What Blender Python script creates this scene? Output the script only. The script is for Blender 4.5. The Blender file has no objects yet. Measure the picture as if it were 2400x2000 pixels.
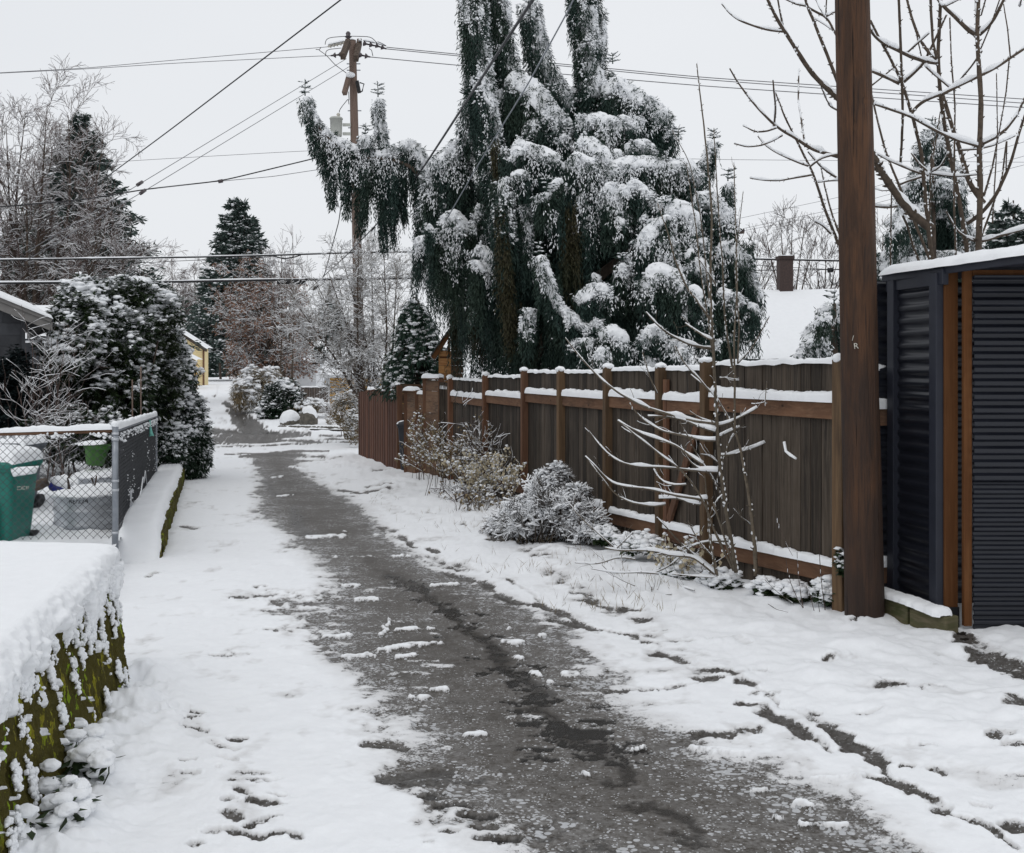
import bpy, math, numpy as np
rng = np.random.default_rng(11)
scene = bpy.context.scene
# ------------------------------------------------ camera, sky, sun, exposure
F, HX, HY, CZ = 2600.0, 1200.0, 865.0, 2.0      # focal length and horizon measured on the 2400 px photograph
cd = bpy.data.cameras.new("camera"); cam = bpy.data.objects.new("camera", cd)
scene.collection.objects.link(cam); scene.camera = cam
cam.location = (0, 0, CZ); cam.rotation_euler = (math.pi/2, 0, 0)
cd.sensor_width = 36; cd.lens = 36*F/2400; cd.shift_y = -(1000-HY)/2400
cd.clip_start = .1; cd.clip_end = 3000
world = bpy.data.worlds.new("World"); scene.world = world; world.use_nodes = True
SUN_EL, SUN_AZ = math.radians(58), math.radians(200)
def _world():
    nt = world.node_tree; nt.nodes.clear(); N = nt.nodes.new; L = nt.links.new
    out = N('ShaderNodeOutputWorld'); bg = N('ShaderNodeBackground'); sky = N('ShaderNodeTexSky')
    sky.sky_type = 'NISHITA'; sky.sun_disc = False; sky.sun_elevation = SUN_EL; sky.sun_rotation = SUN_AZ
    sky.dust_density = 4; sky.air_density = 1
    # a closed cloud deck hides most of the blue sky
    tc = N('ShaderNodeTexCoord'); mp = N('ShaderNodeMapping'); mp.inputs['Scale'].default_value = (1, 1, 2.2)
    nz = N('ShaderNodeTexNoise'); nz.inputs['Scale'].default_value = 1.3; nz.inputs['Detail'].default_value = 4
    rp = N('ShaderNodeValToRGB')
    rp.color_ramp.elements[0].position = .3; rp.color_ramp.elements[0].color = (7.9, 8.15, 8.5, 1)
    rp.color_ramp.elements[1].position = .7; rp.color_ramp.elements[1].color = (8.5, 8.7, 9.0, 1)
    mx = N('ShaderNodeMix'); mx.data_type = 'RGBA'; mx.inputs[0].default_value = .96
    L(tc.outputs['Generated'], mp.inputs[0]); L(mp.outputs[0], nz.inputs['Vector']); L(nz.outputs['Fac'], rp.inputs[0])
    L(sky.outputs[0], mx.inputs[6]); L(rp.outputs[0], mx.inputs[7]); L(mx.outputs[2], bg.inputs[0])
    bg.inputs[1].default_value = .1; L(bg.outputs[0], out.inputs[0])
_world()
sl = bpy.data.lights.new("sun", 'SUN'); sun = bpy.data.objects.new("sun", sl); scene.collection.objects.link(sun)
sl.energy = .5; sl.angle = math.radians(40); sl.color = (1, .97, .93)
sun.rotation_euler = (math.pi/2-SUN_EL, 0, math.pi-SUN_AZ); sun.location = (0, -5, 30)
scene.view_settings.view_transform = 'Standard'; scene.view_settings.look = 'None'
scene.view_settings.exposure = 0.0; scene.view_settings.gamma = 1.0
scene.cycles.max_bounces = 6; scene.cycles.diffuse_bounces = 4; scene.cycles.glossy_bounces = 3
scene.cycles.use_denoising = True
try: scene.cycles.denoising_input_passes = 'RGB_ALBEDO_NORMAL'
except Exception: pass
COL = scene.collection
# ------------------------------------------------ small maths
_GY = np.array([-60, 0, 3, 4, 8.5, 12, 20, 32, 38, 47, 65, 92, 150, 250, 900.])
_GZ = np.array([.5, .33, .27, .25, .04, -.05, -.25, -.5, -.58, -.55, -.1, .65, 1.1, 1.9, 5.])
def gz(Y): return np.interp(Y, _GY, _GZ)
def W(px, py, Y): return np.array([(px-HX)/F*Y, Y, CZ-(py-HY)/F*Y])
def G(px, Y): return np.array([(px-HX)/F*Y, Y, float(gz(Y))])
def WP(pts, Y, jit=0.):
    """traced photo polyline -> 3D polyline at depth Y (number, or one per point)"""
    Y = np.broadcast_to(np.asarray(Y, float), (len(pts),))
    return np.array([W(p[0], p[1], y) for p, y in zip(pts, Y)])
def nrm(a): return a/np.maximum(np.linalg.norm(a, axis=-1, keepdims=True), 1e-9)
def sst(a, b, x):
    t = np.clip((x-a)/(b-a), 0, 1); return t*t*(3-2*t)
def _hash(i, j, k, seed):
    h = (i.astype(np.int64)*73856093) ^ (j.astype(np.int64)*19349663) ^ (k.astype(np.int64)*83492791) ^ (seed*2654435761)
    h = (h ^ (h >> 13))*1274126177 & 0x7fffffff
    h = (h ^ (h >> 15))*668265263 & 0x7fffffff
    return (h ^ (h >> 11)) % 65536/32767.5-1.
def noise(p, s=1., seed=0):
    p = np.asarray(p, float)*s
    if p.shape[-1] == 2: p = np.concatenate([p, np.zeros(p.shape[:-1]+(1,))], -1)
    i = np.floor(p); f = p-i; f = f*f*f*(f*(f*6-15)+10); r = 0
    for a in (0, 1):
        for b in (0, 1):
            for c in (0, 1):
                w = (f[..., 0] if a else 1-f[..., 0])*(f[..., 1] if b else 1-f[..., 1])*(f[..., 2] if c else 1-f[..., 2])
                r = r+w*_hash(i[..., 0]+a, i[..., 1]+b, i[..., 2]+c, seed)
    return r
def fbm(p, s=1., o=4, seed=0, g=.5):
    r = 0; a = 1; t = 0
    for k in range(o):
        r = r+a*noise(p, s, seed+k*17); t += a; a *= g; s *= 2.03
    return r/t
def resample(P, n):
    P = np.asarray(P, float)
    d = np.r_[0, np.cumsum(np.linalg.norm(np.diff(P, axis=0), axis=1))]; t = np.linspace(0, d[-1], n)
    # Catmull-Rom like smoothing through a fine linear pass
    Q = np.stack([np.interp(t, d, P[:, k]) for k in range(P.shape[1])], 1)
    if len(P) > 2 and n > 6:
        for _ in range(max(1, n//12)):
            R = Q.copy(); R[1:-1] = .25*Q[:-2]+.5*Q[1:-1]+.25*Q[2:]; Q = R
    return Q
# ------------------------------------------------ mesh builder
def _ico(sub):
    p = (1+5**.5)/2
    v = [(-1, p, 0), (1, p, 0), (-1, -p, 0), (1, -p, 0), (0, -1, p), (0, 1, p), (0, -1, -p), (0, 1, -p), (p, 0, -1), (p, 0, 1), (-p, 0, -1), (-p, 0, 1)]
    f = [(0, 11, 5), (0, 5, 1), (0, 1, 7), (0, 7, 10), (0, 10, 11), (1, 5, 9), (5, 11, 4), (11, 10, 2), (10, 7, 6), (7, 1, 8), (3, 9, 4), (3, 4, 2), (3, 2, 6), (3, 6, 8), (3, 8, 9), (4, 9, 5), (2, 4, 11), (6, 2, 10), (8, 6, 7), (9, 8, 1)]
    v = [np.array(a)/np.linalg.norm(a) for a in v]
    for _ in range(sub):
        c = {}; nf = []
        def mid(a, b):
            k = (min(a, b), max(a, b))
            if k not in c:
                m = v[a]+v[b]; v.append(m/np.linalg.norm(m)); c[k] = len(v)-1
            return c[k]
        for a, b, d in f:
            x, y, z = mid(a, b), mid(b, d), mid(d, a); nf += [(a, x, z), (b, y, x), (d, z, y), (x, y, z)]
        f = nf
    return np.array(v), np.array(f)
ICO = {k: _ico(k) for k in (0, 1, 2, 3)}
class MB:
    def __init__(s): s.v = []; s.q = []; s.t = []; s.n = 0; s.a = []
    def add(s, v, q=None, t=None, rnd=None):
        v = np.asarray(v, float).reshape(-1, 3)
        if q is not None and len(q): s.q.append(np.asarray(q).reshape(-1, 4)+s.n)
        if t is not None and len(t): s.t.append(np.asarray(t).reshape(-1, 3)+s.n)
        s.v.append(v); s.n += len(v)
        s.a.append(np.full(len(v), rng.random()) if rnd is None else np.broadcast_to(np.asarray(rnd, float), (len(v),)))
        return s
    def box(s, c, hx, hy, hz, ang=0., rnd=None, taper=1., tilt=None):
        """box centred at c, half sizes, turned by ang about z"""
        v = np.array([(x, y, z) for z in (-1, 1) for y in (-1, 1) for x in (-1, 1)], float)*(hx, hy, hz)
        v[4:, :2] *= taper
        if tilt is not None: v = v@np.asarray(tilt).T
        ca, sa = math.cos(ang), math.sin(ang)
        v = np.stack([v[:, 0]*ca-v[:, 1]*sa, v[:, 0]*sa+v[:, 1]*ca, v[:, 2]], 1)+np.asarray(c)
        return s.add(v, [(0, 2, 3, 1), (4, 5, 7, 6), (0, 1, 5, 4), (1, 3, 7, 5), (3, 2, 6, 7), (2, 0, 4, 6)], rnd=rnd)
    def hexa(s, v8, rnd=None):
        return s.add(v8, [(0, 2, 3, 1), (4, 5, 7, 6), (0, 1, 5, 4), (1, 3, 7, 5), (3, 2, 6, 7), (2, 0, 4, 6)], rnd=rnd)
    def beam(s, p0, p1, w, h, rnd=None):
        """rectangular bar between two points: w sideways, h upright"""
        p0 = np.asarray(p0, float); p1 = np.asarray(p1, float); t = nrm(p1-p0)
        up = np.array([0, 0, 1.]) if abs(t[2]) < .9 else np.array([0, 1., 0]); sd = nrm(np.cross(t, up)); up = np.cross(sd, t)
        v = [p+a*sd*w/2+b*up*h/2 for p in (p0, p1) for b in (-1, 1) for a in (-1, 1)]
        return s.hexa(v, rnd)
    def tubes(s, P, R, k=5, rnd=None, cap=True, flat=1.):
        P = np.asarray(P, float); R = np.asarray(R, float)
        if P.ndim == 2: P = P[None]; R = np.broadcast_to(R, P.shape[:2])
        if cap:
            P = np.concatenate([P[:, :1], P, P[:, -1:]], 1); R = np.concatenate([R[:, :1]*.02, R, R[:, -1:]*.02], 1)
        B, n = R.shape
        T = np.gradient(P, axis=1); T[:, 0] = P[:, min(2, n-1)]-P[:, 0]; T[:, -1] = P[:, -1]-P[:, max(0, n-3)]; T = nrm(T)
        ref = np.where((np.abs(T[..., 2]).mean(1) > .75)[:, None], np.array([1., .13, 0]), np.array([0, 0, 1.]))[:, None, :]
        U = nrm(np.cross(T, ref)); V = np.cross(U, T)
        th = np.arange(k)*2*math.pi/k+math.pi/2
        v = P[:, :, None]+R[:, :, None, None]*(np.cos(th)[:, None]*U[:, :, None]+flat*np.sin(th)[:, None]*V[:, :, None])
        idx = np.arange(B*n*k).reshape(B, n, k); j = np.roll(idx, -1, 2)
        q = np.stack([idx[:, :-1], j[:, :-1], j[:, 1:], idx[:, 1:]], -1).reshape(-1, 4)
        r = None
        if rnd is not None: r = np.repeat(np.broadcast_to(rnd, (B,)), n*k)
        else: r = np.repeat(rng.random(B), n*k)
        return s.add(v, q, rnd=r)
    def cards(s, C, D, S, L, Wd, rnd=None, fold=0., mid=.45):
        C = np.asarray(C, float); D = nrm(D); S = nrm(S-D*(S*D).sum(-1, keepdims=True)); Nn = np.cross(D, S)
        L = np.broadcast_to(L, (len(C),))[:, None]; Wd = np.broadcast_to(Wd, (len(C),))[:, None]
        m = C+D*L*mid+Nn*fold*L
        v = np.stack([C, m+S*Wd/2, C+D*L, m-S*Wd/2], 1)
        r = rng.random(len(C)) if rnd is None else np.broadcast_to(rnd, (len(C),))
        return s.add(v, np.arange(len(C)*4).reshape(-1, 4), rnd=np.repeat(r, 4))
    def blobs(s, C, S, sub=1, rough=.3, rnd=None):
        """lumpy balls: C (n,3) centres, S (n,3) or (n,1) half sizes"""
        C = np.asarray(C, float); n = len(C)
        if n == 0: return s
        S = np.asarray(S, float); S = np.broadcast_to(S[:, None] if S.ndim == 1 and len(S) == n and n != 3 else S, (n, 3))
        bv, bf = ICO[sub]
        a = rng.random(n)*6.283; ca, sa = np.cos(a)[:, None], np.sin(a)[:, None]
        k = 1+rough*(rng.random((n, len(bv)))*2-1)
        v = bv[None]*k[..., None]*S[:, None]
        v = np.stack([v[..., 0]*ca-v[..., 1]*sa, v[..., 0]*sa+v[..., 1]*ca, v[..., 2]], -1)+C[:, None]
        t = (bf[None]+(np.arange(n)*len(bv))[:, None, None]).reshape(-1, 3)
        r = rng.random(n) if rnd is None else np.broadcast_to(rnd, (n,))
        return s.add(v, t=t, rnd=np.repeat(r, len(bv)))
    def grid(s, V, closed=False, rnd=None):
        """V (n,m,3) sheet"""
        n, m = V.shape[:2]; idx = np.arange(n*m).reshape(n, m)
        if closed:
            j = np.roll(idx, -1, 1); q = np.stack([idx[:-1], j[:-1], j[1:], idx[1:]], -1)
        else: q = np.stack([idx[:-1, :-1], idx[:-1, 1:], idx[1:, 1:], idx[1:, :-1]], -1)
        return s.add(V, q.reshape(-1, 4), rnd=rnd)
    def poly_prism(s, pts, d, rnd=None):
        """flat polygon pts (n,3) thickened by vector d"""
        pts = np.asarray(pts, float); n = len(pts); d = np.asarray(d, float)
        v = np.concatenate([pts, pts+d]); q = [(i, (i+1) % n, n+(i+1) % n, n+i) for i in range(n)]
        c = len(v); v = np.concatenate([v, [pts.mean(0), pts.mean(0)+d]])
        t = [(c, (i+1) % n, i) for i in range(n)]+[(c+1, n+i, n+(i+1) % n) for i in range(n)]
        return s.add(v, q, t, rnd=rnd)
    def lathe(s, prof, c, k=24, rnd=None, sx=1., sy=1., ang=0.):
        prof = np.asarray(prof, float); th = np.arange(k)*2*math.pi/k
        x = prof[:, :1]*np.cos(th)*sx; y = prof[:, :1]*np.sin(th)*sy; z = np.repeat(prof[:, 1:], k, 1)
        ca, sa = math.cos(ang), math.sin(ang)
        V = np.stack([x*ca-y*sa, x*sa+y*ca, z], -1)+np.asarray(c)
        return s.grid(V, closed=True, rnd=rnd)
    def build(s, name, mat, parent=None, smooth=False, bevel=0., origin=None, attrs=None):
        v = np.concatenate(s.v) if s.v else np.zeros((0, 3))
        org = np.zeros(3)
        if parent is not None: org = np.array(parent.get('_w', (0, 0, 0)), float)
        elif origin is not None: org = np.asarray(origin, float)
        v = v-org
        q = np.concatenate(s.q) if s.q else np.zeros((0, 4), int); t = np.concatenate(s.t) if s.t else np.zeros((0, 3), int)
        me = bpy.data.meshes.new(name)
        me.vertices.add(len(v)); me.vertices.foreach_set('co', v.astype(np.float32).ravel())
        nl = q.size+t.size; me.loops.add(nl)
        me.loops.foreach_set('vertex_index', np.concatenate([q.ravel(), t.ravel()]).astype(np.int32))
        me.polygons.add(len(q)+len(t))
        ls = np.concatenate([np.arange(len(q))*4, q.size+np.arange(len(t))*3]).astype(np.int32)
        me.polygons.foreach_set('loop_start', ls)
        me.polygons.foreach_set('use_smooth', np.full(len(q)+len(t), smooth))
        a = me.attributes.new('rnd', 'FLOAT', 'POINT'); a.data.foreach_set('value', np.concatenate(s.a).astype(np.float32) if s.a else [])
        for k, val in (attrs or {}).items():
            b = me.attributes.new(k, 'FLOAT', 'POINT'); b.data.foreach_set('value', np.asarray(val, np.float32).ravel())
        me.update(calc_edges=True)
        if mat is not None: me.materials.append(mat)
        o = bpy.data.objects.new(name, me); COL.objects.link(o)
        if parent is not None:
            o.parent = parent; pw = np.array(parent.get('_w', (0, 0, 0)), float); o['_w'] = tuple(org)
        else: o.location = org; o['_w'] = tuple(org)
        if bevel:
            b = o.modifiers.new('bevel', 'BEVEL'); b.width = bevel; b.segments = 1; b.limit_method = 'ANGLE'
        return o
def tag(o, label, cat, group=None, kind=None):
    if label: o['label'] = label
    if cat: o['category'] = cat
    if group: o['group'] = group
    if kind: o['kind'] = kind
    return o
def thing(name, label, cat, loc, group=None):
    o = bpy.data.objects.new(name, None); COL.objects.link(o); o.empty_display_size = .1
    o.location = tuple(float(x) for x in loc); o['_w'] = tuple(float(x) for x in loc)
    return tag(o, label, cat, group)
def struct(o):
    o['kind'] = 'structure'; return o
# ------------------------------------------------ snow shapes
def snow_bar(mb, P, w, h, seed=0, gap=0., step=.03, over=1.06):
    """snow lying along a polyline ledge P (points on the ledge top): width w, height h"""
    P = np.asarray(P, float); Ln = np.linalg.norm(np.diff(P, axis=0), axis=1).sum(); n = max(4, int(Ln/step))
    d = np.r_[0, np.cumsum(np.linalg.norm(np.diff(P, axis=0), axis=1))]; t = np.linspace(0, d[-1], n)
    Q = np.stack([np.interp(t, d, P[:, k]) for k in range(3)], 1)
    T = nrm(np.gradient(Q, axis=0)); S = nrm(np.cross(T, np.array([0, 0, 1.])))
    k = 9; th = np.linspace(0, math.pi, k)
    n1 = .62+.5*fbm(Q+seed*3.1, 4.5, 4, seed); n2 = 1+.18*fbm(Q+7.7, 7., 3, seed+5)
    e = np.minimum(t, d[-1]-t); end = np.sqrt(np.clip(e/(h*.7+1e-6), .02, 1))
    hh = np.clip(h*(n1+.35)*end, h*.06, None); ww = w/2*over*n2*(.55+.45*end)
    V = Q[:, None]+S[:, None]*(np.sign(np.cos(th))*np.abs(np.cos(th))**.75)[None, :, None]*ww[:, None, None]
    V = V+np.array([0, 0, 1.])*(hh[:, None]*np.abs(np.sin(th))**.6)[..., None]
    jit = noise(V.reshape(-1, 3), 38., seed+3).reshape(V.shape[:2])
    V = V+np.array([0, 0, 1.])*(jit*h*.1)[..., None]+S[:, None]*(noise(V.reshape(-1, 3)+9, 30., seed+4).reshape(V.shape[:2])*w*.05)[..., None]
    V[:, 0, 2] = Q[:, 2]-h*.06; V[:, -1, 2] = Q[:, 2]-h*.06
    return mb.grid(V)
def snow_on(mb, P, R, thick=1., k=5, keep=.92, minr=0., lift=.75, brk=.35):
    """snow lying on top of branch tubes: P (B,n,3), R (B,n); thin on steep pieces, broken here and there"""
    P = np.asarray(P, float); R = np.asarray(R, float)
    if P.ndim == 2: P = P[None]; R = np.broadcast_to(R, P.shape[:2])
    T = nrm(np.gradient(P, axis=1)); hz = np.sqrt(np.clip(1-T[..., 2]**2, 0, 1))
    a = noise(P.reshape(-1, 3), 9., 31).reshape(R.shape)
    f = np.clip(hz*1.25-.25, 0, 1)*np.clip(.9+.8*a-brk*.5, 0, 1.35)
    r2 = (R*thick+minr)*f
    m = (r2.max(1) > 1e-4) & (rng.random(len(R)) < keep)
    if not m.any(): return mb
    up = np.zeros_like(P); up[..., 2] = R*lift+r2*.55
    return mb.tubes((P+up)[m], np.maximum(r2[m], 2e-5), k, cap=True, flat=1.15)
# ------------------------------------------------ materials
def _new(name):
    m = bpy.data.materials.new(name); m.use_nodes = True; nt = m.node_tree; nt.nodes.clear()
    o = nt.nodes.new('ShaderNodeOutputMaterial'); b = nt.nodes.new('ShaderNodeBsdfPrincipled'); nt.links.new(b.outputs[0], o.inputs[0])
    return m, nt, b
class NT:
    """tiny node helper"""
    def __init__(s, nt): s.nt = nt; s.tc = nt.nodes.new('ShaderNodeTexCoord')
    def n(s, t, **kw):
        x = s.nt.nodes.new(t)
        for k, v in kw.items(): setattr(x, k, v)
        return x
    def l(s, a, b): s.nt.links.new(a, b)
    def map(s, sc, coord='Object', loc=(0, 0, 0), rot=(0, 0, 0)):
        m = s.n('ShaderNodeMapping'); m.inputs['Scale'].default_value = sc; m.inputs['Location'].default_value = loc; m.inputs['Rotation'].default_value = rot
        s.l(s.tc.outputs[coord], m.inputs[0]); return m.outputs[0]
    def noise(s, vec, scale, detail=5, rough=.55, dist=0.):
        x = s.n('ShaderNodeTexNoise'); x.inputs['Scale'].default_value = scale; x.inputs['Detail'].default_value = detail
        x.inputs['Roughness'].default_value = rough; x.inputs['Distortion'].default_value = dist; s.l(vec, x.inputs['Vector']); return x.outputs['Fac']
    def vor(s, vec, scale, feature='F1', out='Distance', rnd=1.):
        x = s.n('ShaderNodeTexVoronoi', feature=feature); x.inputs['Scale'].default_value = scale; x.inputs['Randomness'].default_value = rnd
        s.l(vec, x.inputs['Vector']); return x.outputs[out]
    def ramp(s, f, a, b, ca=(0, 0, 0), cb=(1, 1, 1), mode='LINEAR'):
        r = s.n('ShaderNodeValToRGB'); r.color_ramp.interpolation = mode
        e = r.color_ramp.elements; e[0].position = a; e[0].color = (*ca, 1); e[1].position = b; e[1].color = (*cb, 1); s.l(f, r.inputs[0]); return r.outputs[0]
    def mix(s, f, a, b, mode='MIX'):
        m = s.n('ShaderNodeMix', data_type='RGBA', blend_type=mode)
        for i, x in ((0, f), (6, a), (7, b)):
            if isinstance(x, (int, float)): m.inputs[i].default_value = x
            elif isinstance(x, tuple): m.inputs[i].default_value = (*x, 1)
            else: s.l(x, m.inputs[i])
        return m.outputs[2]
    def math(s, op, a, b=None, c=None):
        m = s.n('ShaderNodeMath', operation=op)
        for i, x in enumerate((a, b, c)):
            if x is None: continue
            if isinstance(x, (int, float)): m.inputs[i].default_value = x
            else: s.l(x, m.inputs[i])
        return m.outputs[0]
    def attr(s, name): return s.n('ShaderNodeAttribute', attribute_name=name).outputs['Fac']
    def bump(s, h, strength, dist, b):
        x = s.n('ShaderNodeBump'); x.inputs['Strength'].default_value = strength; x.inputs['Distance'].default_value = dist
        s.l(h, x.inputs['Height']); s.l(x.outputs[0], b.inputs['Normal'])
def simple(name, c1, c2=None, scale=6., rough=.75, bump=0., stretch=(1, 1, 1), spec=.3, metal=0., rndamt=.0, detail=6, bscale=None, lo=.35, hi=.65):
    m, nt, b = _new(name); h = NT(nt); c2 = c2 or tuple(x*.7 for x in c1)
    v = h.map(stretch); f = h.noise(v, scale, detail)
    col = h.mix(h.ramp(f, lo, hi), c1, c2)
    if rndamt:
        r = h.attr('rnd'); k = h.math('MULTIPLY_ADD', r, rndamt*2, 1-rndamt)
        cc = h.n('ShaderNodeCombineColor')
        for i in range(3): h.l(k, cc.inputs[i])
        col = h.mix(1., col, cc.outputs[0], 'MULTIPLY')
    h.l(col, b.inputs['Base Color']); b.inputs['Roughness'].default_value = rough; b.inputs['Specular IOR Level'].default_value = spec; b.inputs['Metallic'].default_value = metal
    if bump: h.bump(h.noise(v, bscale or scale*3, 6), .6, bump, b)
    return m
def wood(name, c1, c2, c3, grain=18., rough=.8, rndamt=.25, axis='z', bump=.002, streak=(.42, .62), knots=True):
    """weathered wood: fine grain and long streaks along an axis, tint per board"""
    m, nt, b = _new(name); h = NT(nt)
    st = {'z': (1, 1, .05), 'x': (.05, 1, 1), 'y': (1, .05, 1), 'h': (.18, .18, 1)}[axis]
    r = h.attr('rnd')
    off = h.n('ShaderNodeCombineXYZ'); rr = h.math('MULTIPLY', r, 37.)
    for i in range(3): h.l(rr, off.inputs[i])
    ad = h.n('ShaderNodeVectorMath', operation='ADD'); h.l(h.map(st), ad.inputs[0]); h.l(off.outputs[0], ad.inputs[1]); v = ad.outputs[0]
    g = h.noise(v, grain*3, 6, .6, .3); s = h.noise(v, grain*.5, 4, .6, .6)
    col = h.mix(h.ramp(s, *streak), c1, c2); col = h.mix(h.ramp(g, .45, .75), col, c3)
    blot = h.noise(h.map((1, 1, 1)), 2.2, 4); col = h.mix(h.ramp(blot, .5, .8, (0, 0, 0), (.55, .55, .55)), col, c3)
    if knots:
        kv = h.vor(v if axis != 'h' else h.map((.6, .6, 1)), 5.5, rnd=1.); kd = h.ramp(kv, .045, .085, (1, 1, 1), (0, 0, 0)); col = h.mix(kd, col, tuple(x*.4 for x in c2))
    k = h.math('MULTIPLY_ADD', r, rndamt*2, 1-rndamt); cc = h.n('ShaderNodeCombineColor')
    for i in range(3): h.l(k, cc.inputs[i])
    col = h.mix(1., col, cc.outputs[0], 'MULTIPLY'); h.l(col, b.inputs['Base Color'])
    b.inputs['Roughness'].default_value = rough; b.inputs['Specular IOR Level'].default_value = .25
    h.bump(g, .7, bump, b); return m
def snow_mat(name='snow', c=(.87, .885, .905), fine=1.):
    m, nt, b = _new(name); h = NT(nt); v = h.map((1, 1, 1))
    f = h.noise(v, 55*fine, 5, .65); g = h.noise(v, 9*fine, 4)
    h.l(h.mix(h.ramp(g, .3, .7), c, tuple(x*.965 for x in c)), b.inputs['Base Color'])
    b.inputs['Roughness'].default_value = .7; b.inputs['Specular IOR Level'].default_value = .2
    h.bump(f, .55, .006/fine, b); return m
SNOW = snow_mat()
SNOWF = snow_mat('snow_on_twigs', fine=.4)
def foliage(name, ca, cb, cc, rough=.6):
    m, nt, b = _new(name); h = NT(nt)
    r = h.attr('rnd'); col = h.mix(h.ramp(r, .1, .9), ca, cb)
    big = h.noise(h.map((1, 1, .5)), 1.4, 3); col = h.mix(h.ramp(big, .45, .7), col, cc)
    h.l(col, b.inputs['Base Color']); b.inputs['Roughness'].default_value = rough; b.inputs['Specular IOR Level'].default_value = .2
    return m
def metal(name, c1, c2, rough=.4, met=.8, scale=8., stretch=(1, 1, 1)):
    m, nt, b = _new(name); h = NT(nt); f = h.noise(h.map(stretch), scale, 5)
    h.l(h.mix(h.ramp(f, .3, .7), c1, c2), b.inputs['Base Color']); b.inputs['Metallic'].default_value = met
    h.l(h.math('MULTIPLY_ADD', f, .3, rough-.15), b.inputs['Roughness']); return m
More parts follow.
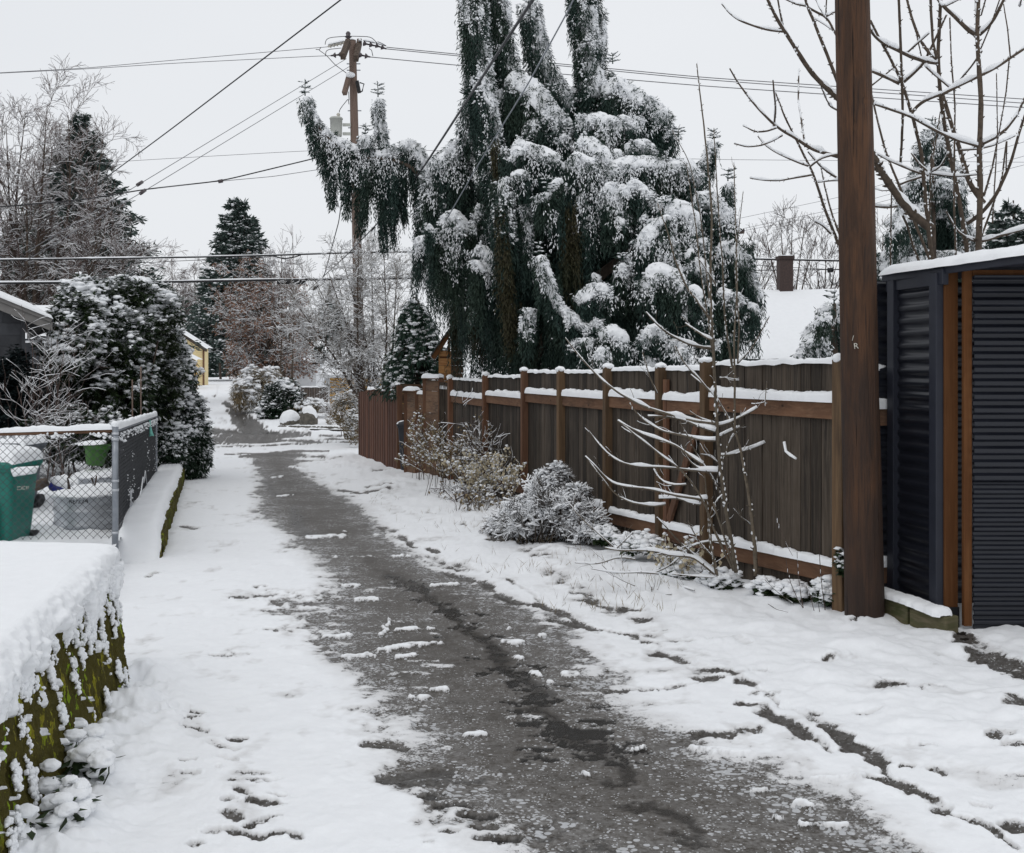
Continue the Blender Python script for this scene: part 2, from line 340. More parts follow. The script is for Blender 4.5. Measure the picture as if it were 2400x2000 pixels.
M = dict(
    board=wood('weathered_board', (.050, .0385, .0285), (.018, .0142, .0112), (.085, .068, .053), 20, rndamt=.5),
    rail=wood('fence_rail_wood', (.138, .070, .039), (.085, .045, .027), (.18, .102, .06), 12, axis='h', rndamt=.15),
    post=wood('fence_post_wood', (.112, .068, .037), (.066, .043, .027), (.155, .10, .055), 14, rndamt=.22),
    redpost=wood('reddish_post_wood', (.135, .064, .036), (.08, .041, .026), (.165, .09, .053), 14, rndamt=.2),
    pole=wood('pole_wood', (.085, .040, .021), (.030, .018, .013), (.125, .062, .031), 16, rndamt=0., bump=.006, streak=(.4, .6)),
    farpole=wood('far_pole_wood', (.165, .115, .092), (.115, .085, .07), (.20, .145, .12), 8, rndamt=0.),
    redboard=wood('red_brown_board', (.105, .045, .028), (.06, .028, .02), (.14, .07, .045), 12, rndamt=.3),
    oldboard=wood('horizontal_board', (.15, .085, .05), (.075, .048, .034), (.19, .12, .075), 12, axis='h', rndamt=.35),
    orange=wood('cedar_frame', (.108, .041, .012), (.080, .030, .009), (.135, .058, .021), 14, rndamt=.1),
    cedar=wood('cedar_shingle', (.42, .21, .075), (.30, .135, .05), (.48, .27, .12), 10, axis='h', rndamt=.2),
    timber=wood('mossy_timber', (.085, .075, .035), (.05, .055, .022), (.14, .115, .075), 10, axis='h', rndamt=.2),
    bark=simple('bark_grey_brown', (.10, .075, .058), (.05, .038, .03), 14, .9, .003, (1, 1, .4), rndamt=.2),
    twig=simple('twig_brown', (.075, .052, .042), (.045, .032, .027), 20, .85, rndamt=.25),
    redtwig=simple('twig_reddish', (.125, .085, .073), (.08, .057, .05), 10, .85, rndamt=.3),
    sumac=simple('sumac_bark', (.10, .075, .055), (.055, .042, .032), 24, .85, .003, rndamt=.15),
    paletwig=simple('twig_grey_green', (.14, .115, .085), (.085, .068, .05), 20, .85, rndamt=.2),
    seq=foliage('sequoia_needles', (.014, .031, .027), (.034, .060, .050), (.027, .044, .030)),
    seqbrown=foliage('old_brown_needles', (.030, .026, .014), (.05, .046, .022), (.025, .035, .018)),
    cedarleaf=foliage('cedar_spray', (.012, .034, .024), (.032, .062, .040), (.018, .04, .026)),
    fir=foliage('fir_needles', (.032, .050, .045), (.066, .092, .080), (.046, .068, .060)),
    rhodo=foliage('rhododendron_leaf', (.010, .022, .010), (.030, .052, .020), (.024, .034, .012), .45),
    hedge=foliage('hedge_leaf', (.012, .026, .016), (.032, .056, .034), (.02, .036, .022), .5),
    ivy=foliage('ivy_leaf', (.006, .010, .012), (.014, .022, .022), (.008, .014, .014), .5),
    pod=foliage('papery_seed_pod', (.42, .36, .25), (.55, .49, .36), (.48, .40, .27), .6),
    podleaf=foliage('withered_leaf', (.16, .12, .07), (.28, .22, .13), (.12, .10, .06), .7),
    oakleaf=foliage('withered_oak_leaf', (.22, .115, .072), (.32, .185, .125), (.18, .11, .078), .7),
    heather=foliage('heather_sprig', (.035, .032, .024), (.075, .06, .045), (.05, .035, .03), .7),
    navy=metal('navy_corrugated_paint', (.0085, .010, .016), (.014, .016, .024), .36, .12, 3, (1, 1, 6)),
    navytrim=simple('navy_trim_paint', (.022, .025, .037), (.018, .0205, .031), 8, .5, spec=.4),
    galv=metal('galvanised_steel', (.52, .54, .57), (.40, .42, .45), .42, .45, 6),
    pipe=metal('fence_pipe', (.30, .32, .35), (.22, .24, .27), .45, .6, 14),
    wire=metal('chain_link_wire', (.075, .078, .085), (.045, .046, .05), .5, .5, 20),
    slat=simple('privacy_slat', (.024, .024, .031), (.015, .015, .020), 9, .5, spec=.4, stretch=(4, 4, .4), rndamt=.3),
    teal=simple('teal_bin_plastic', (.005, .16, .125), (.004, .135, .105), 5, .45, spec=.45),
    tealdark=simple('dark_teal_recess', (.004, .10, .075), None, 5, .5),
    greybin=simple('grey_bin_plastic', (.10, .11, .13), (.07, .08, .09), 5, .5, spec=.4),
    darkbin=simple('black_bin_plastic', (.022, .026, .034), (.016, .019, .025), 5, .45, spec=.45),
    greenpot=simple('green_pot_plastic', (.055, .16, .03), (.04, .12, .022), 6, .5, spec=.4),
    bluebin=simple('blue_bin_plastic', (.02, .03, .22), (.018, .025, .17), 5, .5, spec=.4),
    black=simple('black_rubber', (.012, .012, .013), (.02, .02, .022), 10, .6),
    cable=simple('black_cable', (.018, .018, .020), (.03, .03, .032), 10, .6),
    thinwire=metal('aluminium_wire', (.20, .20, .21), (.14, .14, .15), .5, .5),
    porcelain=simple('brown_porcelain', (.05, .035, .04), (.035, .025, .03), 10, .3, spec=.6),
    transf=simple('transformer_paint', (.48, .49, .45), (.40, .41, .38), 5, .5, spec=.4),
    white=simple('white_paint', (.72, .73, .74), (.62, .63, .65), 3, .6),
    tagm=simple('aluminium_tag', (.55, .53, .47), (.42, .40, .35), 60, .5),
    glass=simple('window_glass', (.10, .12, .14), (.22, .24, .26), 4, .15, spec=.6),
    yellow=simple('yellow_clapboard', (.74, .61, .34), (.69, .56, .31), 3, .7),
    yelbrick=simple('yellow_brick', (.62, .38, .12), (.50, .30, .10), 9, .8),
    siding=simple('grey_shingle_siding', (.075, .078, .085), (.05, .052, .058), 5, .8, .002, (1, 1, .5), rndamt=.2),
    gutter=simple('grey_fascia_paint', (.21, .20, .19), (.16, .155, .15), 6, .6),
    brick=simple('dark_brick', (.062, .042, .037), (.042, .031, .029), 22, .85, .004, rndamt=.25),
    shingle=simple('dark_roofing', (.05, .05, .052), (.035, .035, .037), 12, .9),
    rock=simple('boulder_rock', (.15, .135, .115), (.075, .07, .06), 7, .9, .02),
    soil=simple('dark_soil', (.025, .018, .013), (.012, .010, .008), 30, .95, .01),
    tarp=simple('teal_ribbon', (.20, .52, .45), (.14, .42, .36), 9, .5),
)
def _moss():
    m, nt, b = _new('mossy_concrete'); h = NT(nt)
    v = h.map((1, 1, .30)); w = h.map((1, 1, 1))
    a = h.noise(v, 16, 6, .65, .4); c = h.noise(w, 3.0, 4, .6, .5); d = h.noise(v, 60, 4)
    col = h.mix(h.ramp(a, .35, .65), (.19, .165, .022), (.36, .33, .03))
    col = h.mix(h.ramp(d, .5, .8), col, (.38, .43, .03))
    col = h.mix(h.ramp(h.noise(w, 5., 5, .6), .54, .66), col, (.09, .075, .028))
    col = h.mix(h.ramp(c, .62, .70), col, (.17, .16, .14))
    green = h.ramp(h.noise(w, 2.1, 3), .5, .62); col = h.mix(green, col, (.20, .31, .02))
    col = h.mix(h.ramp(a, .42, .3), col, (.075, .065, .018))
    h.l(col, b.inputs['Base Color']); b.inputs['Roughness'].default_value = .95; b.inputs['Specular IOR Level'].default_value = .1
    h.bump(h.math('ADD', a, d), .9, .03, b); return m
M['moss'] = _moss()
def _pole():
    m, nt, b = _new('creosoted_pole'); h = NT(nt); v = h.map((1, 1, .045)); u = h.map((1, 1, .14)); w = h.map((1, 1, .35))
    g = h.noise(v, 60, 6, .65, .4); s = h.noise(u, 9, 5, .65, .8); st = h.noise(w, 3.4, 4, .6, .6)
    col = h.mix(h.ramp(s, .38, .62), (.098, .046, .0225), (.050, .0255, .0145)); col = h.mix(h.ramp(g, .48, .72), col, (.022, .014, .011))
    rust = h.noise(h.map((1, 1, .09)), 14, 4, .6, .5); col = h.mix(h.ramp(rust, .56, .72, (0, 0, 0), (.55, .55, .55)), col, (.135, .058, .024))
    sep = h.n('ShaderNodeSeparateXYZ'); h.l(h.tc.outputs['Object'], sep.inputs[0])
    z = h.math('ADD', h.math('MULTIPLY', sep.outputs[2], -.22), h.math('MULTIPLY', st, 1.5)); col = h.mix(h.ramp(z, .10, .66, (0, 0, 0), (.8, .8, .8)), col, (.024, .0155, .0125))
    cr = h.noise(h.map((1, 1, .02)), 34, 3, .5, .2); crk = h.ramp(cr, .66, .70); col = h.mix(crk, col, (.008, .006, .005))
    h.l(col, b.inputs['Base Color']); b.inputs['Roughness'].default_value = .72; b.inputs['Specular IOR Level'].default_value = .3
    h.bump(h.math('SUBTRACT', g, h.math('MULTIPLY', crk, 1.2)), .95, .014, b); return m
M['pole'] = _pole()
def _ground():
    m, nt, b = _new('snow_and_wet_asphalt'); h = NT(nt); w = h.map((1, 1, 1))
    s = h.attr('snow'); wet = h.attr('wet'); sl = h.attr('slush')
    f1 = h.noise(w, 48, 5, .7); f2 = h.noise(w, 150, 3, .7); f3 = h.noise(w, 14, 4, .6)
    # asphalt with aggregate
    asp = h.mix(h.ramp(f2, .35, .7), (.038, .0315, .0255), (.094, .081, .068))
    asp = h.mix(h.ramp(f3, .35, .7), asp, (.054, .046, .038))
    asp = h.mix(h.math('MULTIPLY', wet, .88), asp, (.012, .0112, .010))
    # slushy ice film: greyish
    ic = h.math('MULTIPLY', h.ramp(h.math('ADD', f1, h.math('MULTIPLY', f3, .5)), .58, .98), sl)
    asp = h.mix(h.math('MULTIPLY', ic, .8), asp, (.33, .325, .32))
    # crumbs of snow left on the asphalt
    for sc_, k_, lo_, hi_ in ((26, .46, .40, .60), (60, .50, .36, .62)):
        vo = h.vor(h.map((1, 1, 1)), sc_); crumb = h.math('LESS_THAN', vo, h.math('MULTIPLY', h.math('MULTIPLY', h.ramp(h.noise(w, sc_*.22, 3), lo_, hi_), sl), k_))
        asp = h.mix(h.math('MULTIPLY', crumb, .85), asp, (.50, .51, .525))
    t = h.math('ADD', s, h.math('MULTIPLY', h.math('SUBTRACT', f1, .5), 1.15)); t = h.math('ADD', t, h.math('MULTIPLY', h.math('SUBTRACT', f2, .5), .6))
    t = h.math('ADD', t, h.math('MULTIPLY', h.math('SUBTRACT', f3, .5), .8)); t = h.ramp(t, .06, .26)
    snowc = h.mix(h.ramp(f3, .3, .7), (.87, .885, .905), (.835, .85, .872))
    thin = h.ramp(h.math('SUBTRACT', s, .0), .30, .75); snowc = h.mix(thin, (.66, .66, .665), snowc)
    h.l(h.mix(t, asp, snowc), b.inputs['Base Color'])
    ra = h.math('MULTIPLY_ADD', wet, -.36, .48); ra = h.math('MULTIPLY_ADD', ic, .3, ra); ra = h.math('MULTIPLY_ADD', f2, .08, ra)
    rm = h.n('ShaderNodeMix', data_type='FLOAT'); h.l(t, rm.inputs[0]); h.l(ra, rm.inputs[2]); rm.inputs[3].default_value = .75; h.l(rm.outputs[0], b.inputs['Roughness'])
    b.inputs['Specular IOR Level'].default_value = .15
    hb = h.math('ADD', h.math('MULTIPLY', f1, .55), h.math('MULTIPLY', f2, .25)); hb = h.math('ADD', hb, h.math('MULTIPLY', t, 1.1))
    h.bump(hb, .55, .009, b); return m
M['ground'] = _ground()
# ------------------------------------------------ ground: alley, street and verge in one sheet under thin snow
def _cap(px, py, pts, w, k=2.3):
    """0..1 closeness to a traced mark (capsule chain), w = half width in photo px"""
    best = np.full(px.shape, 9.)
    if len(pts) == 1: pts = [pts[0], (pts[0][0]+.1, pts[0][1])]
    w = np.broadcast_to(w, (len(pts),)).astype(float)
    x0, x1 = min(p[0] for p in pts)-70, max(p[0] for p in pts)+70; y0, y1 = min(p[1] for p in pts)-45, max(p[1] for p in pts)+45
    m = (px > x0) & (px < x1) & (py > y0) & (py < y1)
    if not m.any(): return best
    X, Y = px[m], py[m]*k; bb = np.full(X.shape, 9.)
    for i in range(len(pts)-1):
        ax, ay, bx, by = pts[i][0], pts[i][1]*k, pts[i+1][0], pts[i+1][1]*k
        dx, dy = bx-ax, by-ay; t = np.clip(((X-ax)*dx+(Y-ay)*dy)/(dx*dx+dy*dy+1e-9), 0, 1)
        bb = np.minimum(bb, np.hypot(X-ax-t*dx, Y-ay-t*dy)/(w[i]+(w[i+1]-w[i])*t))
    best[m] = bb; return best
def C4(*p): return [(1300+x/1.909, 1300+y/1.909) for x, y in p]
def C1(*p): return [(x/2.1875, 1200+y/2.1875) for x, y in p]
def C3(*p): return [(600+x/2.1875, 1200+y/2.1875) for x, y in p]
def C8(*p): return [(800+x/2.917, 750+y/2.917) for x, y in p]
LEFT = np.array([(1060, 580), (1068, 594), (1131, 617), (1200, 612), (1240, 657), (1268, 697), (1314, 731), (1349, 777), (1394, 788), (1463, 760), (1554, 795), (1600, 868), (1657, 903), (1714, 985), (1765, 950), (1806, 935), (1850, 1020), (1920, 1143), (2000, 1215), (2200, 1450)], float)
RIGHT = np.array([(1060, 700), (1068, 690), (1108, 708), (1143, 760), (1189, 850), (1211, 868), (1268, 914), (1326, 1005), (1354, 1075), (1417, 1211), (1508, 1348), (1565, 1371), (1645, 1440), (1725, 1588), (1783, 1714), (1828, 1860), (1920, 2005), (2000, 2091), (2200, 2300)], float)
BARE = [  # dark strips where feet and tyres went through the snow: (trace, half width px, strength)
    (C4((290, 360), (360, 366)), 9, 1), (C4((390, 395), (455, 402)), 6, 1), (C4((405, 440), (470, 455), (580, 500)), 10, 1.2),
    (C4((730, 535), (800, 556)), 11, 1.2), (C4((815, 585), (880, 605)), 9, 1), (C4((820, 680), (910, 690), (1000, 750), (1060, 785), (1130, 838)), [8, 12, 19, 20, 13], 1.4),
    (C4((1190, 785), (1270, 825), (1340, 880), (1400, 915), (1470, 965)), [10, 19, 22, 20, 18], 1.4), (C4((1415, 1030), (1480, 1045), (1570, 1070), (1640, 1098)), [12, 19, 20, 15], 1.4),
    (C4((1640, 1110), (1700, 1150), (1800, 1190)), 13, .9), (C4((1840, 1140), (1920, 1155)), 8, .8), (C4((1890, 1210), (2000, 1270), (2100, 1330)), 9, .7),
    (C4((1130, 540), (1230, 534)), 8, .8), (C4((1210, 497), (1320, 484)), 6, .8), (C4((1480, 625), (1530, 620)), 15, .8), (C4((1500, 600), (1540, 606)), 7, 1),
    (C4((2040, 700), (2100, 720)), 24, 1.3), (C4((1950, 865), (2030, 875)), 13, 1), (C4((2015, 905), (2100, 915)), 13, 1), (C4((2040, 1225), (2110, 1250)), 22, 1.2),
    (C4((1360, 742), (1440, 742)), 8, 1), (C4((1130, 736), (1180, 738)), 6, .8), (C4((830, 806), (900, 803)), 8, .9), (C4((650, 825), (780, 822)), 15, 1.1),
    (C4((480, 608), (560, 600)), 5, .9), (C4((240, 615), (345, 604)), 7, 1), (C4((620, 572), (780, 566)), 5, .8), (C4((900, 555), (980, 540)), 5, .5), (C4((900, 640), (990, 643)), 5, .7),
    (C4((560, 400), (690, 398)), 6, .6), (C4((760, 395), (850, 425)), 8, .5), (C4((1560, 975), (1610, 985)), 7, .9), (C4((1580, 645), (1640, 640)), 6, .8), (C4((1660, 630), (1740, 634)), 5, .8),
    (C4((350, 300), (425, 305)), 10, 1.), (C4((310, 250), (380, 265)), 9, .8), (C4((190, 235), (250, 250)), 8, .8), (C4((130, 200), (190, 215)), 8, .7), (C4((0, 300), (100, 320), (185, 345)), 8, 1.2), (C4((0, 250), (40, 270)), 8, 1),
    (C4((70, 178), (160, 190)), 6, .7), (C4((20, 130), (80, 160)), 6, .6), (C4((1800, 800), (1840, 805)), 6, .6), (C4((1640, 885), (1690, 890)), 7, .6), (C4((1690, 990), (1760, 1010)), 9, .5), (C4((1720, 520), (1790, 512)), 8, .4), (C4((1700, 460), (1730, 466)), 6, .4),
    (C1((830, 1012)), 9, 1), (C1((910, 1035), (990, 1050)), 14, 1.2), (C1((820, 1068)), 8, 1), (C1((920, 1078), (1000, 1082)), 7, 1.1), (C1((1050, 1200), (1130, 1225), (1170, 1237)), 13, 1.2), (C1((1190, 1185), (1260, 1180)), 9, 1),
    (C1((950, 1300), (1010, 1297)), 7, 1), (C1((1105, 1280), (1160, 1295)), 9, 1.2), (C1((1090, 1331)), 8, 1), (C1((930, 1363), (980, 1362)), 9, 1.1), (C1((1270, 1357), (1330, 1357)), 8, .9), (C1((1220, 1412)), 9, .8),
    (C1((1225, 1450), (1270, 1460)), 9, 1.1), (C1((1290, 1500), (1400, 1498)), 12, 1.2), (C1((1120, 1497), (1180, 1493)), 7, .9), (C1((1130, 1560), (1210, 1575)), 17, 1.3), (C1((1270, 1640), (1350, 1610), (1420, 1580)), 9, 1), (C1((1020, 1655), (1070, 1645)), 13, 1.2),
    (C1((1140, 1640), (1250, 1675), (1330, 1690), (1420, 1672), (1531, 1692)), 12, 1.3), (C1((945, 1715), (1000, 1712)), 10, 1.2), (C1((950, 1135), (1080, 1142)), 6, 1), (C1((1115, 750), (1170, 750)), 8, .9), (C1((1190, 738), (1280, 735)), 4, .6), (C1((960, 760)), 5, .4),
    (C1((1180, 440), (1270, 440)), 5, .8), (C1((1370, 432), (1440, 434)), 5, .8), (C1((1390, 455), (1440, 490)), 7, .7), (C1((1360, 605), (1420, 610)), 7, .8), (C1((1320, 388), (1370, 385)), 5, .6), (C1((930, 80), (1000, 90)), 8, .9), (C1((680, 505), (740, 508)), 4, .6), (C1((760, 335), (800, 310)), 8, .6), (C1((1180, 1010), (1240, 1012)), 6, .6), (C1((1350, 1395), (1400, 1395)), 7, .7),
    (C3((0, 435), (60, 430)), 6, .6), (C3((270, 470), (360, 440)), 8, .7), (C3((580, 1195), (700, 1205), (760, 1215)), 16, 1), (C3((690, 1375), (850, 1340), (980, 1330)), 20, 1.5), (C3((800, 1400), (940, 1400)), 15, 1.1), (C3((860, 1477), (945, 1477)), 13, 1.3), (C3((930, 1525), (1040, 1522)), 14, 1.3), (C3((1060, 1572), (1170, 1578)), 15, 1.3), (C3((1150, 1637), (1190, 1634)), 10, 1.2), (C3((1180, 1700), (1300, 1697)), 17, 1.4), (C3((980, 1665), (1030, 1668)), 10, .8),
    (C3((0, 1500), (70, 1512)), 9, 1), (C3((0, 1400)), 8, .8), (C3((100, 1465), (160, 1475)), 7, .8), (C3((870, 1720), (920, 1725)), 6, .5),
    (C3((650, 85), (700, 98)), 10, 1), (C3((890, 195), (930, 212)), 8, 1.1), (C3((885, 240), (960, 265)), 9, 1.1), (C3((1030, 285), (1062, 292)), 17, 1.2), (C3((990, 320), (1090, 355)), 7, .8), (C3((1160, 375), (1210, 385)), 9, 1), (C3((1440, 478), (1500, 500), (1560, 520)), 8, 1.2), (C3((1530, 565), (1620, 580), (1740, 615)), 10, 1.2), (C3((1240, 430), (1350, 470)), 8, .9), (C3((740, 130), (820, 185)), 6, .7), (C3((1200, 310)), 6, .6), (C3((1410, 240), (1500, 245)), 5, .8), (C3((1060, 75)), 8, .6), (C3((1600, 215), (1660, 220)), 5, .6),
    (C8((1270, 1415), (1340, 1440)), 7, 1), (C8((230, 1050), (320, 1035)), 5, .7), (C8((560, 1330), (640, 1335)), 4, .6), (C8((1050, 1430), (1150, 1460)), 6, .8), (C8((850, 1420)), 5, .8), (C8((410, 1495)), 6, .6), (C8((1130, 1520), (1240, 1560)), 5, .6),
    ([(1990, 1474), (2030, 1470), (2056, 1452)], 5, 1.2), ([(2250, 1505), (2300, 1545), (2350, 1570), (2420, 1600)], [16, 26, 22, 24], 1.7), ([(2215, 1488), (2260, 1500)], 12, 1.4), ([(1150, 1270), (1250, 1275), (1290, 1262)], 9, .9),
    # street and far alley
    ([(500, 1012), (560, 1018), (640, 1021), (715, 1019)], [15, 18, 17, 12], 1.4), ([(500, 1030), (600, 1032), (660, 1026)], 13, 1.2), ([(620, 1005), (700, 1006), (820, 1008)], 3.5, .8),
    ([(498, 1040), (640, 1037), (850, 1033)], 4.0, 1.4), ([(498, 1047), (640, 1044), (850, 1040)], 3.6, 1.3), ([(530, 1066), (620, 1062), (770, 1059)], 3.4, 1.3), ([(750, 1024), (830, 1024)], 2.6, 1.2),
    ([(590, 1008), (576, 992), (563, 978), (548, 962), (536, 950), (526, 944)], [26, 22, 18, 13, 9, 6], 1.6), ([(612, 1004), (600, 990), (585, 975)], 4, .7), ([(525, 944), (537, 934), (546, 930)], 2.5, .8), ([(460, 942), (490, 932), (510, 925), (511, 905)], [2, 2.5, 3, 3], 1.1), ([(528, 1000), (505, 1000)], 3, .6), ([(548, 992), (545, 975), (530, 962)], 4, .5),
    ([(565, 1072), (640, 1066), (760, 1072)], 7, .9), ([(600, 1085), (700, 1083), (800, 1076)], 6, .6), ([(860, 1143), (920, 1140)], 5, .7), ([(800, 1150), (850, 1157), (915, 1150)], 6, 1),
]
SNOWY = [  # snow left standing on the bare strip: (trace, half width px)
    (C3((630, 715), (700, 702), (800, 688), (950, 680)), [5, 7, 7, 6]), (C3((540, 405), (620, 393), (710, 388)), [4, 7, 6]), (C3((525, 452), (595, 450)), 6), (C3((905, 380), (1035, 373)), 5), (C3((1000, 423), (1055, 422)), 4), (C3((845, 792), (990, 790)), 8),
    (C3((1310, 1050), (1365, 1045), (1410, 1050)), 8), (C3((1070, 1158), (1140, 1145)), 8), (C3((1270, 680), (1365, 677)), 6), (C3((1322, 750), (1350, 753)), 5), (C3((1575, 840), (1635, 840)), 7), (C3((915, 918), (955, 916)), 6), (C3((265, 131), (390, 125)), 5), (C3((425, 128), (440, 122)), 5), (C3((460, 103), (480, 104)), 3), (C3((498, 228), (575, 228)), 4), (C3((712, 231), (780, 229)), 3), (C3((730, 612), (815, 606)), 6), (C3((905, 625), (980, 632)), 6),
    (C3((880, 603), (915, 606)), 4), (C3((1235, 573), (1285, 573)), 4), (C3((1300, 608), (1335, 606)), 3), (C3((1280, 650), (1305, 650)), 3), (C3((460, 742), (580, 735)), 5), (C3((350, 648), (460, 640)), 6), (C3((700, 830), (830, 825)), 6), (C3((690, 905), (820, 900)), 6), (C3((770, 770), (920, 765)), 4), (C3((700, 565), (750, 565)), 4), (C3((720, 750), (790, 748)), 5), (C3((640, 198)), 3), (C3((400, 235)), 3), (C3((610, 122), (645, 122)), 3), (C3((455, 385), (520, 382)), 5), (C3((1640, 935), (1760, 930)), 7), (C3((1450, 640), (1480, 640)), 4), (C3((800, 960), (870, 955)), 6), (C3((780, 1010), (870, 1000)), 6), (C3((950, 1205), (985, 1207)), 5), (C3((1105, 440), (1200, 445)), 3), (C3((1490, 880), (1530, 885)), 5), (C3((1415, 835), (1460, 850)), 3),
    (C3((1700, 1355), (1730, 1360)), 6), (C4((1060, 1130), (1120, 1140)), 6), (C4((1120, 1215), (1300, 1230)), 7), (C4((980, 1190), (1030, 1190)), 4), (C4((370, 880), (430, 872)), 5), (C4((600, 885), (840, 905)), 6), (C4((690, 905), (860, 912)), 6), (C4((150, 990), (180, 1000)), 5), (C3((690, 560), (640, 640)), 3), (C4((1150, 1025), (1400, 1020)), 8), (C4((880, 1070), (960, 1065)), 4),
    ([(680, 1095), (712, 1100)], 4), ([(650, 1165), (690, 1160)], 3), ([(640, 1120), (660, 1118)], 3),
]
WET = [([(937, 1360), (985, 1385), (1030, 1420), (1097, 1474), (1135, 1510), (1180, 1555), (1215, 1590), (1257, 1634), (1290, 1680), (1330, 1720), (1400, 1750), (1450, 1790)], [14, 20, 22, 26, 30, 32, 32, 34, 40, 44, 40, 36]),
       (C4((20, 830), (110, 850), (230, 880), (330, 1010), (250, 1040)), [30, 40, 40, 30, 20]), (C3((1370, 1217), (1490, 1217)), 13), (C3((1390, 1270), (1475, 1270)), 13), (C3((1450, 1005), (1540, 1090)), 24), (C3((940, 500), (1010, 510)), 13), (C3((700, 1380), (960, 1370), (1090, 1390)), 26), (C3((860, 1477), (945, 1477)), 13), (C3((930, 1525), (1040, 1522)), 14), (C3((1060, 1575), (1170, 1578)), 16), (C3((1180, 1700), (1300, 1697)), 17), (C3((1330, 1610), (1530, 1620)), 20), (C3((1350, 1690), (1540, 1670)), 20), (C3((1560, 1580), (1660, 1560)), 22), (C3((1710, 1690), (1750, 1700)), 20), (C3((1540, 1740), (1740, 1735)), 26),
       (C4((300, 1130), (460, 1130), (620, 1240)), [20, 30, 30]), (C4((480, 1250), (620, 1290)), 24), (C3((700, 330), (850, 380)), 22), ([(690, 1190), (700, 1240), (740, 1270)], 14), ([(620, 1130), (650, 1170)], 10), ([(500, 1012), (715, 1019)], 9), ([(586, 1006), (560, 978), (534, 950)], 10)]
_r = np.random.default_rng(12); _L = np.array(WET[0][0], float)
PRINTS = [x for x in WET[1:] if isinstance(x[1], int) and x[1] <= 17 and x[0][0][1] > 1400]; WET = [x if isinstance(x[1], int) and x[1] < 15 else (x[0], [q*.6 for q in x[1]] if isinstance(x[1], list) else x[1]*.6) for x in WET]
for _k in range(110):
    _t = _r.random()*(len(_L)-1.01); _i = int(_t); _p = _L[_i]+(_L[_i+1]-_L[_i])*(_t-_i); _w = .35+(_p[1]-1300)/520.; _c = _p+_r.normal(0, 1, 2)*np.array([36*_w+6, 14*_w+3]); _a = 14*_w*(.5+_r.random())
    PRINTS.append(([(_c[0]-_a, _c[1]-_a*.12), (_c[0]+_a, _c[1]+_a*.12*_r.normal(0, 1))], 8*_w*(.6+.7*_r.random())+2))
BARE += [(C4((-40, 230), (60, 280), (180, 340), (300, 362), (430, 400), (500, 462), (600, 505), (750, 548), (860, 602)), 6, .62), (C4((820, 680), (1000, 752), (1130, 838), (1260, 900)), 8, .6), (C4((1190, 785), (1330, 872), (1470, 965), (1560, 1066), (1780, 1170), (2000, 1272)), 9, .66), (C4((860, 610), (940, 640), (1040, 700), (1190, 785)), 6, .5), (C4((-200, 120), (-120, 170), (-40, 230)), 5, .6), (C3((1050, 330), (1240, 425), (1360, 470), (1450, 480)), 5, .6), (C4((240, 612), (420, 606), (600, 590), (800, 565), (960, 542)), 4, .55)]
THIN = [(C4((0, 100), (200, 230), (420, 330), (700, 560)), 46, .42), (C8((1000, 1430), (1250, 1560), (1450, 1640)), 45, .40), (C8((500, 1150), (300, 1200)), 20, .3), (C4((1400, 640), (1700, 640), (2050, 700)), 40, .25), (C4((1500, 900), (1800, 1000), (2100, 1050)), 50, .3),
        (C1((900, 1050), (1100, 1200), (1250, 1400), (1300, 1600)), 55, .28), (C1((1200, 450), (1450, 450), (1500, 600)), 50, .33), (C3((100, 480), (350, 500), (380, 680)), 60, .40), (C3((600, 1000), (700, 1200), (850, 1500)), 40, .2), ([(600, 1085), (660, 1120), (600, 1160)], 22, .3), ([(520, 985), (540, 1000)], 16, .3), ([(490, 1035), (850, 1030)], 9, .35), (C8((250, 1230), (450, 1330), (650, 1380)), 22, .25)]
